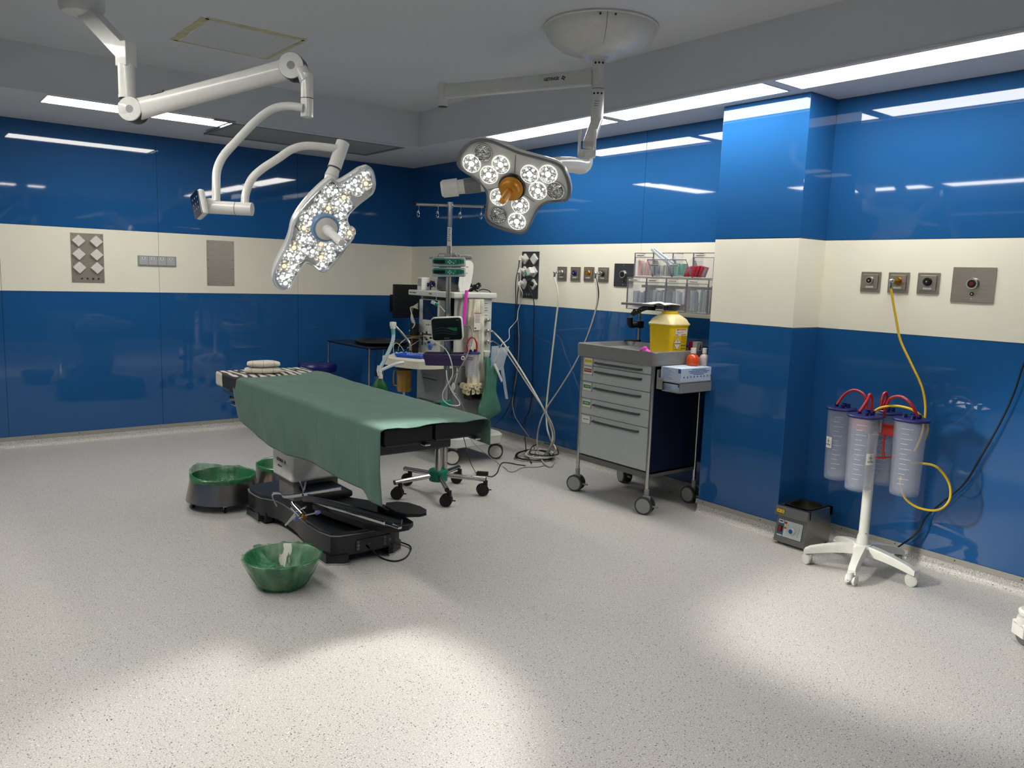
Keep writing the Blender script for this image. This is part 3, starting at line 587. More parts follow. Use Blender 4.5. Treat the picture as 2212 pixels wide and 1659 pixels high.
cl = [(1530,660),(1455,720),(1545,740),(1480,790),(1400,760),(1300,800),(1365,850),(1240,800),(1310,900),(1180,880),(1240,940),(1385,920),(1130,960),(1060,1010),(1040,1100),(1090,1060),(1340,990),(1350,1090),(1410,1140),(1330,1150),(1340,1240),(1240,1260),(1180,1230),(1090,1190),(1030,1190),(1250,1330),(1180,1340),(1110,1290),(1190,1400),(1040,1280),(960,1260),(990,1340),(920,1320),(950,1420),(880,1410),(910,1490),(860,1500),(890,1550)]
cl = [(380+x/3.77, 200+y/3.77) for x, y in cl]
TL = head('head', '', hL, nL, ol, cl, .031, [1]*len(cl), None, .14, .075, L2, led_all=True)
m = MB(); m.lathe([(0, .0), (.060, .0), (.062, .018), (.056, .026), (.0, .026)], TL, n=32); out('handle_ring', m, mat('pale_blue_plastic', (120, 152, 186), .4), L2, True)
m = MB(); m.lathe([(0, .022), (.047, .022), (.047, .034), (.022, .040), (.019, .06), (.022, .064), (.022, .07), (.0165, .078), (.0165, .205), (.014, .212), (0, .213)], TL, n=28); out('handle', m, WHITE, L2, True)
m = MB()
for (a_, b_) in (((1262, 703), (1325, 800)), ((955, 1060), (995, 1120))):
    p = [TL.inverted() @ onplane(380+q[0]/3.77, 200+q[1]/3.77, hL, nL) for q in (a_, b_)]; d = p[1]-p[0]; nn = Vector((-d.y, d.x, 0)).normalized()*.0015
    vs = [p[0]+nn, p[0]-nn, p[1]-nn, p[1]+nn]; m.add([(v.x, v.y, .008) for v in vs]+[(v.x, v.y, .006) for v in vs], [(0, 1, 2, 3), (4, 7, 6, 5), (0, 4, 5, 1), (2, 6, 7, 3)], TL)
out('face_seam', m, SEAM, L2, True)
spot('lamp_beam', hL+nL*.22, (-.32, -6.55, 0), HEAD_B_W, 44, .6, .10, L2)
# ------------------------------------------------------------------ operating table
def noise2(x, y, s=1.0): return math.sin(x*3.1*s+1.3)*math.cos(y*2.7*s+.4)*.5+math.sin(x*7.7*s+y*5.1*s)*.25+math.sin(x*13.1*s-y*11.3*s+2)*.15
TC = Vector((-2.555, -3.35, 0))
OT = thing('operating_table', 'operating table with black base and white column under the green sheet', 'operating table', TC)
TZ = .862; TX0, TX1, TY0, TY1 = -2.835, -2.295, -4.52, -2.35
def basepoly(k=0):
    h = [(-.15, -.52), (-.225, -.47), (-.225, -.14), (-.195, -.02), (-.190, .26), (-.225, .34), (-.262, .40), (-.262, .60), (-.20, .66)]
    L = [(x-k*(1 if x < -.1 else 0), y+(k if i > 6 else (-k if i < 2 else 0))) for i, (x, y) in enumerate(h)]
    return smooth_poly(L+[(-x, y) for x, y in reversed(L)], 1)
m = MB(); Tb = Matrix.Translation(TC)
m.prism(basepoly(0), .052, .160, T=Tb, bev=.006); m.prism(basepoly(-.006), .160, .180, T=Tb, bev=.005); out('base', m, BLK, OT, True, ang=25)
m = MB(); m.prism(basepoly(.002), .158, .161, T=Tb); out('base_trim_line', m, mat('grey_edge', (130, 130, 130), .4), OT, True)
for sx in (-1, 1):
    for P_ in ([(-.15, -.52), (-.225, -.47), (-.225, -.30), (-.12, -.30), (-.12, -.52)], [(-.262, .40), (-.262, .60), (-.20, .66), (-.16, .66), (-.16, .40)]):
        p2 = [(sx*x*1.0, y) for x, y in P_]; m = MB(); m.prism(p2, .010, .06, T=Tb); m.prism([(x*1.012, y*1.004) for x, y in p2], .0, .012, T=Tb, mi=1); out('foot', m, [BLK, CHR], OT, True, ang=25)
for x in (-.215, .215):
    m = MB(); m.cyl(TC+Vector((x-.02, .385, .045)), TC+Vector((x+.02, .385, .045)), .045, n=24); out('base_wheel', m, RUB, OT, True)
m = MB(); Tf = facing(TC+Vector((.02, -.5225, .095)), (0, -1, 0)); m.box((-.10, -.032, -.012), (.11, .032, .002), bev=.003, T=Tf); out('control_strip', m, GLOSSB, OT, True)
for (x, y) in ((-.085, .018), (-.085, 0), (-.085, -.018), (.075, .018), (.075, 0), (.075, -.018), (.105, .0), (-.02, .0), (.02, .0)):
    m = MB(); r_ = .0065 if abs(x) > .05 else .002; m.cyl((x, y, .002), (x, y, .0032), r_, T=Tf, n=14); m.cyl((x, y, .0032), (x, y, .0036), r_*.55, T=Tf, n=10, mi=1); out('button', m, [GREYP, BLACK], OT, True)
# column
m = MB(); m.box((-2.70, -3.20, .17), (-2.41, -2.98, .33), bev=.01); out('inner_column', m, mat('column_grey', (120, 118, 114), .5), OT, True)
m = MB(); m.box((-2.735, -3.255, .305), (-2.375, -2.965, .60), bev=.022, seg=3); out('column_cover', m, WHITE, OT, True)
FT = facing((-2.7356, -3.09, .415), (-1, 0, 0)); text('brand_lettering', 'GETINGE', .024, FT, PRINT, OT, bold=.0006); text('model_lettering', 'MEERA ST', .015, FT @ Matrix.Translation((0, -.036, 0)), PRINT, OT, bold=.0003)
m = MB()
for k in range(4): a = k*PI/2+.3; m.sph((.078+.008*math.cos(a), .008*math.sin(a), 0), .0055, n=8, sc=(1, 1, .15), T=FT)
out('brand_emblem', m, PRINT, OT, True)
m = MB(); m.box((-2.70, -3.5, .60), (-2.41, -2.75, .68), bev=.01); m.box((-2.80, -4.3, .68), (-2.33, -2.5, .735), bev=.008); out('table_frame', m, BLK, OT, True)
m = MB(); m.box((-2.832, -3.72, .75), (-2.298, -2.72, .858), bev=.012); out('mattress', m, mat('black_mattress', (17, 17, 19), .45, bump=.1), OT, True)
for (x0, x1, dz) in ((TX0+.004, -2.577, 0), (-2.565, TX1, .004)):
    m = MB(); sk = [(x0, -3.73), (x1, -3.73), (x1-.004, -4.515), (x0+.002, -4.515)]; m.prism(sk, .785+dz, .856+dz, bev=.01); out('leg_mattress', m, mat('black_mattress', (17, 17, 19), .45), OT, True)
    m = MB(); m.box((x0+.015, -4.50, .768+dz), (x1-.015, -3.74, .785+dz), bev=.003); m.box((x1-.05, -4.53, .76), (x1-.02, -4.49, .772), bev=.003, mi=1); out('leg_plate', m, [BLK, CHR], OT, True)
for sx in (-1, 1):
    x = TC.x+sx*.285; m = MB(); m.box((x-.006, -4.30, .745), (x+.006, -3.85, .775), bev=.002); m.box((x-.006, -3.6, .745), (x+.006, -2.75, .775), bev=.002); m.box((x-.006, -2.70, .735), (x+.006, -2.42, .760), bev=.002); out('side_rail', m, CHR, OT, True)
def pattern_mat():
    m = bpy.data.materials.new('black_cream_patterned_cloth'); m.use_nodes = True; N = m.node_tree.nodes; L = m.node_tree.links; b = N['Principled BSDF']
    tc = N.new('ShaderNodeTexCoord'); mp = N.new('ShaderNodeMapping'); mp.inputs['Scale'].default_value = (7, 4, 3); L.new(tc.outputs['Object'], mp.inputs[0])
    v = N.new('ShaderNodeTexVoronoi'); v.distance = 'CHEBYCHEV'; v.inputs['Scale'].default_value = 1.6; L.new(mp.outputs[0], v.inputs[0])
    w_ = N.new('ShaderNodeTexWave'); w_.inputs['Scale'].default_value = .9; w_.inputs['Distortion'].default_value = 6; L.new(mp.outputs[0], w_.inputs[0])
    a = N.new('ShaderNodeMath'); a.operation = 'MULTIPLY'; L.new(v.outputs['Distance'], a.inputs[0]); L.new(w_.outputs[0], a.inputs[1])
    r = N.new('ShaderNodeValToRGB'); r.color_ramp.interpolation = 'CONSTANT'; e = r.color_ramp.elements; e[0].color = (.012, .013, .018, 1); e[1].position = .17; e[1].color = (*lin((196, 190, 176)), 1)
    L.new(a.outputs[0], r.inputs[0]); L.new(r.outputs[0], b.inputs['Base Color']); b.inputs['Roughness'].default_value = .75; return m
m = MB(); m.box((-2.868, -2.73, .775), (-2.275, -2.345, .869), bev=.016, seg=3); out('head_cushion', m, pattern_mat(), OT, True)
m = MB(); m.box((-2.80, -2.68, .70), (-2.32, -2.40, .775), bev=.01); m.cyl((-2.84, -2.52, .72), (-2.80, -2.52, .72), .02, mi=1); m.box((-2.85, -2.66, .68), (-2.82, -2.58, .70), bev=.004, mi=1); out('head_section_frame', m, [BLK, CHR], OT, True)
# things lying on / clamped to the base
RP = onx
m = MB(); m.tube([onx(598, 1093, -2.80), onx(588, 1072, -2.80), onx(592, 1065, -2.80), onx(606, 1066, -2.79), onx(618, 1073, -2.79), onx(680, 1064, -2.78), onx(738, 1054, -2.77)], .010, n=8, flat=.35); out('bent_steel_bar', m, CHR, OT, True)
m = MB(); m.tube([onx(648, 1042, -2.72), onx(655, 1058, -2.76), onx(654, 1070, -2.79)], .012, n=6, flat=.4); m.tube([onx(660, 1042, -2.70), onx(657, 1058, -2.76)], .006, n=6); out('bar_bracket', m, CHR, OT, True)
m = MB(); m.tube([onx(679, 1089, -2.68), onx(760, 1110, -2.66), onx(830, 1131, -2.64)], .009, n=8, flat=.5); m.tube([onx(833, 1131, -2.64), onx(862, 1141, -2.63)], .006, n=8); m.tube([onx(850, 1132, -2.62), onx(866, 1140, -2.61)], .007, n=8); out('steel_rod', m, CHR, OT, True)
m = MB(); pa = ond(590, 1050, 4.95); m.prism(smooth_poly([(-2.86+.16, -3.42), (-2.40, -3.42), (-2.36, -4.02), (-2.46, -4.10), (-2.60, -4.02), (-2.70, -3.62)], 1), .205, .235, bev=.006); m.box((-2.66, -3.46, .235), (-2.44, -3.10, .275), bev=.015); out('spare_pad', m, BLACK, OT, True)
m = MB(); m.prism(smooth_poly([(-2.44, -3.78), (-2.31, -3.80), (-2.27, -3.99), (-2.33, -4.08), (-2.45, -4.02)], 1), .26, .278, bev=.006); m.box((-2.46, -3.9, .235), (-2.42, -3.78, .27), bev=.005); out('arm_pad', m, BLACK, OT, True)
m = MB(); m.tube([onx(655, 1077, -2.80), onx(700, 1083, -2.78), onx(760, 1098, -2.72), onx(820, 1115, -2.66), onx(868, 1128, -2.60)], .016, n=8, flat=.5); out('strap_bar', m, BLK, OT, True)
cl = [onx(x, y, -2.84) for x, y in ((632, 1086), (640, 1100), (655, 1115))]
m = MB(); m.cyl(cl[0], cl[0]*.3+cl[1]*.7, .012, n=16); m.cyl(cl[1]-(cl[2]-cl[0])*.15, cl[2], .022, n=20); m.cyl(cl[2], cl[2]+(cl[2]-cl[0])*.12, .016, n=16, mi=1); out('clamp_body', m, [CHR, GOLD], OT, True)
for a_, b_, nm in (((643, 1103), (623, 1128), 'clamp_lever'), ((640, 1112), (617, 1134), 'clamp_lever'), ((650, 1100), (660, 1095), 'clamp_knob')):
    m = MB(); m.tube([onx(*a_, -2.855), onx(*b_, -2.87)], .006, n=8); out(nm, m, CHR, OT, True)
BLUK = mat('periwinkle_knob', (96, 108, 160), .5)
for a_, b_ in (((655, 1115), (640, 1121)), ((660, 1113), (686, 1107))):
    m = MB(); p, q = onx(*a_, -2.86), onx(*b_, -2.87); d = (q-p).normalized(); m.cyl(p, q, .004, n=8); m.cyl(q-d*.012, q+d*.02, .012, r2=.009, n=16, mi=1); out('clamp_handle', m, [CHR, BLUK], OT, True)
# power cable of the table
t = tag(out('power_cable', MB().tube([onz(800, 1183, .08), onz(822, 1204, .01), onz(850, 1212, .005), onz(872, 1207, .005), onz(884, 1195, .005), onz(886, 1180, .01), (-2.285, -3.70, .012), (-2.27, -3.4, .006), (-2.2, -3.1, .006)], .0045, n=8), CABLEB), 'black power cable looping from the front of the table base', 'cable')
# --- green sheet -------------------------------------------------------------
def drape_mat():
    m = mat('green_surgical_sheet', (73, 103, 91), .78, var=.06, vs=9, sheen=.15, spec=.2); N = m.node_tree.nodes; L = m.node_tree.links; b = N['Principled BSDF']
    tc = N.new('ShaderNodeTexCoord'); br = N.new('ShaderNodeTexBrick'); mp = N.new('ShaderNodeMapping'); mp.inputs['Rotation'].default_value = (0, .0, PI/2); L.new(tc.outputs['UV'], mp.inputs[0]); L.new(mp.outputs[0], br.inputs[0])
    br.inputs['Scale'].default_value = 1; br.inputs['Mortar Size'].default_value = .006; br.inputs['Mortar Smooth'].default_value = 1; br.inputs['Brick Width'].default_value = .26; br.inputs['Row Height'].default_value = .21; br.offset = 0
    no = N.new('ShaderNodeTexNoise'); no.inputs['Scale'].default_value = 7; no.inputs['Detail'].default_value = 5; no.inputs['Distortion'].default_value = .8; L.new(tc.outputs['Object'], no.inputs[0])
    ad = N.new('ShaderNodeMath'); ad.operation = 'MULTIPLY_ADD'; ad.inputs[1].default_value = -.3; L.new(br.outputs['Fac'], ad.inputs[0]); L.new(no.outputs[0], ad.inputs[2])
    bu = N.new('ShaderNodeBump'); bu.inputs['Strength'].default_value = .38; bu.inputs['Distance'].default_value = .012; L.new(ad.outputs[0], bu.inputs['Height']); L.new(bu.outputs[0], b.inputs['Normal']); return m
prof_b = [(-2.70, .665), (-2.80, .615), (-3.09, .563), (-3.30, .548), (-3.53, .542), (-3.77, .560), (-3.97, .566), (-4.10, .560), (-4.30, .556), (-4.385, .556), (-4.43, .518), (-4.56, .514)]
def zbot(y):
    for (a, b), (c, d) in zip(prof_b, prof_b[1:]):
        if c <= y <= a: return b+(d-b)*(a-y)/(a-c)
    return prof_b[0][1] if y > prof_b[0][0] else prof_b[-1][1]
DX0, DX1 = -2.858, -2.272
def drape(u, v):
    y = -2.655-u*1.885
    if v < .38:      # left drop, from hem to edge
        t_ = v/.38; zb = zbot(y-.10*(1-t_)*(1-u)); zt = TZ-.004; z = zb+(zt-zb)*t_
        yy = y-.09*(1-t_)*(1-u)**2
        x = DX0-.004-.006*math.sin(yy*9+1)*(1-t_)-.010*(1-t_)*noise2(yy*2.2, z*2)-.006*max(0, 1-abs(1-t_-.5)*2)
        if u > .93: x -= .012*(1-t_)*math.sin((u-.93)/.07*PI)
        return (x, yy, z)
    if v > .86:      # right drop
        t_ = (v-.86)/.14; dr = .13*(.6+.4*u); return (DX1+.006+.006*noise2(y*3, 1)*t_, y, TZ-.004-dr*t_)
    t_ = (v-.38)/.48; x = DX0+(DX1-DX0)*t_
    z = TZ+.004+.0035*noise2(x*6, y*2.3)+.006*math.exp(-((y+2.95)/.12)**2)*(.3+t_*.7)
    z += .012*math.exp(-((t_-1)/.2)**2)*math.exp(-((y+2.75)/.15)**2)
    if t_ < .03 or t_ > .97: z -= .004
    yy = y
    if u > .985: z -= .006+.004*math.sin(x*25); yy = y+.012*math.sin((x+2.86)*5.2)-.012*abs(math.sin(x*14))
    if u < .02: yy = y+.02*t_
    return (x, yy, z)
m = MB(); NU, NV = 120, 70; m.grid(drape, NU, NV)
dr = out('green_sheet', m, drape_mat(), None, solid=.0012, ang=60)
uv = dr.data.uv_layers.new(name='UVMap'); 
for l in dr.data.loops: j, i = divmod(l.vertex_index, NU+1); uv.data[l.index].uv = (i/NU*1.9, j/NV*1.15)
tag(dr, 'green disposable sheet draped over the operating table', 'sheet')
# --- towels --------------------------------------------------------------
def towel_mat():
    m = mat('cream_terry_cloth', (206, 198, 182), .95, var=.10, vs=60, sheen=.3, bump=.5, bs=300); N = m.node_tree.nodes; L = m.node_tree.links; b = N['Principled BSDF']
    tc = N.new('ShaderNodeTexCoord'); sp = N.new('ShaderNodeSeparateXYZ'); L.new(tc.outputs['Object'], sp.inputs[0])
    mo = N.new('ShaderNodeMath'); mo.operation = 'PINGPONG'; mo.inputs[1].default_value = .033; L.new(sp.outputs[0], mo.inputs[0])
    lt = N.new('ShaderNodeMath'); lt.operation = 'LESS_THAN'; lt.inputs[1].default_value = .0011; L.new(mo.outputs[0], lt.inputs[0])
    old = b.inputs['Base Color'].links[0].from_socket; x = N.new('ShaderNodeMix'); x.data_type = 'RGBA'; L.new(lt.outputs[0], x.inputs[0]); L.new(old, x.inputs[6]); x.inputs[7].default_value = (*lin((112, 96, 86)), 1); L.new(x.outputs[2], b.inputs['Base Color']); return m
TOW = towel_mat()
def towel(c, rz, L_, label, z):
    m = MB(); W2 = .09; bm = bmesh.new(); bmesh.ops.create_cube(bm, size=1)
    for v in bm.verts: v.co = Vector((v.co.x*L_, v.co.y*W2*1.5, v.co.z*.039))
    bmesh.ops.subdivide_edges(bm, edges=bm.edges[:], cuts=5, use_grid_fill=True)
    for v in bm.verts:
        x, y, zz = v.co; e = max(abs(x)/(L_/2), 0); f = max(abs(y)/(W2*.75), 0); k = (1-max(e-.8, 0)*1.6)*(1-max(f-.7, 0)*1.2)
        v.co.z = zz*k+.002*math.sin(x*40+y*20); v.co.x = x*(1-.12*(abs(zz)/.021)**3); v.co.y = y*(1-.12*(abs(zz)/.021)**3)
    m.bm(bm); o = out('folded_towel', m, TOW, None, ang=80); o.modifiers.new('s', 'SUBSURF').levels = 2; o.modifiers['s'].render_levels = 2
    o.location = (c[0], c[1], z); o.rotation_euler = (0, 0, rz); return tag(o, label, 'towel', 'towels on the head of the table')
towel((-2.640, -2.575), -.38, .225, 'cream striped folded towel at the bottom of the pair on the table', .889)
towel((-2.632, -2.573), -.36, .205, 'cream striped folded towel on top of the pair on the table', .929)
# --- stool ---------------------------------------------------------------
SB = Vector((-1.49, -.87, 0))
t = thing('rolling_stool', 'round dark blue stool behind the head of the table', 'stool', SB)
m = MB(); m.lathe([(0, .625), (.13, .625), (.165, .632), (.174, .65), (.174, .682), (.160, .699), (.12, .705), (0, .706)], n=40); out('seat', m, mat('navy_vinyl', (16, 16, 84), .35), t)
m = MB(); m.cyl((0, 0, .10), (0, 0, .40), .025); m.cyl((0, 0, .38), (0, 0, .62), .016); m.cyl((0, 0, .61), (0, 0, .628), .08); out('post', m, CHR, t)
for k in range(5):
    a = k*2*PI/5; m = MB(); m.tube([(0, 0, .11), (.14*math.cos(a), .14*math.sin(a), .10), (.27*math.cos(a), .27*math.sin(a), .075)], .017, n=10); out('leg', m, CHR, t)
    m = MB(); m.cyl((.27*math.cos(a)-.018*math.sin(a), .27*math.sin(a)+.018*math.cos(a), .030), (.27*math.cos(a)+.018*math.sin(a), .27*math.sin(a)-.018*math.cos(a), .030), .03); m.cyl((.27*math.cos(a), .27*math.sin(a), .03), (.27*math.cos(a), .27*math.sin(a), .08), .008); out('caster', m, RUB, t)
# --- kick buckets -----------------------------------------------------------
def film(name, rgb, thin, dense):
    """thin plastic: clear in places, denser where it gathers"""
    m = bpy.data.materials.new(name); m.use_nodes = True; N = m.node_tree.nodes; L = m.node_tree.links; b = N['Principled BSDF']; o = N['Material Output']
    tc = N.new('ShaderNodeTexCoord'); mp = N.new('ShaderNodeMapping'); mp.inputs['Scale'].default_value = (1, 1, .35); L.new(tc.outputs['Object'], mp.inputs[0])
    n1 = N.new('ShaderNodeTexNoise'); n1.inputs['Scale'].default_value = 26; n1.inputs['Detail'].default_value = 5; n1.inputs['Distortion'].default_value = 2.2; L.new(mp.outputs[0], n1.inputs[0])
    n2 = N.new('ShaderNodeTexNoise'); n2.inputs['Scale'].default_value = 9; n2.inputs['Detail'].default_value = 3; n2.inputs['Distortion'].default_value = 1.2; L.new(mp.outputs[0], n2.inputs[0])
    r = N.new('ShaderNodeValToRGB'); r.color_ramp.elements[0].position = .38; r.color_ramp.elements[1].position = .62; L.new(n2.outputs[0], r.inputs[0])
    c = lin(rgb); r.color_ramp.elements[0].color = (*[v*.55 for v in c], 1); r.color_ramp.elements[1].color = (*[min(1, v*1.7) for v in c], 1); L.new(r.outputs[0], b.inputs['Base Color'])
    al = N.new('ShaderNodeMapRange'); al.inputs['From Min'].default_value = .35; al.inputs['From Max'].default_value = .65; al.inputs['To Min'].default_value = dense; al.inputs['To Max'].default_value = thin; L.new(n2.outputs[0], al.inputs[0]); L.new(al.outputs[0], b.inputs['Alpha'])
    bu = N.new('ShaderNodeBump'); bu.inputs['Strength'].default_value = 1; bu.inputs['Distance'].default_value = .006; L.new(n1.outputs[0], bu.inputs['Height']); L.new(bu.outputs[0], b.inputs['Normal'])
    b.inputs['Roughness'].default_value = .18; b.inputs['Specular IOR Level'].default_value = .7; b.inputs['Subsurface Weight'].default_value = 0; return m
BAG = film('green_bag_film', (40, 130, 80), .35, .85)
BUCK = steel('bucket_steel', (168, 160, 150), .26)
def wrin(a, k, s=0): return math.sin(a*9+s)*.4+math.sin(a*17+k*2.1+s*2)*.3+math.sin(a*31+k+s)*.2+math.sin(a*5-k+s)*.4
def kick_bucket(c, label, seed, crest=0):
    t = thing('kick_bucket', label, 'bucket', (*c, 0))
    m = MB(); m.lathe([(.228, .058), (.238, .056), (.236, .062), (.206, .208), (.209, .213), (.203, .216), (.198, .212), (.19, .18)], n=64); out('shell', m, BUCK, t)
    m = MB(); m.lathe([(.198, .205), (.17, .10), (.13, .075), (0, .07)], n=40); out('bowl', m, BUCK, t)
    for k in range(4):
        a = k*PI/2+.3+seed; x, y = .19*math.cos(a), .19*math.sin(a); m = MB(); m.cyl((x-.008, y, .02), (x+.008, y, .02), .02, n=18); m.box((x-.012, y-.006, .02), (x+.012, y+.006, .062), bev=.002, mi=1); out('caster', m, [RUB, CHR], t)
    rr = random.Random(seed)
    def wb(r, z, a, i):
        k = wrin(a, i, seed); cr = crest*math.exp(-((math.atan2(math.sin(a-2.3), math.cos(a-2.3)))/.8)**2) if 2 <= i <= 4 else 0
        return (max(0, r+.006*k*(1 if i > 2 else .15)*min(1, r*8)), z+.004*k+cr)
    m = MB(); m.lathe([(.2105, .190), (.2125, .200), (.2115, .218), (.203, .222), (.194, .212), (.185, .18), (.165, .125), (.13, .10), (.07, .09), (.01, .088)], n=120, wob=wb); out('green_bag', m, BAG, t, ang=180, wn=False); t.scale = (.965, .965, .965)
    return t
kick_bucket((-2.865, -2.462), 'stainless kick bucket lined with a green bag, left of the table base', 1, .045)
kick_bucket((-2.40, -2.375), 'stainless kick bucket half hidden behind the white table column', 2)
c3 = onz(604, 1204, .165)
t = thing('waste_basin', 'low steel basin wrapped in a green plastic bag in front of the table', 'basin', (c3.x+.035, c3.y+.055, 0))
m = MB(); m.lathe([(0, .012), (.12, .012), (.135, .02), (.212, .165), (.216, .168), (.213, .172), (.206, .168), (.130, .026), (.118, .018), (0, .018)], n=64); out('bowl', m, mat('basin_steel', (170, 172, 160), .45, metal=.85), t)
def wb(r, z, a, i):
    k = wrin(a, i*.8, 4); s = .020 if i > 0 else .004
    return (max(0, r+s*k*min(1, r*5)*(.25 if i in (4, 5, 6) else 1)), max(.001, z+.004*k*(1 if 0 < i < 9 else 0)))
m = MB(); m.lathe([(0, .004), (.10, .003), (.135, .006), (.165, .05), (.195, .10), (.218, .150), (.222, .168), (.219, .178), (.205, .176), (.185, .145), (.155, .085), (.125, .042), (.06, .03), (0, .028)], n=140, wob=wb); out('green_bag', m, film('green_bag_film_thin', (44, 136, 86), .25, .75), t, ang=180, wn=False)
m = MB()
def gath(u, v):
    a = 1.9+u*1.5; r = .205-.16*v; return (r*math.cos(a)*(1-.1*v), r*math.sin(a), .165-.035*math.sin(v*PI)*(.6+.4*math.sin(u*PI))-.05*v+.006*math.sin(u*40+v*6))
m.grid(gath, 60, 16); out('bag_fold', m, BAG, t, ang=180, wn=False); t.scale = (.85, .85, .88)
# ------------------------------------------------------------------ supply cart by the right wall
CT = thing('supply_cart', 'grey drawer cart with a deep moulded top against the right wall', 'cart', (-.36, -3.75, 0))
X0, X1, Y0, Y1 = -.620, -.110, -4.095, -3.395   # front face x=X0
DRW = mat('drawer_front_grey', (172, 177, 176), .5, spec=.3); TRAY = mat('moulded_grey_top', (122, 122, 122), .5, bump=.05)
NAVYP = mat('dark_navy_side', (12, 20, 44), .45)
for (x, y) in ((X0+.012, Y0+.012), (X0+.012, Y1-.012), (X1-.012, Y0+.012), (X1-.012, Y1-.012)):
    m = MB(); m.cyl((x, y, .115), (x, y, 1.0), .0125, n=16); m.cyl((x, y, .115), (x, y, .165), .0165, n=16, mi=1); out('corner_post', m, [SSP, GREYP], CT, True)
def caster(parent, x, y, r, rot, wheel, face, nm='caster', w_=.026, lever=True, top=.12):
    T = Matrix.Translation((x, y, 0)) @ rotz(rot)
    m = MB(); m.cyl((-.02, 0, r*1.2), (-.02, 0, top), .016, T=T, n=16); m.box((-.035, -w_*.55, r*1.0), (.02, w_*.55, r*2.02), bev=.008, T=T)
    if lever: m.box((-r*1.55, -w_*.3, r*.85), (-r*.8, w_*.3, r*1.05), bev=.004, T=T)
    c = out(nm, m, face, parent, True)
    for s_ in (-1, 1):
        m = MB(); m.cyl((0, s_*w_*.62, r), (0, s_*w_*1.35, r), r, T=T, n=32); m.cyl((0, s_*w_*1.351, r), (0, s_*w_*1.45, r), r*.82, T=T, n=32, mi=1)
        o = out('wheel', m, [RUB if wheel is None else wheel, face], c, True)
    return c
PM_ = PM
for (x, y, a) in ((X0+.0, Y0+.012, PI*.62), (X0+.0, Y1-.012, PI*.62), (X1-.02, Y0+.03, PI*.5), (X1-.02, Y1-.03, PI*.4)): caster(CT, x, y, .060, a, mat('caster_tyre', (58, 58, 60), .6), GREYP)
m = MB(); m.box((X0+.022, Y0+.024, .255), (X1-.006, Y1-.024, .99), bev=.003); out('body', m, NAVYP, CT, True)
m = MB(); m.box((X0+.004, Y0+.024, .235), (X1, Y1-.024, .275), bev=.004); out('bottom_frame', m, mat('frame_grey', (95, 94, 90), .45), CT, True)
zz = [.995, .930, .814, .694, .577, .283]
LABS = [((214, 206, 30), (20, 20, 10), 'MEDICACIÓN'), ((128, 14, 30), (230, 220, 215), 'INTUBACIÓN'), ((58, 122, 52), (225, 235, 220), 'INFUSIÓN'), ((58, 122, 52), (225, 235, 220), 'INFUSIÓN'), (None, (60, 60, 70), 'SUEROTERAPIA')]
for k in range(5):
    z1, z0 = zz[k]-.002, zz[k+1]+.002
    m = MB(); m.box((X0+.004, Y0+.027, z0), (X0+.024, Y1-.027, z1), bev=.002); d = out('drawer', m, DRW, CT, True)
    zh = z1-(.036 if k == 0 else .034)
    m = MB(); m.tube([(X0+.004, Y1-.165, zh), (X0-.018, Y1-.185, zh), (X0-.020, Y1-.26, zh-.0), (X0-.020, Y0+.20, zh), (X0-.018, Y0+.125, zh), (X0+.004, Y0+.105, zh)], .0075, n=8, sub=4, flat=.7); m.box((X0-.026, Y1-.245, zh-.006), (X0-.010, Y1-.165, zh+.008), bev=.004); m.box((X0-.026, Y0+.115, zh-.006), (X0-.010, Y0+.165, zh+.008), bev=.004); out('handle', m, DGREY, d, True)
    col, ink, tx = LABS[k]; lz = z1-.034; ly = Y1-.084; T = facing((X0+.0035, ly, lz), (-1, 0, 0))
    m = MB(); m.box((-.046, -.032, 0), (.046, .030, .002), bev=.0008, T=T, mi=1); m.box((-.040, -.026, .002), (.040, .026, .0026), T=T); m.box((.043, -.034, .0), (.046, .032, .004), T=T, mi=1); l_ = out('drawer_label', m, [PAPER, mat('clear_label_holder', (150, 158, 160), .3)], d, True)
    if col: m = MB(); m.box((-.038, -.011, .0026), (.036, .014, .003), T=T); out('label_colour_block', m, mat('label_colour_%d' % (k if k < 3 else 2), col, .6), d, True)
    text('label_lettering', tx, .0125 if k < 4 else .010, T @ Matrix.Translation((0, .0015, .003)), mat('label_ink_%d' % (k if k < 3 else (2 if k == 3 else 4)), ink, .6), d, sx=.85)
# moulded top: rim + sunken well
m = MB(); a0, a1, b0, b1 = X0-.022, X1+.015, Y0-.030, Y1+.030; Z0, ZR, ZW = .992, 1.085, 1.052
def ring(x0, x1, y0, y1, z, r):
    pts = []
    for (cx, cy, s0) in ((x1-r, y1-r, 0), (x0+r, y1-r, 1), (x0+r, y0+r, 2), (x1-r, y0+r, 3)):
        for q in range(6): a = (s0+q/5)*PI/2; pts.append((cx+r*math.cos(a), cy+r*math.sin(a), z))
    return pts
loops = [ring(a0+.006, a1-.006, b0+.006, b1-.006, Z0, .03), ring(a0, a1, b0, b1, Z0+.012, .035), ring(a0, a1, b0, b1, ZR-.008, .035), ring(a0+.006, a1-.006, b0+.006, b1-.006, ZR, .03), ring(a0+.018, a1-.018, b0+.018, b1-.018, ZR, .03), ring(a0+.035, a1-.03, b0+.035, b1-.035, ZW, .03)]
fs, vs = loft(m, loops); m.add(vs, fs); m.box((a0+.0, b1-.10, ZR-.004), (a0+.05, b1-.075, ZR-.002)); out('moulded_top', m, TRAY, CT, True)
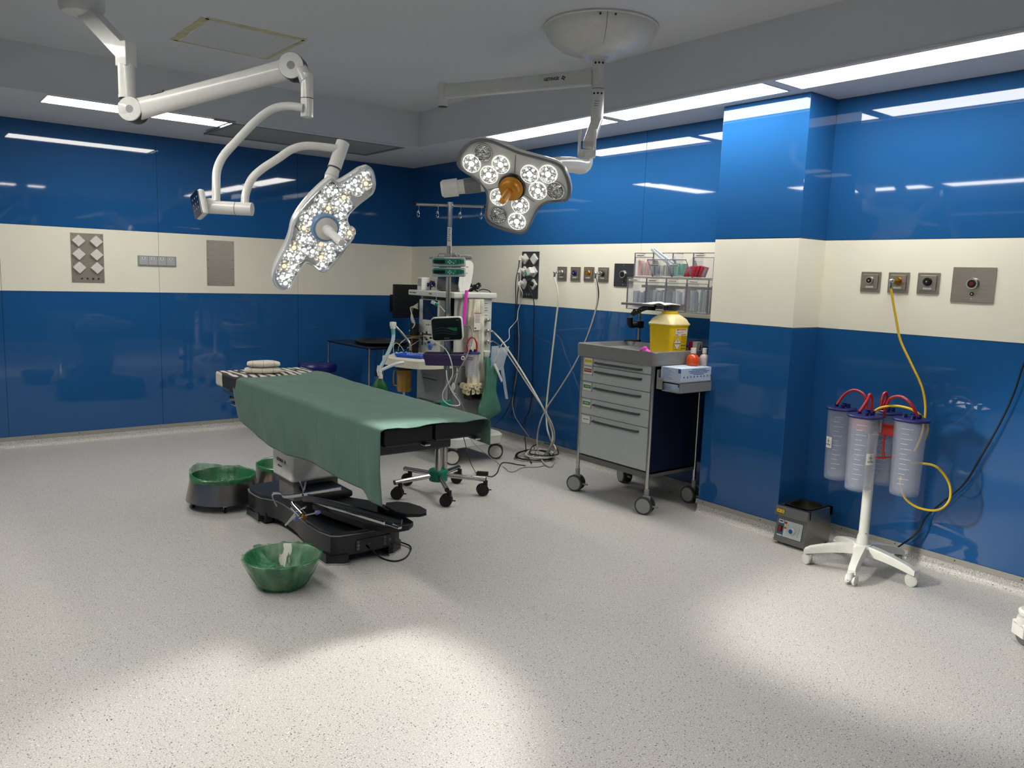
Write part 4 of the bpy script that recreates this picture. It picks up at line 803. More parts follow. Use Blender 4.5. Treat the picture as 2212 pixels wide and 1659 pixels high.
# rear posts and rails carrying the bins
PX = -.095
m = MB(); yl, yr = -3.46, -4.10
m.cyl((PX, yl, .99), (PX, yl, 1.42), .0115, n=16); m.cyl((PX, yl, 1.07), (PX, yl, 1.10), .018, n=16, mi=1); m.cyl((PX, yr-.03, .99), (PX, yr-.03, 1.66), .011, n=16); m.box((PX-.015, yr-.045, 1.45), (PX+.01, yr-.012, 1.52), bev=.003, mi=1); m.box((PX-.008, yl-.012, 1.37), (PX+.012, yl+.012, 1.40), mi=1); m.box((PX+.0, yr-.03, 1.385), (PX+.012, yl, 1.40), bev=.002, mi=1); m.box((PX+.0, yr-.03, 1.49), (PX+.012, yl, 1.51), bev=.002, mi=1)
out('rear_rack', m, [SSP, BLACK], CT, True)
m = MB(); m.tube([(PX, yl, 1.086), (PX-.04, yl+.04, 1.092), (PX-.07, yl+.08, 1.088)], .006, n=8); out('rack_clamp', m, BLACK, CT, True)
# side shelf
m = MB(); sx0, sx1, sy0, sy1, sz0, sz1 = X0+.02, -.16, -4.30, -4.105, .835, .90
m.box((sx0, sy0, sz0), (sx1, sy1, sz0+.003)); m.box((sx0, sy0, sz0), (sx1, sy0+.003, sz1+.008)); m.box((sx0, sy1-.003, sz0), (sx1, sy1, .97), bev=.001); m.box((sx1-.003, sy0, sz0), (sx1, sy1, sz1)); m.box((sx0, sy0, sz0), (sx0+.003, sy1, sz0+.01)); m.box((sx0, sy0, sz1), (sx1, sy1, sz1+.003)); m.box((sx0, sy1-.05, sz0), (sx0+.003, sy1, sz1+.02))
out('side_shelf', m, mat('shelf_steel_grey', (140, 140, 138), .5, metal=.3), CT, True)
# ---- clear tip-out bins
BINP = mat('bin_clear_plastic', (226, 230, 236), .08, trans=0, alpha=.10, coat=.3, var=.05); BINE = mat('bin_edge_plastic', (122, 116, 130), .15, alpha=.8, var=.05)
def bin_unit(name, label, y0, y1, z0, z1, xb, depth, n, fill, tipped):
    t = thing(name, label, 'storage bin', (xb, (y0+y1)/2, z0), group=None); ym = (y1-y0)
    m = MB(); e = .0028; x0 = xb-depth
    m.box((xb-.003, y0, z0), (xb, y1, z1)); m.box((x0, y0, z0), (xb, y1, z0+.004)); m.box((x0+.02, y0, z1-.004), (xb, y1, z1))
    for k in range(n+1): yy = y0+ym*k/n; m.box((x0+.01, yy-.0015, z0), (xb, yy+.0015, z1))
    out('housing', m, BINP, t, True)
    m = MB()
    for zz_ in (z0, z1): m.box((x0-.001, y0-.003, zz_-e), (x0+.006, y1+.003, zz_+e), bev=.001)
    for k in range(n+1): yy = y0+ym*k/n; m.box((x0-.0015, yy-.003, z0), (x0+.006, yy+.003, z1), bev=.001); m.box((x0, yy-.002, z1-.003), (xb, yy+.002, z1+.001))
    m.box((xb-.004, y0-.002, z0), (xb+.0, y0+.002, z1)); m.box((x0, y0-.002, z0-.002), (xb, y0+.002, z0+.002)); out('housing_edges', m, BINE, t, True)
    for k in range(n):
        ya = y0+ym*k/n+.006; yb = y0+ym*(k+1)/n-.006; tip = k in tipped
        m = MB(); zt = z1-.03; T = Matrix.Translation((x0, 0, z0+.008)) @ Matrix.Rotation(-.55 if tip else 0, 4, 'Y') @ Matrix.Translation((-x0, 0, -z0-.008))
        m.box((x0+.002, ya, z0+.006), (x0+.0045, yb, zt), T=T); m.box((x0+.002, ya, z0+.006), (xb-.02, ya+.002, zt-.02), T=T); m.box((x0+.002, yb-.002, z0+.006), (xb-.02, yb, zt-.02), T=T); m.box((x0+.002, ya, z0+.006), (xb-.02, yb, z0+.008), T=T)
        b = out('tip_out_drawer', m, BINP, t, True)
        m = MB(); m.box((x0+.000, ya, zt-.002), (x0+.007, yb, zt+.002), T=T); m.box((x0, ya-.001, z0+.006), (x0+.005, ya+.001, zt), T=T); m.box((x0, yb-.001, z0+.006), (x0+.005, yb+.001, zt), T=T); out('drawer_edges', m, BINE, b, True)
        m = MB(); w2 = (yb-ya); ly = yb-w2*.32; lz = z1-.018 if not tip else z0+.095
        m.box((x0-.004, ly-w2*.26, lz-.007), (x0-.0025, ly+w2*.26, lz+.008), T=T if tip else None); lab = out('bin_label', m, PAPER, b, True)
        m = MB(); m.box((x0-.0045, ly-w2*.2, lz-.0015), (x0-.004, ly+w2*.2, lz+.002), T=T if tip else None); out('label_print', m, PRINT, b, True)
    return t
BN0, BN1 = -4.235, -3.495
bx = -.13
bin_unit('clear_bin_unit', 'lower row of four clear tip-out bins full of wrapped syringes', BN0+.03, BN1+.02, 1.335, 1.560, bx, .13, 4, 0, ())
bin_unit('clear_bin_unit', 'upper row of clear tip-out bins, one with red wrapped items', BN0+.01, BN1-.02, 1.567, 1.735, bx, .11, 4, 0, (2, 1))
WRAP = [mat('wrapper_white', (196, 204, 212), .35, alpha=.85), mat('wrapper_blue_grey', (150, 164, 176), .35, alpha=.85), mat('wrapper_cream', (210, 204, 190), .4), mat('wrapper_teal', (70, 150, 130), .4), mat('wrapper_red', (186, 22, 48), .4), mat('wrapper_pink', (226, 160, 160), .4)]
rnd = random.Random(11)
def packs(y0, y1, z0, h, n, cols, lab, group, tilt=.1, x=-.195, w=.05, lean=0):
    for k in range(n):
        y = y0+(y1-y0)*(k+.5)/n; T = Matrix.Translation((x+rnd.uniform(-.015, .015), y, z0)) @ Matrix.Rotation(rnd.uniform(-.05, .05)+lean, 4, 'X') @ rotz(rnd.uniform(-.35, .35))
        hh = h*rnd.uniform(.85, 1.05); tw = (y1-y0)/n*.4; m = MB()
        m.box((-w/2, -tw/2, 0), (w/2, tw/2, hh), bev=tw*.3, T=T, mi=0); m.cyl((0, 0, .012), (0, 0, hh*.86), min(tw*.8, .008), T=T, n=10, mi=1)
        o = out('wrapped_syringe' if 'syringe' in group else 'wrapped_item', m, [cols[k % len(cols)], WRAP[1]], None); tag(o, lab, 'sterile pack', group)
q = (BN1+.02-(BN0+.03))/4
for k, (h, n, c) in enumerate(((.15, 7, [WRAP[0], WRAP[1]]), (.145, 6, [WRAP[0]]), (.135, 7, [WRAP[1], WRAP[0]]), (.125, 6, [WRAP[0], WRAP[1]]))):
    packs(BN0+.03+q*k+.012, BN0+.03+q*(k+1)-.012, 1.345, h, n, c, 'clear wrapped syringe standing in the lower row of bins, %s bin from the left' % ('fourth', 'third', 'second', 'first')[k], 'syringes in the %s lower bin' % ('fourth', 'third', 'second', 'first')[k])
q = (BN1-.02-(BN0+.01))/4
packs(BN0+.01+q*3+.012, BN1-.035, 1.577, .11, 5, [WRAP[5], WRAP[2]], 'pinkish wrapped item in the leftmost upper bin', 'packs in the leftmost upper bin', x=-.19)
packs(BN0+.01+q*2+.012, BN0+.01+q*3-.012, 1.577, .085, 5, [WRAP[1], WRAP[2]], 'grey wrapped item in the second upper bin', 'packs in the second upper bin', x=-.205)
packs(BN0+.01+q*1+.08, BN0+.01+q*2-.012, 1.577, .085, 3, [WRAP[3], WRAP[3]], 'green and white wrapped item in the third upper bin', 'green packs in the third upper bin', x=-.205)
packs(BN0+.01+q*.55, BN0+.01+q*1+.08, 1.577, .075, 6, [WRAP[4]], 'red wrapped needle pack in the upper bins', 'red packs in the upper bins', x=-.225, lean=.35)
m = MB(); p0, p1 = onx(1408, 538, -.25), onx(1452, 575, -.25); m.tube([p0, p0*.5+p1*.5+Vector((0, 0, -.004)), p1], .012, n=8, flat=.6); m.tube([p0+Vector((0, -.02, .003)), p1+Vector((0, -.01, .02))], .009, n=8, flat=.5)
tag(out('wrapped_tube', m, WRAP[0]), 'long clear wrapped tube lying across the upper bins', 'sterile pack')
# ---- monitor arm with flat tray and papers
t = thing('monitor_arm', 'black jointed arm with a flat grey tray on the cart rack', 'arm', (PX, yl, 1.2))
aj0 = Vector((PX, yl, 1.215)); aj1 = onx(1368, 705, -.20)
m = MB(); m.box(aj0+Vector((-.03, -.03, -.028)), aj0+Vector((.02, .03, .028)), bev=.005); out('clamp', m, BLACK, t, True)
e1 = onx(1372, 672, -.24); e2 = onx(1408, 661, -.28)
m = MB(); m.tube([aj0+Vector((-.03, 0, .0)), onx(1362, 702, -.19), onx(1361, 684, -.22)], .022, n=8, sub=4); m.sph(e1, .02, n=12); out('lower_link', m, BLACK, t, True)
m = MB(); m.tube([e1+Vector((0, .02, -.02)), e1*.5+e2*.5+Vector((0, 0, 0)), e2, e2+(e2-e1)*.15], .019, n=8, sub=4); m.box(e2+Vector((-.02, -.02, -.03)), e2+Vector((.02, .02, .01)), bev=.005)
for f_ in (.2, .5, .85): m.sph(e1+(e2-e1)*f_+Vector((-.019, 0, -.004)), .004, n=8, mi=1)
out('upper_link', m, [BLACK, CHR], t, True)
ta, tb2 = onx(1341, 655, -.40), onx(1432, 657, -.40); zt = 1.378
m = MB(); m.box((-.43, -3.97, zt), (-.20, -3.60, zt+.006), bev=.002); m.box((-.445, -3.90, zt-.010), (-.43, -3.60, zt+.006), bev=.002); m.box((-.25, -3.98, zt-.004), (-.17, -3.68, zt+.010), bev=.003, mi=1); out('flat_tray', m, [mat('tray_grey_metal', (120, 122, 122), .45, metal=.4), DGREY], t, True)
m = MB(); nl = 12
def paper(u, v): return (-.445+u*.16, -4.00+v*.20, zt+.0085+.006*math.sin(u*3+v*5)+.004*math.sin(v*9)-(.008 if v < .3 else 0)*(1-v/.3)*.5)
m.grid(paper, 10, 14); o = out('paper_sheets', m, mat('white_paper', (232, 232, 230), .7), None, solid=.006, ang=80); tag(o, 'loose white papers on the flat grey tray above the sharps bin', 'papers')
# ---- sharps container
SHC = Vector((-.335, -3.955, 1.0535)); SRZ = math.radians(2)
t = thing('sharps_container', 'yellow sharps container with a cream domed lid on the cart', 'sharps container', SHC, SRZ)
YEL = mat('yellow_plastic', (222, 186, 8), .38); CRL = mat('cream_lid', (224, 210, 160), .4)
def rr(hx, hy, r, z): return ring(-hx, hx, -hy, hy, z, r)
m = MB(); fs, vs = loft(m, [rr(.086, .094, .030, 0), rr(.088, .096, .030, .008), rr(.096, .104, .030, .188), rr(.101, .109, .030, .192), rr(.101, .109, .030, .202)]); m.add(vs, fs); out('body', m, YEL, t)
m = MB(); fs, vs = loft(m, [rr(.103, .111, .030, .200), rr(.103, .111, .030, .206), rr(.098, .106, .034, .214), rr(.091, .098, .044, .236), rr(.070, .075, .050, .258), rr(.056, .058, .045, .268)]); m.add(vs, fs)
out('lid', m, CRL, t, ang=60)
m = MB(); m.cyl((0, 0, .264), (0, 0, .286), .056, n=32); out('ring_cap', m, YEL, t)
# label on the right-hand face
fx = facing((.0, -.0990, .092), (0, -1, -.043), (0, 0, 1)); fx = fx @ Matrix.Translation((0, 0, .0025)) @ Matrix.Diagonal((.82, .94, 1, 1))
RED = mat('label_red', (176, 34, 28), .6); LW = mat('label_white', (222, 214, 190), .6)
m = MB(); m.box((-.078, -.090, 0), (.078, .088, .001), T=fx); m.box((-.078, .038, .001), (.078, .088, .0014), T=fx, mi=1); lb = out('warning_label', m, [YEL, LW], t)
for (x, y, w2, h2) in ((0, .080, .14, .010), (-.05, .043, .045, .006), (.035, .043, .075, .006)):
    pass
text('warning_lettering', 'OBJETOS CORTANTES', .0125, fx @ Matrix.Translation((0, .081, .0015)), RED, lb, False, bold=.0004); text('warning_lettering', 'PELIGRO', .0095, fx @ Matrix.Translation((-.052, .045, .0015)), RED, lb, False, bold=.0003); text('warning_lettering', 'RESIDUOS BIO', .0095, fx @ Matrix.Translation((.035, .045, .0015)), RED, lb, False, bold=.0003)
m = MB(); m.tube([fx @ Vector(p) for p in ((-.05, .060, .002), (-.044, .068, .002), (-.036, .058, .002), (-.028, .064, .002), (-.018, .059, .002), (-.006, .064, .002), (.004, .060, .002), (.014, .070, .002), (.018, .058, .002))], .0009, n=5); out('handwriting', m, mat('green_ink', (40, 90, 60), .6), lb)
m = MB(); Td = fx @ Matrix.Translation((-.036, -.016, .001)) @ rotz(PI/4); m.box((-.036, -.036, 0), (.036, .036, .0005), T=Td, mi=1); m.box((-.033, -.033, .0005), (.033, .033, .0009), T=Td); Td2 = fx @ Matrix.Translation((-.036, -.016, .002)); m.box((-.040, -.004, 0), (.040, .001, .0004), T=Td2, mi=1)
for a in (PI/2, PI/2+2.094, PI/2+4.189): m.lathe([(.0052, 0), (.0072, 0)], Td2 @ Matrix.Translation((.0065*math.cos(a), .018+.0065*math.sin(a), .0003)), n=20, mi=1)
m.cyl((0, .018, .0), (0, .018, .0006), .0025, T=Td2, n=10, mi=1); out('biohazard_diamond', m, [LW, PRINT], lb)
m = MB()
for k in range(6): m.box((.006+.002*k, .030-.009*k, .001), (.074, .0325-.009*k, .0014), T=fx)
for k in range(3):
    for r_ in range(2): m.box((.016+.021*k, -.040-.022*r_, .001), (.028+.021*k, -.026-.022*r_, .0014), T=fx)
for k in range(5): m.box((-.074+(k % 2)*.07, -.062-.006*k, .001), (-.020+(k % 2)*.06, -.0595-.006*k, .0014), T=fx)
out('label_print', m, mat('label_dark_print', (70, 62, 20), .6), lb)
# ---- small things on the cart
PINK = mat('magenta_strap', (204, 52, 168), .6)
for (px, py, lab) in ((1393, 762, 'crumpled magenta rubber strap on the front edge of the cart top'), (1419, 763, 'small magenta scrap beside the sharps container')):
    c = onx(px, py, -.628 if px < 1400 else -.560); c.z = ZR+.003 if px < 1400 else ZW+.006
    m = MB(); m.tube([c+Vector((.0, .045, -.004)), c+Vector((-.012, .02, .004)), c+Vector((0, 0, .018 if px < 1400 else .004)), c+Vector((.006, -.012, .006)), c+Vector((-.008, -.03, .002)), c+Vector((.0, -.05, -.004))] if px < 1400 else [c, c+Vector((0, -.02, .003)), c+Vector((.005, -.035, -.002))], .010 if px < 1400 else .005, n=8, flat=.35); tag(out('rubber_strap', m, PINK), lab, 'strap')
t = thing('medicine_box', 'small pink and white carton behind the sharps container', 'box', (-.155, -4.07, ZW)); MAG = mat('carton_magenta', (160, 24, 72), .5)
m = MB(); T = Matrix.Translation((-.165, -4.055, ZW+.001)); m.box((-.03, -.035, 0), (.03, .035, .085), bev=.001, T=T); m.box((-.0305, -.0355, 0), (.0305, .0, .085), bev=.001, T=T @ Matrix.Translation((0, .036, 0)), mi=1); m.prism([(-.01, -.03), (.012, -.03), (.012, .03)], 0, .0006, T=facing((-.165, -4.0905, ZW+.05), (0, -1, 0)), mi=2); out('carton', m, [PAPER, MAG, mat('carton_purple', (110, 24, 96), .5)], t, True)
GLV = mat('glove_box_card', (178, 192, 210), .6); GLB = mat('glove_box_blue', (44, 84, 150), .6)
def glove_box(name, x0, x1, y0, y1, z0, z1, label):
    t = thing(name, label, 'glove box', ((x0+x1)/2, (y0+y1)/2, z0)); m = MB(); m.box((x0, y0, z0), (x1, y1, z1), bev=.0015); out('carton', m, GLV, t, True)
    m = MB(); T = facing(((x0+x1)/2, y0-.0004, (z0+z1)/2), (0, -1, 0)); h = (z1-z0)/2; w2 = (x1-x0)/2
    for k, w3 in enumerate((.4, .6, .5, .3)): m.box((-w2*w3, h*(.72-.22*k), 0), (w2*w3, h*(.80-.22*k), .0005), T=T)
    for k in range(9): m.box((-w2*.85+w2*.19*k, -h*.35, 0), (-w2*.80+w2*.19*k, -h*.12, .0005), T=T)
    m.box((w2*.86, h*.35, 0), (w2*.98, h*.98, .0006), T=T)
    T = facing((x0-.0004, (y0+y1)/2, (z0+z1)/2), (-1, 0, 0)); w2 = (y1-y0)/2
    for k in range(8): m.box((-w2*.85, h*(.75-.2*k), 0), (-w2*.85+w2*(.7+.5*((k*37) % 5)/5), h*(.79-.2*k), .0005), T=T)
    m.box((w2*.72, h*.35, 0), (w2*.98, h*.95, .0006), T=T); out('box_print', m, GLB, t, True)
glove_box('glove_box', -.585, -.235, -4.292, -4.125, sz1+.004, sz1+.094, 'pale blue glove box lying on top of the side shelf of the cart')
glove_box('glove_box', -.575, -.235, -4.285, -4.13, sz0+.004, sz1-.012, 'pale blue glove box inside the side shelf of the cart')
def bottle(p, col, r, h, label):
    t = thing('bottle', label, 'bottle', p); m = MB(); m.lathe([(0, 0), (r*.9, 0), (r, h*.08), (r, h*.4), (r*.75, h*.56), (r*.38, h*.66), (r*.38, h*.72), (0, h*.72)], n=28); out('body', m, col, t)
    m = MB(); m.cyl((0, 0, h*.70), (0, 0, h), r*.45, r2=r*.42, n=20); out('cap', m, ABS, t)
bottle((-.345, -4.185, sz1+.0955), mat('orange_antiseptic', (206, 72, 22), .3, coat=.4), .042, .115, 'round orange bottle with a white cap on the glove box')
bottle((-.265, -4.215, sz1+.0955), mat('clear_bottle', (196, 186, 184), .2, alpha=.75), .036, .115, 'clear bottle with a white cap beside the orange bottle')
# ------------------------------------------------------------------ infusion stand
RH = Vector((RGT.x, RGT.y, 0)).normalized(); VN = Vector((-FWD.x, -FWD.y, 0)).normalized(); UP = Vector((0, 0, 1))
HC = Vector((-1.525, -2.955, 0)); PA = Vector((-1.548, -2.985, 0)); PB = Vector((-1.482, -2.965, 0))
IV = thing('infusion_stand', 'tall steel infusion stand on a green five-legged base, with hooks on top', 'drip stand', HC)
m = MB(); m.lathe([(0, .095), (.062, .095), (.066, .10), (.066, .13), (.070, .155), (.070, .165), (.064, .175), (0, .178)], Matrix.Translation(HC), n=32); out('hub', m, TEAL, IV, True)
for k in range(5):
    a = math.radians(-113+72*k); d = Vector((math.cos(a), math.sin(a), 0))
    m = MB(); m.cyl(HC+d*.05+UP*.135, HC+d*.335+UP*.118, .0165, n=20); m.cyl(HC+d*.334+UP*.118, HC+d*.340+UP*.1175, .0168, n=20, mi=1); out('leg', m, [SSP, BLACK], IV, True)
    caster(IV, HC.x+d.x*.315, HC.y+d.y*.315, .042, math.atan2(RH.y, RH.x)+PI+(.2 if k % 2 else -.1), BLACK, BLACK, w_=.018, top=.108)
m = MB(); m.cyl(PA+UP*.17, PA+UP*.60, .0235, n=24); m.cyl(PA+UP*.60, PA+UP*.612, .0235, r2=.018, n=24, mi=1); out('short_pole', m, [SSP, BLACK], IV, True)
m = MB(); m.cyl(PB+UP*.14, PB+UP*1.30, .0205, n=24); m.cyl(PB+UP*1.29, PB+UP*2.02, .0165, n=24); m.cyl(PB+UP*1.985, PB+UP*2.022, .020, n=24); m.cyl(PB+UP*.135, PB+UP*.165, .024, mi=1, n=20); out('tall_pole', m, [SSP, BLACK], IV, True)
for z in (.36, .645):
    m = MB(); T = Matrix.Translation((PA+PB)/2+UP*z) @ rotz(math.atan2((PB-PA).y, (PB-PA).x)); m.box((-.062, -.03, -.02), (.064, .03, .022), bev=.006, T=T); m.box((-.10, -.034, -.019), (-.058, .0, .019), bev=.003, T=Matrix.Translation(PA+UP*z+VN*.03) @ rotz(math.atan2(RH.y, RH.x)) @ Matrix.Translation((.07, 0, 0)), mi=1); out('pole_clamp', m, [TEAL, BLACK], IV, True)
bc = PB+UP*2.0; hb = .228
m = MB(); m.cyl(bc-RH*hb, bc+RH*hb, .0085, n=16); m.cyl(bc-RH*(hb+.02), bc-RH*hb, .011, n=16, mi=1); m.cyl(bc+RH*hb, bc+RH*(hb+.02), .011, n=16, mi=1); out('hook_bar', m, [SSP, BLACK], IV, True)
for px in (913, 953, 1000, 1043):
    x = (px-979)*5.6/FPX; p = bc+RH*x; m = MB(); m.tube([p+UP*.008, p+UP*(-.02)+RH*.004, p-UP*.035+RH*.003, p-UP*.05-RH*.006, p-UP*.07-RH*.007, p-UP*.083, p-UP*.075+RH*.008, p-UP*.055+RH*.007], .0028, n=6, sub=4); m.sph(p-UP*.05, .007, n=8); out('hook', m, CHR, IV, True)
m = MB(); T = facing(PB+UP*1.79+VN*.0168, VN); m.box((-.014, -.06, -.004), (.014, .065, .0005), bev=.0003, T=T)
for k in range(7): m.box((-.011, .05-.013*k, .0005), (.009-.003*(k % 3), .054-.013*k, .0008), T=T, mi=1)
out('pole_sticker', m, [PAPER, PRINT], IV, True)
# syringe pumps
def pump(cpx, cpy, label):
    c = ond(cpx, cpy, 5.36); t = thing('syringe_pump', label, 'infusion pump', c, group=None); T = facing(c, VN, UPV)
    m = MB(); m.box((-.112, -.031, -.11), (.112, .031, 0), bev=.010, T=T); out('housing', m, mat('pump_grey', (164, 172, 166), .4), t, True)
    m = MB(); m.prism(smooth_poly([(-.106, -.018), (.106, -.018), (.106, .020), (0, .021), (-.05, .026), (-.106, .026)], 1), 0, .0015, T=T); out('front_panel', m, TEAL, t, True)
    m = MB(); m.box((-.098, -.010, .0015), (-.022, .014, .0022), bev=.0005, T=T); out('display', m, mat('pump_display', (24, 14, 26), .2), t, True)
    for (x, y) in ((0, .0), (.010, .009), (.020, 0), (.010, -.009), (.035, -.008)): m = MB(); m.cyl((x, y, .0015), (x, y, .003), .0042, T=T, n=14); out('button', m, ABS, t, True)
    m = MB(); m.cyl((.048, .007, .0015), (.048, .007, .003), .0035, T=T, n=12); out('button', m, mat('ochre_button', (190, 140, 60), .5), t, True)
    for x in (.062, .083): m = MB(); m.box((x-.005, -.012, .0015), (x+.006, .012, .0022), T=T); out('button', m, mat('dark_teal', (0, 84, 72), .5), t, True)
pump(968.5, 566, 'grey and green syringe pump on the infusion stand, upper of the two'); pump(968.5, 588, 'grey and green syringe pump on the infusion stand, lower of the two')
c = ond(968, 555, 5.38)
t = thing('pump_holder', 'steel wire handle and grey clamp above the two pumps', 'holder', c); m = MB(); T = facing(c, VN, UPV)
m.tube([(-.115, -.003, -.06), (.115, .003, -.06)], .0035, n=8); m.v = [T @ v for v in m.v]
q = MB(); q.tube([T @ Vector(p) for p in ((-.075, 0, -.03), (-.062, .022, -.03), (.045, .022, -.03), (.062, 0, -.03))], .003, n=6, smooth=False); m.v += q.v; n0 = len(m.v)-len(q.v); m.f += [tuple(i+n0 for i in f) for f in q.f]; m.m += q.m
m.box((-.135, -.012, -.07), (-.115, .004, -.05), bev=.003, T=T); out('handle', m, SS, t, True)
m = MB(); T2 = facing(PB+UP*1.66, VN, UPV); m.box((.015, -.018, -.03), (.075, .014, .01), bev=.006, T=T2); m.cyl((.07, -.002, -.01), (.10, -.004, -.01), .012, T=T2); m.cyl((.095, -.004, -.01), (.155, -.007, -.01), .018, r2=.013, T=T2, n=18); m.box((-.03, -.02, -.03), (.02, .016, .028), bev=.004, T=T2); out('clamp', m, GREYP, t, True)
# brain monitor on the pole
c = ond(965, 711, 5.34); t = thing('depth_monitor', 'small black-screened monitor with a white frame clamped to the infusion stand', 'monitor', c); T = facing(c, VN-UP*.12+RH*-.1, UPV-RGT*.03)
m = MB(); m.prism(ring2 := [(p[0], p[1]) for p in ring(-.107, .107, -.080, .080, 0, .024)], -.035, 0, T=T, bev=.004); m.box((-.03, -.03, -.075), (.03, .03, -.03), bev=.006, T=T); out('housing', m, ABS, t, True)
m = MB(); m.prism([(p[0], p[1]) for p in ring(-.101, .101, -.074, .074, 0, .019)], .0, .0015, T=T); out('front_glass', m, GLOSSB, t, True)
m = MB(); m.box((-.080, -.050, .0015), (.072, .044, .002), T=T); sc = out('screen', m, mat('navy_display', (6, 14, 24), .15), t, True)
GRN = emit('green_trace', (20, 120, 70), .10, (10, 90, 50)); GRY = mat('grey_trace', (90, 96, 100), .5)
def tr(pts, r, mt, nm):
    m = MB(); m.tube([T @ Vector((x, y, .0024)) for x, y in pts], r, n=4, flat=.3); out(nm, m, mt, sc, True)
tr([(-.078, .002), (-.05, .010), (-.025, .012), (-.006, .006), (.0, -.004)], .0008, GRY, 'trace'); tr([(-.076, -.012), (-.04, -.006), (0, -.012), (.035, -.022), (.07, -.024)], .0006, GRY, 'trace'); tr([(-.076, -.03), (-.03, -.024), (.02, -.034), (.07, -.036)], .0006, GRY, 'trace')
m = MB(); m.prism([(-.002, .008), (.018, .013), (.045, .008), (.07, .010), (.07, -.014), (.045, -.012), (.02, -.002)], .002, .0024, T=T); out('trace_area', m, GRN, sc, True)
text('lettering', 'CONOX', .010, T @ Matrix.Translation((-.004, -.062, .0016)), GREYP, t); text('lettering', 'fresenius', .006, T @ Matrix.Translation((.078, .060, .0016)), PAPER, t)
# purple tray on the pole
c = ond(958, 776, 5.38); t = thing('purple_tray', 'dark purple plastic tray clamped to the infusion stand', 'tray', c); T = facing(c, VN, UPV+RGT*.02)
m = MB(); PUR = mat('dark_purple_plastic', (52, 42, 82), .45)
lo = [ring(-.125, .125, -.15, 0, -.045, .02), ring(-.132, .132, -.155, .004, -.005, .02), ring(-.140, .140, -.165, .010, .0, .02), ring(-.142, .142, -.165, .012, .030, .02), ring(-.134, .134, -.157, .004, .034, .02), ring(-.125, .125, -.15, -.004, -.030, .02)]
R90 = T @ Matrix(((1, 0, 0, 0), (0, 0, 1, 0), (0, 1, 0, 0), (0, 0, 0, 1)))
fs, vs = loft(m, lo); m.add(vs, fs, R90); out('tray_body', m, PUR, t, True)
m = MB(); m.lathe([(.010, -.003), (.014, 0), (.010, .003), (.007, 0), (.010, -.003)], T @ Matrix.Translation((.132, .012, .012)) @ Matrix.Rotation(.5, 4, 'Y'), n=20); out('ring_tag', m, ABS, t, True)
# ------------------------------------------------------------------ anaesthesia machine
AM = thing('anaesthesia_machine', 'white anaesthesia machine with shelf, drawers and four white wheels in the far corner', 'anaesthesia machine', (-.69, -1.97, 0))
MW = mat('machine_white', (196, 198, 190), .42); MG = mat('machine_grey', (138, 142, 142), .45); MD = mat('machine_dark_recess', (72, 74, 72), .6)
AX, AY = -.950, -2.280
m = MB(); fs, vs = loft(m, [[(x, y, z) for x, y in [(p[0], p[1]) for p in ring(-1.03+k, -.49-k, -2.385+k, -1.60-k, 0, .07)]] for z, k in ((.150, .01), (.158, 0), (.222, 0), (.240, .02))]); m.add(vs, fs); out('base_platform', m, MW, AM, True)
for (x, y, a) in ((-.955, -2.285, math.radians(-38)), (-.515, -2.285, math.radians(-38)), (-.96, -1.705, math.radians(-40)), (-.52, -1.72, .3)): caster(AM, x, y, .064, math.atan2(RH.y, RH.x)+PI, mat('dark_tyre', (52, 48, 44), .6), MW, lever=False, w_=.022, top=.15)
m = MB(); m.box((-.925, -2.265, .235), (-.60, -1.66, .80), bev=.008); out('lower_cabinet', m, MG, AM, True)
m = MB(); m.box((-.952, -2.20, .475), (-.92, -1.70, .775), bev=.012, seg=3); d = out('drawer', m, MG, AM, True)
m = MB(); m.box((-.958, -2.02, .665), (-.945, -1.80, .69), bev=.006); m.box((-.9535, -2.02, .655), (-.950, -1.80, .668), mi=1); out('drawer_grip', m, [MG, MD], d, True)
m = MB(); m.box((-.94, -2.262, .40), (-.915, -1.68, .462), bev=.008); out('lower_lip', m, MG, AM, True)
m = MB(); m.cyl((-.90, -2.2655, .66), (-.90, -2.275, .66), .013, n=18); m.cyl((-.90, -2.275, .66), (-.90, -2.277, .66), .006, n=12, mi=1); out('lock', m, [CHR, BLACK], AM, True)
m = MB(); wt = [(-.92, -2.335), (-1.27, -2.335), (-1.365, -2.16), (-1.385, -1.93), (-1.33, -1.76), (-.92, -1.72)]; m.prism(smooth_poly(wt, 1), .798, .860, bev=.006); m.prism(smooth_poly(offset_poly(wt, .93), 1), .848, .863); out('worktop', m, mat('worktop_cream', (206, 202, 186), .45), AM, True)
m = MB(); m.box((-.94, -2.27, .80), (-.60, -1.65, .90), bev=.005); out('middle_shelf', m, MW, AM, True)
m = MB(); m.box((-.65, -2.27, .90), (-.60, -1.65, 1.352), bev=.005); m.box((-.90, -1.70, .90), (-.61, -1.66, 1.352), bev=.005); m.box((-.94, -2.275, .90), (-.60, -2.235, 1.352), bev=.006); out('upper_housing', m, MW, AM, True)
m = MB(); m.box((-.68, -1.72, .902), (-.652, -2.23, 1.35)); out('recess_back', m, MD, AM, True)
m = MB(); m.box((-.90, -2.235, 1.09), (-.68, -1.90, 1.105), bev=.003); out('recess_shelf', m, MG, AM, True)
m = MB(); m.box((-1.005, -2.325, 1.352), (-.578, -1.625, 1.398), bev=.010, seg=3); m.box((-1.007, -2.29, 1.353), (-1.0, -2.22, 1.396), bev=.002, mi=1); out('top_shelf', m, [MW, MG], AM, True)
text('brand_lettering', 'DATEX-OHMEDA', .014, facing((-1.0055, -1.70, 1.374), (-1, 0, 0)), PRINT, AM, bold=.0003); text('brand_lettering', 'AESPIRE', .014, facing((-1.0055, -1.98, 1.374), (-1, 0, 0)), PRINT, AM, bold=.0003)
y_a = onx(907, 660, -.955).y; y_b = onx(951, 660, -.955).y
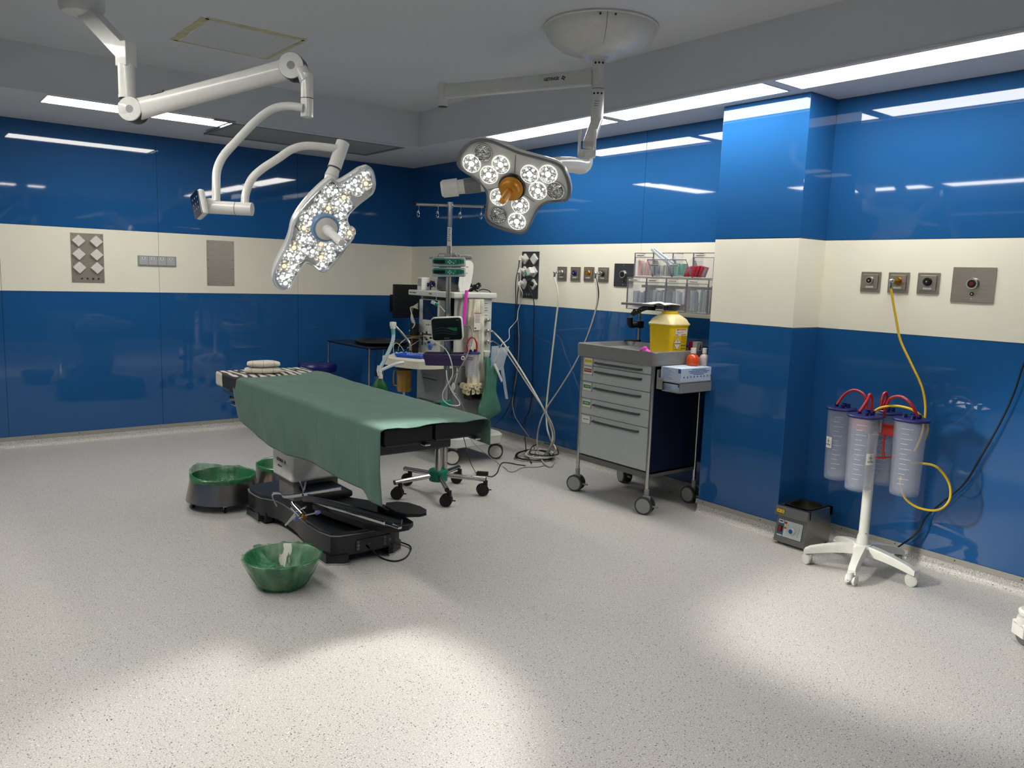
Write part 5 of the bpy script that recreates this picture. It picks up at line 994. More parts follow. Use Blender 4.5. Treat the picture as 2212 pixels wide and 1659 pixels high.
m = MB(); m.box((-.965, y_b, 1.035), (-.90, y_a, 1.325), bev=.012); s_ = out('ventilator_display', m, MW, AM, True)
z1, z0 = onx(925, 648, -.966).z, onx(925, 691, -.966).z; ya, yb = onx(913.5, 665, -.966).y, onx(945, 665, -.966).y
m = MB(); m.box((-.9665, yb, z0), (-.964, ya, z1), bev=.001); out('screen', m, SCREEN, s_, True)
for px in (922, 926.5, 931): p = onx(px, 701.5, -.966); m = MB(); m.cyl(p, p-Vector((.004, 0, 0)), .005, n=12); out('button', m, DGREY, s_, True)
m = MB(); m.box((-.962, y_b-.02, .852), (-.90, y_a-.005, 1.025), bev=.008); s_ = out('control_panel', m, MW, AM, True)
for (px, py, r, mt) in ((912.5, 731, 0, MD), (922, 718, -1, BLACK), (931, 718, -1, BLACK), (921, 729, .009, CHR), (923, 733, .007, BLACK), (932, 730, .008, BLACK), (920, 742, .011, MG), (928, 740, .013, NAVY), (938, 733, .012, MG), (944, 727, .010, MG), (940, 744, .010, MG)):
    p = onx(px, py, -.963); m = MB()
    if r > 0: m.cyl(p, p-Vector((.016, 0, 0)), r, n=16)
    elif r < 0: m.box(p+Vector((-.002, -.012, -.010)), p+Vector((.001, .012, .010)))
    else: m.box(p+Vector((-.002, -.010, -.055)), p+Vector((.001, .010, .055)))
    out('control', m, mt, s_, True)
m = MB(); m.box((-.685, -2.292, .90), (-.605, -2.272, 1.35), bev=.004); s_ = out('gas_inlet_panel', m, MW, AM, True)
for (py0, py1) in ((652, 659), (664, 667), (669, 672), (677, 685)):
    a_, b_ = ony(1046, py0, -2.293), ony(1055, py1, -2.293); m = MB(); m.box((a_.x, -2.2935, b_.z), (b_.x, -2.291, a_.z)); m.box((a_.x+.004, -2.294, (a_.z+b_.z)/2-.002), (b_.x-.006, -2.2934, (a_.z+b_.z)/2+.002), mi=1); out('inlet_label', m, [PAPER, PRINT], s_, True)
INL = []
for py in (691, 714, 737):
    p = ony(1049, py, -2.292); m = MB(); m.cyl(p, p-Vector((0, .03, 0)), .014, n=16); m.cyl(p-Vector((0, .03, 0)), p-Vector((-.022, .05, 0)), .010, n=14); m.sph(p-Vector((0, .03, 0)), .016, n=12); INL.append(p+Vector((.022, -.05, 0))); out('gas_inlet', m, CHR, s_, True)
m = MB(); p = onx(989, 690, -.80); m.cyl((p.x, p.y, 1.106), (p.x, p.y, 1.19), .035, n=24); m.cyl((p.x, p.y, 1.19), (p.x, p.y, 1.225), .030, r2=.028, n=24); m.cyl((p.x, p.y, 1.225), (p.x, p.y, 1.25), .030, n=24, mi=1)
o = out('vaporiser', m, [ABS, YEL], None); tag(o, 'white bottle-shaped vaporiser with a yellow top inside the machine recess', 'vaporiser')
# things on and round the machine
p0, p1 = onx(944, 612, -.90), onx(990, 612, -.90)
t = thing('patient_monitor', 'white patient monitor with a dark screen on top of the anaesthesia machine', 'monitor', (-.80, (p0.y+p1.y)/2, 1.398)); yr_ = p1.y; xr_ = ony(1021, 600, yr_).x
m = MB(); m.prism(smooth_poly([(-.905, 1.400), (xr_-.05, 1.400), (xr_-.02, 1.43), (xr_+.012, 1.60), (xr_-.005, 1.648), (xr_-.06, 1.655), (-.86, 1.640), (-.878, 1.62)], 1), -p0.y, -yr_, T=Matrix(((1, 0, 0, 0), (0, 0, -1, 0), (0, 1, 0, 0), (0, 0, 0, 1))), bev=.004); out('housing', m, ABS, t, True)
tl = .1325
m = MB(); Ts = facing(((-.905-.875)/2-.003, (p0.y+p1.y)/2, 1.51), (-1, 0, .135)); w2 = (p0.y-p1.y)/2; m.box((-w2+.004, -.105, 0), (w2-.004, .105, .003), bev=.002, T=Ts); m.box((-w2+.014, -.08, .003), (w2-.045, .09, .0035), T=Ts, mi=1); out('screen', m, [GLOSSB, SCREEN], t, True)
for (x0, z0, x1, z1) in ((.45, 1.58, .72, 1.62), (.42, 1.53, .66, 1.57), (.30, 1.44, .36, 1.52)):
    m = MB(); X_ = lambda f: -.90+(xr_+.90)*f; m.box((X_(x0), yr_-.0012, z0), (X_(x1), yr_+.001, z1)); m.box((X_(x0)+.006, yr_-.0016, (z0+z1)/2-.002), (X_(x1)-.006, yr_-.0011, (z0+z1)/2+.003), mi=1); out('side_label', m, [PAPER, PRINT], t, True)
a_ = onx(901, 622, -.985); b_ = onx(911, 599, -.985)
t = thing('small_meter', 'small white meter with a grey display at the left end of the machine top', 'meter', ((-.95, (a_.y+b_.y)/2, 1.398)))
m = MB(); m.box((-.985, b_.y, 1.399), (-.90, a_.y, b_.z), bev=.006); out('housing', m, ABS, t, True); m = MB(); m.box((-.987, b_.y+.008, 1.43), (-.984, a_.y-.012, b_.z-.012)); out('display', m, GREYP, t, True)
def tangle(name, c, r, n, rad, mt, label, cat='cable', fl=.35, seed=0, zs=.05):
    rr = random.Random(seed); m = MB(); pts = []; z = c.z+rad
    for k in range(n*6): a = k*PI/3+rr.uniform(-.35, .35); q = r*rr.uniform(.55, 1.05); pts.append(Vector((c.x+q*math.cos(a)*fl*1.4, c.y+q*math.sin(a), z+rr.uniform(0, zs))))
    pts[0].z = z; pts[-1].z = z; m.tube(pts, rad, n=6, sub=4); return tag(out(name, m, mt), label, cat)
tangle('coiled_lead', onx(928, 621, -.90)*1, .07, 4, .005, mat('purple_cable', (44, 34, 96), .5), 'tangle of dark purple leads on the machine top', seed=2)
c = Vector((-.66, -2.10, 1.399)); tangle('coiled_lead', c, .09, 4, .006, CABLEB, 'coil of black leads at the right end of the machine top', seed=5, zs=.09)
m = MB(); m.tube([ony(1035, 627, -2.2), ony(1045, 625, -2.25), ony(1056, 628, -2.29), ony(1060, 632, -2.31)], .004, n=6); tag(out('loose_lead', m, CABLEB), 'end of a black lead lying over the right edge of the machine top', 'cable')
# magenta strap
m = MB(); yy = -2.345
def strapf(u, v):
    a = ony(1008+(1001-1008)*v+(-3.5+7*u), 627+78*v, yy); return (a.x, a.y+.006*math.sin(u*PI)*-1, a.z)
m.grid(strapf, 6, 20); m2 = out('magenta_strap', m, PINK, None, solid=.003); tag(m2, 'long magenta strap hanging down in front of the machine', 'strap')
# bag of rolled dressings
t = thing('roll_holder', 'long off-white plastic sleeve of paper rolls hanging on the side of the machine', 'dressing bag', ony(1028, 855, -2.36))
SL = mat('offwhite_film', (206, 200, 178), .4, var=.12, vs=18, bump=.6, bs=25)
m = MB()
def sleeve(u, v):
    w_l = 1011-8*max(0, v-.75)*1.2; w_r = 1046; px = w_l+(w_r-w_l)*u; py = 646+186*v; a = ony(px, py, -2.335-.045*math.sin(u*PI)*(.6+.6*v)-.006*math.sin(u*17+v*9)-.004*math.sin(v*30+u*6)); return a
m.grid(sleeve, 24, 50); out('sleeve', m, SL, t, True, ang=180)
m = MB(); 
for (px, py0, py1) in ((1020, 650, 820), (1033, 655, 830), (1039, 700, 800)): m.tube([ony(px, py0, -2.384), ony(px+2, (py0+py1)/2, -2.39), ony(px-1, py1, -2.39)], .004, n=6, flat=.4)
out('sleeve_folds', m, mat('offwhite_shade', (196, 194, 176), .4), t, True)
m = MB(); m.tube([ony(1038, 650, -2.385), ony(1039, 720, -2.393), ony(1038, 800, -2.393)], .002, n=6); out('blue_thread', m, mat('pale_blue_line', (90, 130, 170), .5), t, True)
a_, b_ = ony(1024, 676, -2.396), ony(1038, 713, -2.396)
m = MB(); m.box((a_.x, -2.400, b_.z), (b_.x, -2.396, a_.z), bev=.001); m.box((a_.x, -2.4006, a_.z-.006), (b_.x, -2.400, a_.z), mi=1); m.box((a_.x+.004, -2.4006, b_.z+.01), (a_.x+.022, -2.400, b_.z+.022), mi=1)
for k in range(6): m.box((a_.x+.006, -2.4006, a_.z-.018-.012*k), (b_.x-.010, -2.400, a_.z-.015-.012*k), mi=2)
out('instruction_card', m, [PAPER, RED, PRINT], t, True)
rr_ = random.Random(4)
for (px, py, r) in ((1007, 836, 9), (1015, 838, 8), (1022, 833, 7), (1031, 836, 9.5), (1040, 834, 7.5), (1045, 838, 7), (1012, 848, 8), (1022, 847, 7.5), (1033, 846, 8), (1041, 846, 7)):
    r_ = r*5.85/FPX*.85; p = ony(px, py, -2.395+rr_.uniform(-.01, .012)); dd = Vector((rr_.uniform(-.2, .2), -1, rr_.uniform(-.15, .15))).normalized()
    m = MB(); m.cyl(p, p-dd*.07, r_, n=20); m.cyl(p+dd*.0008, p, r_*.22, n=10, mi=1); out('paper_roll', m, [mat('paper_roll_cream', (208, 196, 160), .7), MD], t, True)
a_, b_ = ony(1003, 824, -2.30), ony(1049, 856, -2.30)
m = MB(); m.box((a_.x, -2.41, b_.z-.004), (b_.x, -2.30, b_.z)); m.box((a_.x-.003, -2.41, b_.z), (a_.x, -2.30, b_.z+.10)); m.box((b_.x, -2.41, b_.z), (b_.x+.003, -2.30, b_.z+.12)); m.box((a_.x, -2.303, b_.z), (b_.x, -2.298, b_.z+.10)); out('wire_tray', m, mat('brown_black_tray', (34, 28, 22), .5), t, True)
# suction canister on the machine
c = ony(1019.5, 786, -2.47); t = thing('suction_canister', 'clear suction canister with a dark blue lid and red tube on the machine side', 'suction canister', c)
def canister(t, c, r, h, lidz, tube=None):
    B = Matrix.Translation((c.x, c.y, 0))
    m = MB(); m.lathe([(0, lidz-h), (r*.86, lidz-h), (r*.9, lidz-h+.006), (r, lidz-.004), (r*.97, lidz-.004), (r*.87, lidz-h+.010), (0, lidz-h+.004)], B, n=36); out('cup', m, mat('canister_clear', (186, 192, 206), .12, alpha=.16, coat=.4, var=.03), t, True)
    m = MB(); m.lathe([(0, lidz-h+.012), (r*.62, lidz-h+.015), (r*.80, lidz-h*.8), (r*.72, lidz-h*.4), (r*.86, lidz-.01)], B, n=36, wob=lambda rr, z, a, i: (rr*(1+.05*math.sin(a*7+i)), z)); out('liner', m, mat('canister_liner', (196, 200, 208), .3, alpha=.15, bump=.8, bs=20), t, True)
    m = MB(); m.lathe([(0, lidz-.004), (r*1.13, lidz-.004), (r*1.15, lidz+.003), (r*1.1, lidz+.008), (r*.95, lidz+.010), (0, lidz+.012)], B, n=40); out('lid', m, NAVY, t, True)
    for (x, y, rr, hh) in ((-.45, -.3, .16, .02), (.1, -.45, .14, .024), (.5, .1, .16, .022), (-.1, .4, .16, .02)): m = MB(); m.cyl((c.x+x*r, c.y+y*r, lidz+.008), (c.x+x*r, c.y+y*r, lidz+hh+.008), rr*r, n=14); m.box((c.x+x*r-.2*r, c.y+y*r-.06*r, lidz+.010), (c.x+x*r+.2*r, c.y+y*r+.06*r, lidz+.018), bev=.001); out('lid_port', m, NAVY, t, True)
    m = MB()
    nl = 12 if h > .3 else 8
    for k in range(nl): z = lidz-h*.1-h*.8*k/nl; a = math.atan2(CAM.y-c.y, CAM.x-c.x); m.lathe([(r*(.995-.10*(lidz-z)/h)+.0006, z-.0006), (r*(.995-.10*(lidz-z)/h)+.0006, z+.0006)], B, n=8, a0=a-.5, a1=a-.5+(.45 if k % 2 else .7))
    out('scale_marks', m, mat('scale_white', (226, 228, 230), .5), t, True)
canister(t, c, .056, .19, c.z+.085)
lz = c.z+.10; REDT = mat('red_tube', (168, 22, 34), .3, coat=.4)
m = MB(); m.tube([c+RH*-.036+UP*.095, c+RH*-.042+UP*.15, c+RH*-.022+UP*.20, c+RH*.01+UP*.205, c+RH*.032+UP*.165, c+RH*.034+UP*.10], .0072, n=10); out('red_tube', m, REDT, t, True)
m = MB(); m.box(c+Vector((-.03, .03, .02)), c+Vector((.03, .17, .05)), bev=.004); m.box(c+Vector((-.09, .02, .075)), c+Vector((-.04, .06, .09)), bev=.003); out('holder', m, mat('dark_red_plastic', (140, 20, 26), .4), t, True)
# hanging green bag + clear packs
GB = mat('green_cloth_bag', (70, 118, 98), .5, var=.2, vs=8, bump=.5, bs=12)
t = thing('green_waste_bag', 'green plastic bag hanging from the right side of the machine', 'bag', ony(1055, 850, -2.42))
m = MB()
PLx = [(1044, 1058, 772), (1046, 1064, 785), (1047, 1074, 800), (1047, 1074, 815), (1046, 1073, 830), (1043, 1072, 845), (1039, 1076, 860), (1035, 1080, 875), (1031, 1083, 888), (1031, 1078, 893), (1038, 1060, 903), (1044, 1050, 912)]
def bagf(u, v):
    i = v*(len(PLx)-1); k = min(int(i), len(PLx)-2); f = i-k; l = PLx[k][0]*(1-f)+PLx[k+1][0]*f; r = PLx[k][1]*(1-f)+PLx[k+1][1]*f; py = PLx[k][2]*(1-f)+PLx[k+1][2]*f
    a = u*2*PI; cx = (l+r)/2; px = cx-(r-l)/2*math.cos(a); return ony(px, py, -2.43+.035*math.sin(a)*min(1, .3+v*2)*(1 if v < .85 else (1-v)/.15*.9+.1)+.006*math.sin(px*.9+v*5))
m.grid(bagf, 36, 40); out('bag_film', m, GB, t, True, ang=180)
m = MB(); p = ony(1052, 762, -2.36); m.cyl(p+Vector((-.055, .05, .01)), p+Vector((.06, .05, .0)), .012); m.box(p+Vector((-.02, .0, -.03)), p+Vector((.03, .08, .01)), bev=.004); out('holder', m, MW, t, True)
m = MB(); q = [onx(1035, 943, -2.255+2*0), ]
CLP = mat('clear_wrapper', (206, 214, 218), .2, alpha=.38, bump=.8, bs=18)
def pack(name, quad, y, lab, mt=CLP, th=.012, band=None):
    m = MB(); P = [ony(px, py, y) for px, py in quad]; nrm = Vector((0, -1, 0))
    vs = []; 
    for j in range(7):
        for i in range(7):
            u, v = i/6, j/6; p = P[0]*(1-u)*(1-v)+P[1]*u*(1-v)+P[2]*u*v+P[3]*(1-u)*v; b = th*math.sin(u*PI)*math.sin(v*PI)+.002*math.sin(u*9+v*14); vs.append(p+nrm*b)
    for j in range(7):
        for i in range(7):
            u, v = i/6, j/6; p = P[0]*(1-u)*(1-v)+P[1]*u*(1-v)+P[2]*u*v+P[3]*(1-u)*v; vs.append(p-nrm*th*.6*math.sin(u*PI)*math.sin(v*PI)-nrm*.0006)
    fs = []
    for s in (0, 49):
        for j in range(6):
            for i in range(6): a = s+j*7+i; fs.append((a, a+1, a+8, a+7) if not s else (a, a+7, a+8, a+1))
    for i in range(6): fs += [(i, 49+i, 50+i, i+1), (42+i, 43+i, 92+i, 91+i), (i*7, i*7+7, i*7+56, i*7+49), (i*7+6, i*7+55, i*7+62, i*7+13)]
    m.add(vs, fs)
    return tag(out(name, m, mt, None, ang=80), lab, 'sterile pack')
pack('catheter_pack', [(1062, 748), (1078, 747), (1072, 800), (1058, 796)], -2.44, 'clear pack with a white tube sticking out of the green bag, leftmost')
pack('catheter_pack', [(1075, 752), (1100, 748), (1086, 798), (1070, 802)], -2.455, 'wide clear pack sticking out of the green bag, on the right')
pack('catheter_pack', [(1066, 786), (1071, 785), (1086, 822), (1083, 826)], -2.47, 'narrow white strip hanging out of the green bag', mat('white_strip', (206, 208, 204), .5), .003)
pack('catheter_pack', [(1080, 790), (1088, 792), (1098, 862), (1092, 862)], -2.45, 'long clear strip hanging lowest beside the green bag')
m = MB(); m.tube([ony(1063, 756, -2.46), ony(1062, 780, -2.465), ony(1060, 795, -2.46)], .004, n=8); o = out('airway_tube', m, mat('pale_blue_tube', (120, 160, 190), .4)); tag(o, 'pale blue tube inside the leftmost clear pack by the green bag', 'tube')
# breathing circuit arm, hoses and bag
t = thing('circuit_arm', 'bent steel arm with a white clip holding the breathing hose, left of the machine', 'arm', ond(886, 752, 6.0))
m = MB(); m.tube([ond(886, 757, 6.02), ond(885, 742, 6.02), ond(880, 734, 6.02), ond(868, 719, 6.0), ond(852, 702, 5.98)], .0085, n=10); out('bent_tube', m, SS, t, True)
m = MB(); p = ond(849, 704, 5.97); m.cyl(p-UP*.02, p+UP*.02, .020, n=18); m.box(p+Vector((-.02, -.02, -.005)), p+Vector((.02, .02, .03)), bev=.006); out('clip', m, ABS, t, True)
HB = mat('pale_blue_hose', (158, 180, 190), .35, coat=.2)
m = MB(); m.tube([ond(849, 709, 5.97), ond(850, 722, 5.97), ond(848, 738, 5.96), ond(841, 756, 5.95), ond(832, 775, 5.93), ond(822, 793, 5.92)], .014, n=12); m.tube([ond(849, 709, 5.97), ond(850, 723, 5.97)], .0155, n=12, mi=1); o = out('breathing_hose', m, [HB, mat('aqua_cuff', (96, 150, 146), .4)]); tag(o, 'pale blue breathing hose hanging from the clip left of the machine', 'hose')
m = MB(); m.tube([ond(822, 800, 5.9), ond(836, 794, 5.92), ond(855, 786, 5.95), ond(872, 783, 6.0)], .012, n=12); m.tube([ond(820, 790, 5.88), ond(818, 802, 5.88), ond(822, 812, 5.88), ond(822, 818, 5.88)], .016, n=12); o = out('breathing_hose', m, mat('milky_hose', (196, 200, 202), .35, bump=1, bs=60)); tag(o, 'milky white breathing hose and elbow beside the green breathing bag', 'hose')
m = MB(); p = ond(820, 810, 5.88); m.lathe([(.008, .0), (.014, -.02), (.034, -.06), (.048, -.10), (.045, -.14), (.02, -.17), (0, -.175)], Matrix.Translation(p), n=20, wob=lambda r, z, a, i: (r*(1+.25*math.cos(2*a+.5)), z)); m.cyl(p-UP*.005, p+UP*.030, .0165, n=16, mi=1); o = out('breathing_bag', m, [mat('dark_green_rubber', (12, 84, 30), .4), ABS]); tag(o, 'dark green breathing bag hanging at the left of the machine', 'bag')
# absorber
p = onx(873, 815, -1.15); t = thing('absorber_canister', 'amber soda lime canister with a black head under the worktop', 'canister', (p.x, p.y, .5))
AMB = mat('amber_plastic', (150, 116, 52), .3, alpha=.93, coat=.3)
T = Matrix.Translation((p.x, p.y, 0)); z1, z0 = onx(873, 798, -1.15).z, onx(873, 845, -1.15).z
m = MB(); m.lathe([(0, z0), (.058, z0), (.062, z0+.012), (.062, z0+.03), (.060, z0+.034), (.063, z1), (0, z1)], T, n=10); out('cup', m, AMB, t, True, ang=20)
m = MB(); q = Vector((p.x, p.y, 0))-RH*.060; m.tube([q+UP*(z1-.015), q-RH*.024+UP*(z1-.02), q-RH*.026+UP*(z0+.06), q+UP*(z0+.045)], .006, n=8); out('handle', m, AMB, t, True)
m = MB(); m.lathe([(0, z1-.002), (.066, z1-.002), (.068, z1+.02), (.058, z1+.03), (.062, .799), (0, .799)], T, n=28); m.box((p.x-.07, p.y-.03, .775), (p.x+.08, p.y+.03, .798), bev=.004); out('head', m, BLACK, t, True)
m = MB(); m.cyl((p.x, p.y, z0-.10), (p.x, p.y, z0), .010, n=12); out('drain_stem', m, ABS, t, True)
# flow stand behind: brass frame, loops of pale hoses
t = thing('bellows_unit', 'dark bellows unit with a brass plate between the worktop and the machine', 'bellows', onx(895, 740, -1.02)); c = onx(895, 735, -1.02)
m = MB(); m.cyl((c.x, c.y, .863), (c.x, c.y, 1.12), .038, n=20); out('housing', m, BLACK, t, True); m = MB(); m.box((c.x-.07, c.y-.06, 1.005), (c.x+.05, c.y+.05, 1.018), bev=.003); m.cyl((c.x-.05, c.y-.04, .863), (c.x-.05, c.y-.04, 1.005), .005, n=10); out('brass_plate', m, GOLD, t, True)
m = MB()
for k in range(5):
    w = .01*k; m.tube([onx(903, 655+k*3, -.99-w), onx(893-k*1.5, 664, -1.0-w), onx(888+k, 685, -1.02-w), onx(892+k, 702, -1.02-w), onx(888-k, 715, -1.0-w)], .0045, n=6)
tag(out('hose_bundle', m, CABLEW), 'bundle of pale hoses looping down the left side of the machine', 'hose')
m = MB(); m.tube([onx(851, 768, -1.33), onx(850, 748, -1.33), onx(856, 741, -1.3), onx(866, 748, -1.28), onx(872, 758, -1.27)], .0022, n=6); m.tube([onx(860, 758, -1.28), onx(864, 743, -1.28), onx(880, 731, -1.2), onx(905, 731, -1.0), onx(912, 738, -.97)], .0022, n=6); m.tube([onx(880, 752, -1.25), onx(895, 742, -1.1), onx(910, 732, -.98)], .0022, n=6); tag(out('thin_tubes', m, CABLEW), 'thin pale tubes looping over the left part of the worktop', 'tube')
t = thing('blue_tray', 'bright blue plastic tray on the worktop', 'tray', onz(893, 772, .863)); c = onz(893, 772, .863)
m = MB(); fs, vs = loft(m, [ring(-.07, .07, -.12, .12, 0, .01), ring(-.085, .085, -.135, .135, .026, .014), ring(-.078, .078, -.128, .128, .026, .012), ring(-.065, .065, -.115, .115, .004, .01)]); m.add(vs, fs, Matrix.Translation(c) @ rotz(.45)); out('tray_body', m, mat('bright_blue_plastic', (20, 84, 196), .4), t, True)
wk = random.Random(9)
for k, (px, py, cl_, lb) in enumerate(((862, 757, CLP, 'crumpled clear wrapper at the left of the worktop'), (898, 757, mat('dark_gauze', (40, 40, 48), .8), 'dark item lying in the blue tray'), (908, 750, PAPER, 'white crumpled wrapper at the back of the worktop'), (918, 756, CLP, 'clear wrapper beside the blue tray'), (880, 753, PAPER, 'white wrapper in the middle of the worktop'))):
    c = Vector((*[(-1.20, -1.83), (-1.10, -2.05), (-.985, -1.84), (-1.03, -2.16), (-1.13, -1.79)][k], .863)); m = MB()
    def crump(u, v, c=c, k=k): return (c.x+(u-.5)*.11, c.y+(v-.5)*.12, c.z+.001+.014*abs(math.sin(u*7+k)*math.cos(v*8+k*2)))
    m.grid(crump, 8, 8); tag(out('wrapper', m, cl_, None, solid=.001, ang=30), lb, 'wrapper')
m = MB(); p, q = onz(920, 760, .87), onz(965, 764, .90); m.tube([p, q], .008, n=10); m.lathe([(.010, -.003), (.015, 0), (.010, .003)], frame(p-(q-p)*.05, q-p), n=16); tag(out('resuscitator_tube', m, mat('pale_lilac', (170, 176, 196), .4)), 'pale lilac tube lying from the worktop towards the purple tray', 'tube')
m = MB(); p = ond(929, 747, 5.85); m.sph(p, .016, n=12, sc=(1, 1, 1.2)); m.cyl(p-UP*.03, p, .012); m.lathe([(.018, -.002), (.022, 0), (.018, .002)], frame(p+UP*.0, VN), n=20); tag(out('mask_connector', m, mat('mid_blue_plastic', (44, 84, 156), .4)), 'blue mask connector standing on the worktop', 'connector')
# black monitor and dark trolley in the corner
yq = -.62; a_, b_ = ony(852, 614, yq), ony(852, 683, yq); xr = a_.x+.43
t = thing('wall_monitor', 'black flat monitor in the far corner behind the machine', 'monitor', (a_.x+.2, yq, b_.z)); m = MB(); m.box((a_.x, yq, b_.z-.02), (xr, yq+.035, a_.z), bev=.004); out('housing', m, BLACK, t, True)
m = MB(); m.box((a_.x+.008, yq-.002, b_.z-.008), (xr-.008, yq, a_.z-.010)); out('screen', m, mat('black_screen_matte', (10, 11, 12), .35), t, True)
m = MB(); cx = a_.x+.36; m.box((cx-.05, yq+.03, 1.16), (cx+.05, yq+.06, 1.26), bev=.004); m.cyl((cx, yq+.05, 1.21), (cx, -.02, 1.21), .02); m.box((cx-.06, -.03, 1.12), (cx+.06, -.001, 1.30), bev=.004); out('wall_bracket', m, BLACK, t, True)
t = thing('dark_trolley', 'dark blue trolley with steel legs and a black tray in the far corner', 'trolley', (-.86, -.86, 0))
DT = mat('dark_blue_metal', (10, 22, 44), .35); 
m = MB(); m.box((-1.20, -1.30, .852), (-.58, -.45, .872), bev=.006); out('top_shelf', m, DT, t, True); m = MB(); m.box((-1.19, -1.29, .30), (-.59, -.46, .315), bev=.004); out('lower_shelf', m, DT, t, True)
for (x, y) in ((-1.19, -1.29), (-.59, -1.29), (-1.19, -.46), (-.59, -.46)): m = MB(); m.cyl((x, y, .04), (x, y, .865), .011, n=14); out('leg', m, SSP, t, True); m = MB(); m.cyl((x-.012, y, .028), (x+.012, y, .028), .028, n=18); out('caster', m, RUB, t, True)
t = thing('black_tray', 'rounded black tray on top of the dark trolley', 'tray', (-.92, -1.0, .872)); m = MB(); p = smooth_poly([(-1.17, -1.1), (-1.1, -1.22), (-.70, -1.25), (-.62, -.7), (-1.05, -.62)], 2); fs, vs = loft(m, [[(x, y, .873) for x, y in offset_poly(p, .9)], [(x, y, .90) for x, y in p], [(x, y, .90) for x, y in offset_poly(p, .96)], [(x, y, .878) for x, y in offset_poly(p, .86)]]); m.add(vs, fs); out('tray_body', m, BLACK, t, True)
m = MB(); m.tube([(-1.12, -1.18, .872+.0), (-1.135, -1.31, .86), (-1.14, -1.315, .70), (-1.14, -1.315, .66)], .003, n=6); p = Vector((-1.14, -1.315, .64)); m.cyl(p+UP*.03, p-UP*.02, .008, r2=.016, n=10); m.cyl(p-UP*.02+Vector((-.008, 0, 0)), p-UP*.04+Vector((-.008, 0, 0)), .0025, mi=1, n=8); m.cyl(p-UP*.02+Vector((.008, 0, 0)), p-UP*.04+Vector((.008, 0, 0)), .0025, mi=1, n=8); tag(out('hanging_plug', m, [CABLEB, CHR]), 'black two-pin plug dangling in front of the dark trolley', 'plug')
t = thing('foot_pedal', 'small black rounded pedal on the lower shelf of the dark trolley', 'pedal', (-1.05, -1.15, .315)); m = MB(); m.sph((-1.05, -1.15, .316), .06, n=20, sc=(1.2, .9, .7)); m.v = [Vector((v.x, v.y, max(v.z, .316))) for v in m.v]; out('pedal_body', m, BLACK, t, True); m = MB(); m.box((-1.15, -1.24, .316), (-.92, -1.16, .322)); m.box((-1.12, -1.25, .322), (-.95, -1.17, .327)); out('booklet', m, PAPER, t, True)
# power block hanging low on the machine
t = thing('power_strip', 'black power strip hanging low at the right of the machine base', 'power strip', ony(1050, 918, -2.40)); a_, b_ = ony(1047, 906, -2.40), ony(1055, 930, -2.40); m = MB(); m.box((a_.x, -2.42, b_.z), (b_.x, -2.385, a_.z), bev=.003); out('strip_body', m, BLACK, t, True)
# ------------------------------------------------------------------ suction stand
SC = Vector((-.372, -5.456, 0))
ST = thing('suction_stand', 'white wheeled stand carrying four clear suction canisters by the right wall', 'stand', SC)
LW2 = mat('light_white_plastic', (218, 218, 210), .4)
m = MB(); m.cyl(SC+UP*.145, SC+UP*.20, .036, r2=.030, n=28); m.cyl(SC+UP*.16, SC+UP*.80, .0265, r2=.0245, n=28); m.cyl(SC+UP*.215+VN*.024, SC+UP*.215+VN*.028, .004, n=8, mi=1); out('post', m, [LW2, GREYP], ST, True)
m = MB(); m.lathe([(0, .085), (.045, .085), (.06, .10), (.06, .135), (.045, .152), (0, .155)], Matrix.Translation(SC), n=30); out('hub', m, LW2, ST, True)
for k in range(5):
    a = math.radians(127+72*k); d = Vector((math.cos(a), math.sin(a), 0)); sd_ = Vector((-d.y, d.x, 0)); m = MB(); L_ = []
    for i in range(11):
        s_ = i/10; r_ = .02+.275*s_; zt = .152-.055*s_**1.6-.004; hh = .052-.018*s_; ww = .030-.010*s_
        if i == 10: zt -= .008; hh -= .010
        c = SC+d*r_; sec = []
        for (x, z) in ((-.8, 0), (.8, 0), (1, -.25), (1.1, -1), (-1.1, -1), (-1, -.25)): sec.append(c+sd_*(x*ww)+UP*(zt+z*hh))
        L_.append(sec)
    fs, vs = loft(m, L_); m.add(vs, fs); out('leg', m, LW2, ST, True, ang=30)
    caster(ST, SC.x+d.x*.272, SC.y+d.y*.272, .0285, a+2.2+k*.7, LW2, LW2, w_=.018, top=.075, lever=(k == 1))
m = MB(); 
for px in (0,): m.box((-.028, -.025, .76), (.028, .025, .89), bev=.006, T=Matrix.Translation(SC) @ rotz(PI/4)); m.box((-.012, -.034, .78), (.012, .034, .90), bev=.004, T=Matrix.Translation(SC+VN*.02) @ rotz(.2))
out('clamp_head', m, CHR, ST, True)
CRD = mat('brick_red_plastic', (176, 44, 34), .4)
CP = [Vector((-.372, -5.265, 0)), Vector((-.490, -5.462, 0)), Vector((-.262, -5.462, 0)), Vector((-.372, -5.648, 0))]
NAMES = ['clear suction canister on the left of the stand, tilted label facing left', 'clear suction canister at the front of the stand with a scale and a white label', 'clear suction canister at the back of the stand, mostly hidden', 'clear suction canister on the right of the stand with a scale']
RADS = [.072, .078, .070, .080]
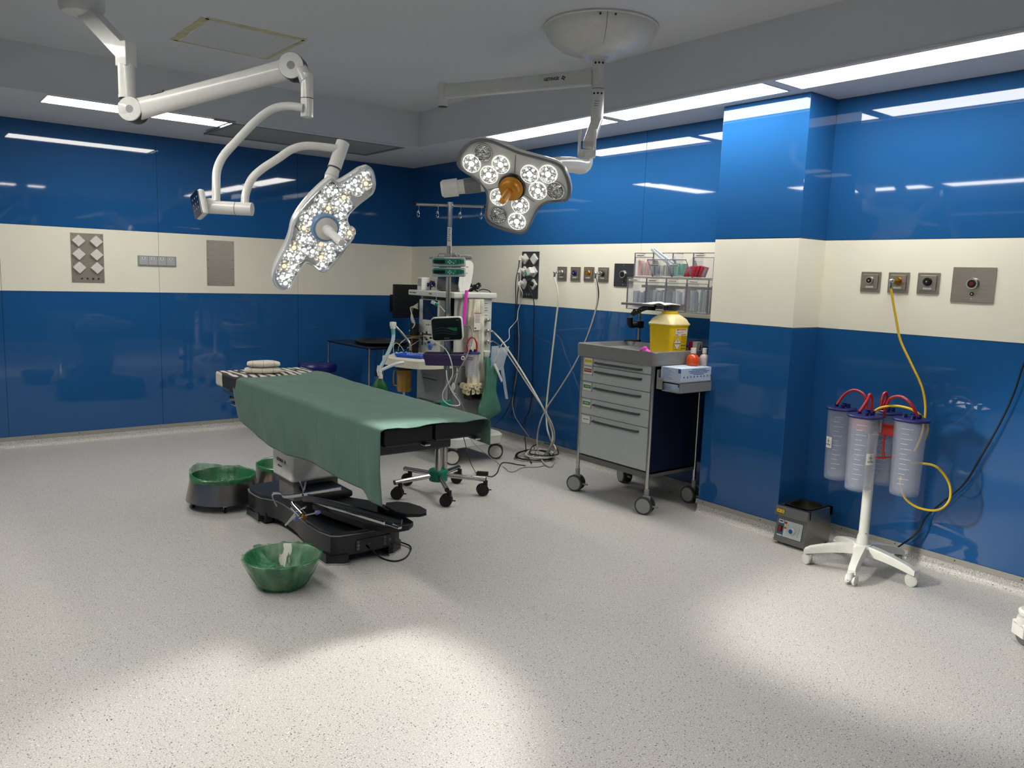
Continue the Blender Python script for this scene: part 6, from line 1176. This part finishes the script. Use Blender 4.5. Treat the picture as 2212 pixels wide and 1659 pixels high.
for k, c in enumerate(CP):
    t = thing('suction_canister', NAMES[k], 'suction canister', Vector((c.x, c.y, .5)), group=None)
    canister(t, c, RADS[k], .395, .872)
    o_ = (SC-c).normalized(); a0 = c+o_*-.02+UP*.885; e = SC+(c-SC).normalized()*.05
    m = MB(); m.tube([c+RH*-.03*(1 if k != 3 else -1)+UP*.895, c+o_*.01+UP*.955, c*.55+e*.45+UP*.985, c*.15+e*.85+UP*.965, e+UP*.90, e+UP*.86], .0075, n=10); out('red_tube', m, REDT, t, True)
    if k in (0, 1):
        a = math.atan2(CAM.y-c.y, CAM.x-c.x)+(-.85 if k == 0 else .62); r_ = RADS[k]*.955+.0012; z = .872-.19-(.0 if k == 0 else .03)
        m = MB(); m.lathe([(r_, z-.028), (r_+.002, z+.034)], Matrix.Translation(c), n=8, a0=a-.30, a1=a+.30); out('label', m, PAPER, t, True)
        T = facing(c+Vector((math.cos(a), math.sin(a), 0))*(r_+.002)+UP*z, (math.cos(a), math.sin(a), 0)); m = MB()
        for (x0, y0, x1, y1) in ((0, -.012, 0, .022), (-.012, .0, .012, .010), (-.012, .010, .012, .0)): m.tube([T @ Vector((x0, y0+.006, .0008)), T @ Vector((x1, y1+.006, .0008))], .0008, n=4, smooth=False)
        out('label_star', m, PRINT, t, True); text('label_lettering', 'MEDLINE', .0085, T @ Matrix.Translation((0, -.010, .0006)), PRINT, t)
    m = MB(); q = c+(SC-c).normalized()*RADS[k]; m.box((0, -.012, .77), ((SC-q).length-.02 if (SC-q).length > .03 else .02, .012, .83), bev=.003, T=Matrix.Translation((q.x, q.y, 0)) @ rotz(math.atan2((SC-q).y, (SC-q).x))); out('bracket', m, CRD, ST, True)
m = MB(); z = .64; m.tube([SC+RH*.05+VN*.03+UP*.78, SC+RH*.045+VN*.03+UP*.70, SC+RH*.055+VN*.03+UP*z], .006, n=8); m.tube([SC+RH*-.02+VN*.03+UP*z, SC+RH*.05+VN*.03+UP*(z+.001), SC+RH*.15+VN*.01+UP*(z+.01)], .0055, n=8); m.tube([SC+RH*.15+VN*.01+UP*(z+.01), SC+RH*.21+VN*.0+UP*(z-.03)], .006, n=8); o = out('manifold_tube', m, mat('orange_red_tube', (198, 48, 26), .35, coat=.3), ST, True)
YH = mat('yellow_hose', (214, 176, 34), .4)
pE = OUT6 @ Vector((0, -.03, .088))
def hose(name, pts, r, mt, label, cat='hose', sub=6): m = MB(); m.tube(pts, r, n=10, sub=sub); return tag(out(name, m, mt), label, cat)
YO = .0065
hose('yellow_hose', [pE, onx(1936, 690, -.06), onx(1945, 735, -.05), onx(1968, 785, -.05), onx(1991, 835, -.05), onx(1999, 880, -.06), onx(1994, 925, -.09), onx(1985, 955, -.13), onx(1975, 975, -.16)], YO, YH, 'yellow hose hanging from the brass gas outlet down to the stand')
hose('yellow_hose', [ond(1889, 888, 4.22), ond(1905, 880, 4.22), ond(1935, 877, 4.20), ond(1968, 884, 4.15), ond(1994, 903, 4.15), ond(2004, 925, 4.25), ond(1998, 950, 4.36)], YO, YH, 'yellow hose arching over the front of the canister lids')
p_ = SC+RH*.21+UP*(z-.03)
hose('yellow_hose', [p_, onx(2012, 1004, -.25), onx(2035, 1020, -.22), onx(2052, 1050, -.2), onx(2050, 1082, -.2), onx(2025, 1102, -.22), onx(1985, 1097, -.25), onx(1957, 1078, -.28), onx(1945, 1050, -.31), onx(1946, 1030, -.33)], YO, YH, 'yellow hose making a round loop below the canisters')
hose('black_cable', [onx(2235, 740, -.03), onx(2210, 790, -.035), onx(2190, 850, -.035), onx(2160, 915, -.035), onx(2120, 985, -.04), onx(2083, 1045, -.04), onx(2035, 1086, -.05), onx(2002, 1115, -.05), onx(1985, 1145, -.06), onx(1960, 1168, -.08), (-.10, -5.45, .045), (-.11, -5.25, .010), (-.10, -5.14, .008)], .0048, CABLEB, 'black cable sagging along the right wall to the floor', 'cable')
# ------------------------------------------------------------------ water bath
WB = thing('water_bath', 'small stainless water bath with knob and red switch, on the floor beside the pillar', 'water bath', (-.23, -5.0, 0))
bx0, bx1, by0, by1, bz = -.372, -.105, -5.118, -4.905, .232
m = MB()
m.box((bx0+.018, by0+.006, .014), (bx1, by1-.006, bz-.045), bev=.002); fs = [[(bx0, by0), (bx1, by1)]]
out('body', m, SS, WB, True)
m = MB(); k_ = .016
m.add([(bx0-.010, by0, bz-.055), (bx0-.010, by1, bz-.055), (bx0+.004, by0, bz), (bx0+.004, by1, bz), (bx0+.03, by0, bz), (bx0+.03, by1, bz), (bx0+.03, by0, bz-.055), (bx0+.03, by1, bz-.055)], [(0, 1, 3, 2), (2, 3, 5, 4), (4, 5, 7, 6), (0, 6, 7, 1), (0, 2, 4, 6), (1, 7, 5, 3)])
m.box((bx0+.02, by0, bz-.05), (bx1, by0+.03, bz)); m.box((bx0+.02, by1-.03, bz-.05), (bx1, by1, bz)); m.box((bx1-.03, by0, bz-.05), (bx1, by1, bz)); out('top_cover', m, SS, WB, True, ang=20)
m = MB(); lo = [ring(bx0+.05, bx1-.02, by0+.02, by1-.02, bz+.001, .02), ring(bx0+.045, bx1-.015, by0+.015, by1-.015, bz+.005, .022), ring(bx0+.062, bx1-.032, by0+.032, by1-.032, bz+.003, .05), ring(bx0+.066, bx1-.036, by0+.036, by1-.036, bz-.09, .05)]; fs, vs = loft(m, lo, capa=False); m.add(vs, fs); out('basin', m, steel('basin_dark_steel', (120, 112, 96), .3), WB, True)
m = MB(); m.box((bx0+.016, by0+.003, .012), (bx0+.02, by1-.003, bz-.05)); 
m = MB(); m.add([(bx0+.018, by0+.006, bz-.052), (bx0+.018, by1-.006, bz-.052), (bx0-.012, by0+.006, .016), (bx0-.012, by1-.006, .016), (bx0+.02, by0+.006, .014), (bx0+.02, by1-.006, .014)], [(0, 1, 3, 2), (2, 3, 5, 4), (0, 2, 4), (1, 5, 3)]); out('front_panel', m, SS, WB, True, ang=20)
fn = Vector((-(bz-.052-.016), 0, .030)); fT = facing(Vector((bx0+.003, (by0+by1)/2, .10)), fn) 
fT = fT @ Matrix.Translation((0, -.002, .0012))
m = MB(); m.box((-.088, -.050, -.002), (.078, .055, .0006), bev=.0005, T=fT); p_l = out('control_plate', m, mat('slate_blue_plate', (72, 96, 106), .5), WB, True)
m = MB(); m.box((-.045, -.047, .0006), (.075, .052, .0012), T=fT); m.box((-.084, .030, .0006), (-.05, .052, .0012), T=fT); m.box((-.084, -.047, .0006), (-.05, -.038, .0012), T=fT)
for k in range(5): m.box((.055-.002*k, .02-.012*k, .0012), (.060-.002*k, .023-.012*k, .0015), T=fT, mi=1); m.box((-.018-.002*k, .025-.012*k, .0012), (-.014-.002*k, .027-.012*k, .0015), T=fT, mi=1)
m.box((-.078, .038, .0012), (-.056, .045, .0015), T=fT, mi=1); out('dial_plate', m, [mat('pale_dial_plate', (196, 204, 202), .5), PRINT], p_l, True)
m = MB(); m.box((-.080, -.022, .0006), (-.054, .014, .004), bev=.001, T=fT, mi=1); m.box((-.076, -.018, .004), (-.058, .010, .008), bev=.002, T=fT); out('rocker_switch', m, [mat('switch_red', (150, 22, 16), .35), BLACK], p_l, True)
for y, nm in ((.038, (190, 24, 24)), (.008, (196, 96, 30))): m = MB(); m.cyl((-.034, y, .0012), (-.034, y, .008), .0065, T=fT, n=14); out('indicator_lamp', m, mat('indicator_%d' % nm[1], nm, .3), p_l, True)
m = MB(); m.cyl((.015, -.002, .0012), (.015, -.002, .010), .020, T=fT, n=28); m.cyl((.015, -.002, .010), (.015, -.002, .022), .0165, T=fT, n=24); m.cyl((.015, -.002, .022), (.015, -.002, .024), .013, T=fT, n=24, mi=1); out('dial_knob', m, [ABS, mat('knob_blue', (24, 76, 150), .4)], p_l, True)
T = facing(Vector((bx0-.0035, by1-.036, bz-.030)), (-1, 0, .25)); m = MB(); m.box((-.026, -.012, 0), (.026, .012, .0012), T=T, mi=1); m.box((-.024, -.010, .0012), (.024, .010, .0016), T=T)
for s_ in (1, -1): m.tube([T @ Vector((-.018, -.006*s_, .002)), T @ Vector((-.004, .006*s_, .002))], .0012, n=4, smooth=False, mi=1)
for k in range(3): m.box((.004, .004-.005*k, .0016), (.018, .006-.005*k, .002), T=T, mi=1)
out('warning_sticker', m, [YEL, PRINT], WB, True)
for (x, y) in ((bx0+.03, by0+.02), (bx0+.03, by1-.02), (bx1-.02, by0+.02), (bx1-.02, by1-.02)): m = MB(); m.cyl((x, y, 0), (x, y, .016), .010, n=14); out('foot', m, RUB, WB, True)
# ------------------------------------------------------------------ wheeled unit at the right edge
RE = thing('equipment_base', 'white wheeled equipment leg just entering at the right edge', 'equipment', (-.62, -6.52, 0))
WT = Vector((-.655, -6.345, 0))
m = MB(); m.lathe([(0, .125), (.05, .125), (.062, .135), (.064, .150), (.055, .158), (0, .160)], Matrix.Translation(WT+RH*.055), n=30, wob=None); m.box((-.02, -.05, .125), (.42, .05, .158), bev=.012, T=Matrix.Translation(WT+RH*.055) @ rotz(math.atan2(RH.y, RH.x))); out('leg', m, LW2, RE, True)
T = Matrix.Translation(WT+RH*.025) @ rotz(math.atan2(VN.y, VN.x)); m = MB(); m.lathe([(0, .125), (.04, .125), (.042, .11), (.038, .085), (0, .085)], Matrix.Translation(WT+RH*.025), n=26); m.box((-.05, -.036, .035), (.035, -.020, .10), bev=.006, T=T); m.box((-.05, .020, .035), (.035, .036, .10), bev=.006, T=T); m.box((-.05, -.036, .075), (.045, .036, .105), bev=.012, T=T); out('caster', m, LW2, RE, True)
m = MB(); m.cyl((-.004, -.017, .045), (-.004, .017, .045), .045, T=T, n=32); out('wheel', m, mat('grey_green_tyre', (90, 98, 94), .5), RE, True)
m = MB(); e_ = WT+RH*.44; m.cyl((e_.x, e_.y, .10), (e_.x, e_.y, .75), .035); m.lathe([(0, .09), (.09, .09), (.09, .16), (0, .165)], Matrix.Translation((e_.x, e_.y, 0)), n=24); m.box((e_.x-.03, e_.y-.03, 0), (e_.x+.03, e_.y+.03, .10), bev=.005); out('column', m, LW2, RE, True)
# ------------------------------------------------------------------ hoses and cables by the far right wall
def Wp(l): return [onx(*q) for q in l]
hose('white_hose', [OUT1 @ Vector((0, -.03, .088))]+Wp([(1206, 640, -.09), (1200, 700, -.09), (1192, 770, -.10), (1184, 840, -.12), (1180, 885, -.15), (1182, 925, -.18), (1190, 950, -.20), (1199, 965, -.20), (1200, 973, -.20)])+[onz(1190, 985, .02), onz(1170, 990, .012)], .0075, CABLEW, 'white gas hose hanging from the leftmost outlet to the floor coil')
hose('white_hose', [OUT4 @ Vector((0, -.03, .088))]+Wp([(1290, 650, -.09), (1274, 712, -.10), (1245, 780, -.12), (1210, 838, -.14), (1182, 880, -.17), (1166, 915, -.20), (1160, 955, -.22)])+[onz(1166, 985, .03), onz(1178, 1003, .012), onz(1190, 1008, .01), onz(1196, 1000, .012)], .0065, mat('grey_white_hose', (176, 176, 168), .45), 'grey-white hose slanting from the outlet with the black ring to the floor')
hose('black_hose', [OUT4 @ Vector((.004, -.03, .085))]+Wp([(1293, 640, -.07), (1279, 700, -.075), (1255, 762, -.08), (1222, 820, -.10)]), .005, CABLEB, 'thin black line running behind the upper part of the slanting hose')
hose('white_hose', [INL[1]]+Wp([(1066, 718, -.36), (1084, 737, -.34), (1110, 775, -.30), (1140, 823, -.27), (1168, 872, -.24), (1186, 910, -.22), (1194, 940, -.21), (1190, 962, -.21)])+[onz(1176, 982, .02), onz(1150, 985, .012)], .0085, CABLEW, 'thick white hose running from the machine inlet down to the coil')
hose('white_hose', [INL[2]]+Wp([(1066, 738, -.36), (1085, 752, -.34), (1108, 783, -.31), (1140, 832, -.28), (1172, 880, -.25), (1192, 915, -.22), (1198, 945, -.20), (1191, 968, -.20)])+[onz(1180, 986, .015)], .006, mat('light_grey_hose', (150, 150, 146), .45), 'thinner grey hose running just below the thick white one')
def coil(name, c, rx, ry, mt, rad, z, label, ph=0, tilt=0, turns=1, seed=0):
    rr = random.Random(seed); pts = []; n = 14*turns
    for k in range(n): a = ph+k*2*PI/14; pts.append(Vector((c.x, c.y, 0))+RH*(rx*math.cos(a)*(1+rr.uniform(-.05, .05)))-VN*(ry*math.sin(a)*(1+rr.uniform(-.06, .06)))+UP*(z+max(0, tilt*math.sin(a))+.004*rr.random()))
    return hose(name, pts, rad, mt, label)
cc = onz(1154, 990, 0)
coil('coiled_hose', cc, .155, .13, CABLEB, .0065, .012, 'black hose ring lying on the floor under the wall outlets', .5, .03, 2, 1)
coil('coiled_hose', cc+RH*.05, .12, .12, CABLEW, .0075, .03, 'cream hose ring on top of the black one', 1.0, .02, 2, 2)
coil('coiled_hose', cc+RH*.08, .125, .09, CABLEB, .005, .045, 'thin black cable ring raised over the coil on the right', 2.0, .07, 1, 3)
coil('coiled_hose', cc-RH*.02-VN*-.05, .15, .10, mat('grey_cable', (128, 126, 122), .5), .0035, .006, 'thin grey cable loops at the front of the coil', .2, .0, 2, 4)
hose('black_cable', [PL1]+Wp([(1120, 578, -.07), (1114, 610, -.05), (1114, 660, -.04), (1112, 720, -.04), (1112, 790, -.04), (1108, 850, -.05), (1096, 885, -.07), (1082, 905, -.12), (1070, 915, -.2)]), .004, CABLEB, 'black cable from the top left plug, leftmost of the pair', 'cable')
hose('black_cable', [PL2]+Wp([(1121, 612, -.07), (1117, 650, -.04), (1117, 720, -.035), (1117, 790, -.035), (1113, 850, -.04), (1106, 890, -.06), (1100, 905, -.10)]), .004, CABLEB, 'black cable from the middle left plug, right of the pair', 'cable')
hose('white_cable', [PL4]+Wp([(1128, 632, -.07), (1124, 655, -.05), (1119, 672, -.05), (1117, 690, -.06), (1108, 702, -.08), (1100, 712, -.12), (1100, 730, -.16), (1092, 738, -.22), (1084, 744, -.28), (1076, 762, -.36), (1068, 780, -.42), (1058, 778, -.50), (1045, 786, -.60)]), .0035, mat('white_cable', (200, 200, 196), .5), 'thin white cable winding from the bottom left plug to the machine', 'cable')
hose('grey_cable', Wp([(1118, 680, -.045), (1121, 740, -.04), (1116, 810, -.04), (1107, 860, -.05), (1111, 895, -.07), (1124, 918, -.10), (1140, 940, -.15), (1152, 962, -.2)])+[onz(1156, 975, .02), onz(1160, 990, .01)], .0035, mat('grey_cable', (128, 126, 122), .5), 'grey cable curving down the wall to the coil', 'cable')
hose('black_cable', [PL5]+Wp([(1153, 650, -.05), (1153, 700, -.04), (1151, 780, -.04), (1149, 850, -.04), (1143, 888, -.05), (1134, 905, -.06), (1133, 935, -.10), (1136, 965, -.16)])+[onz(1137, 980, .02), onz(1143, 991, .012), onz(1148, 1000, .01)], .0045, CABLEB, 'black cable hanging straight down from the bottom right plug', 'cable')
# power adapter on the floor with its two cables
pA = onz(1042, 1027, .0); t = thing('power_adapter', 'black power adapter lying on the floor right of the infusion stand', 'adapter', pA, math.atan2(RH.y, RH.x)-.15); m = MB(); m.box((-.045, -.02, .0), (.045, .02, .03), bev=.004); out('adapter_body', m, BLACK, t)
hose('adapter_cable', [ond(999, 935, 5.75), ond(1003, 950, 5.72), ond(1010, 978, 5.62), ond(1018, 1003, 5.52), onz(1026, 1018, .02), onz(1030, 1023, .015)], .003, CABLEB, 'thin black cable dropping from under the table to the adapter', 'cable')
hose('adapter_cable', [onz(1054, 1029, .015), onz(1064, 1029, .006), onz(1074, 1021, .006), onz(1078, 1010, .006), onz(1085, 1000, .006), onz(1100, 1000, .006), onz(1115, 1003, .006), onz(1135, 1006, .008)], .004, CABLEB, 'wavy black cable from the adapter to the floor coil', 'cable')
hose('grey_cable', [ond(1015, 940, 5.85), ond(1020, 953, 5.8), ond(1036, 969, 5.72), ond(1055, 984, 5.68), onz(1075, 1000, .02), onz(1092, 1012, .005), onz(1098, 1018, .004), onz(1110, 1019, .004), onz(1130, 1010, .004), onz(1160, 1009, .004), onz(1175, 1006, .004)], .003, mat('grey_cable', (128, 126, 122), .5), 'grey cable crossing the floor in front of the right machine wheel', 'cable')
# leads in front of the machine
WC = mat('white_lead', (196, 196, 192), .5)
hose('white_lead', [ond(931, 733, 5.5), ond(945, 742, 5.45), ond(962, 754, 5.35), ond(973, 775, 5.25), ond(978, 805, 5.25), ond(972, 822, 5.25), ond(958, 845, 5.25), ond(957, 862, 5.25), ond(970, 874, 5.25), ond(990, 876, 5.28), ond(992, 868, 5.3), ond(976, 845, 5.3), ond(966, 818, 5.3), ond(964, 800, 5.32)], .0035, WC, 'white lead looping from the small monitor down past the purple tray', 'cable')
hose('white_lead', [ond(1003, 740, 5.5), ond(1017, 748, 5.4), ond(1020, 725, 5.42), ond(1015, 706, 5.45), ond(1000, 703, 5.42)], .0025, mat('blue_grey_lead', (90, 100, 120), .5), 'thin blue-grey lead at the right of the small monitor', 'cable')
hose('white_lead', [ond(1019, 735, 5.38), ond(1013, 756, 5.3), ond(1003, 780, 5.25), ond(988, 803, 5.25), ond(975, 822, 5.27), ond(970, 836, 5.3), ond(983, 850, 5.34), ond(995, 866, 5.4), ond(1005, 892, 5.55)], .003, mat('grey_lead', (140, 140, 138), .5), 'grey lead crossing in front of the pole below the purple tray', 'cable')
t = thing('inline_connector', 'white teardrop connector hanging below the purple tray', 'connector', ond(979, 836, 5.26)); T = facing(ond(979, 836, 5.26), VN); m = MB(); m.prism(smooth_poly([(-.014, -.01), (0, -.028), (.014, -.01), (.012, .012), (0, .034), (-.012, .012)], 2), -.008, .008, T=T, bev=.003); out('connector_body', m, WC, t, True)
m = MB(); m.tube([ond(982, 829, 5.26), ond(987, 810, 5.27), ond(987, 795, 5.3)], .0025, n=6); m.tube([ond(978, 843, 5.26), ond(981, 850, 5.3), ond(984, 850, 5.34)], .0025, n=6); out('lead_end', m, WC, t, True)
t = thing('sensor_connector', 'white and green sensor plug hanging at the machine screen', 'connector', ond(938, 656, 5.6)); T = facing(ond(938, 655, 5.6), VN) @ Matrix.Rotation(-.4, 4, 'Z'); m = MB(); m.box((-.024, -.010, -.008), (.010, .012, .008), bev=.003, T=T); out('plug_body', m, ABS, t, True); m = MB(); m.cyl((.008, 0, 0), (.028, 0, 0), .013, T=T, n=16); out('green_collar', m, TEAL, t, True)
m = MB(); m.tube([ond(950, 661, 5.6), ond(960, 672, 5.6), ond(966, 684, 5.55)], .003, n=6); m.tube([ond(942, 648, 5.6), ond(944, 632, 5.58), ond(941, 610, 5.55), ond(938, 600, 5.5)], .0025, n=6); m.tube([ond(938, 600, 5.5), ond(929, 597, 5.5), ond(926, 586, 5.5), ond(933, 577, 5.5)], .0022, n=6); out('lead', m, WC, t, True)
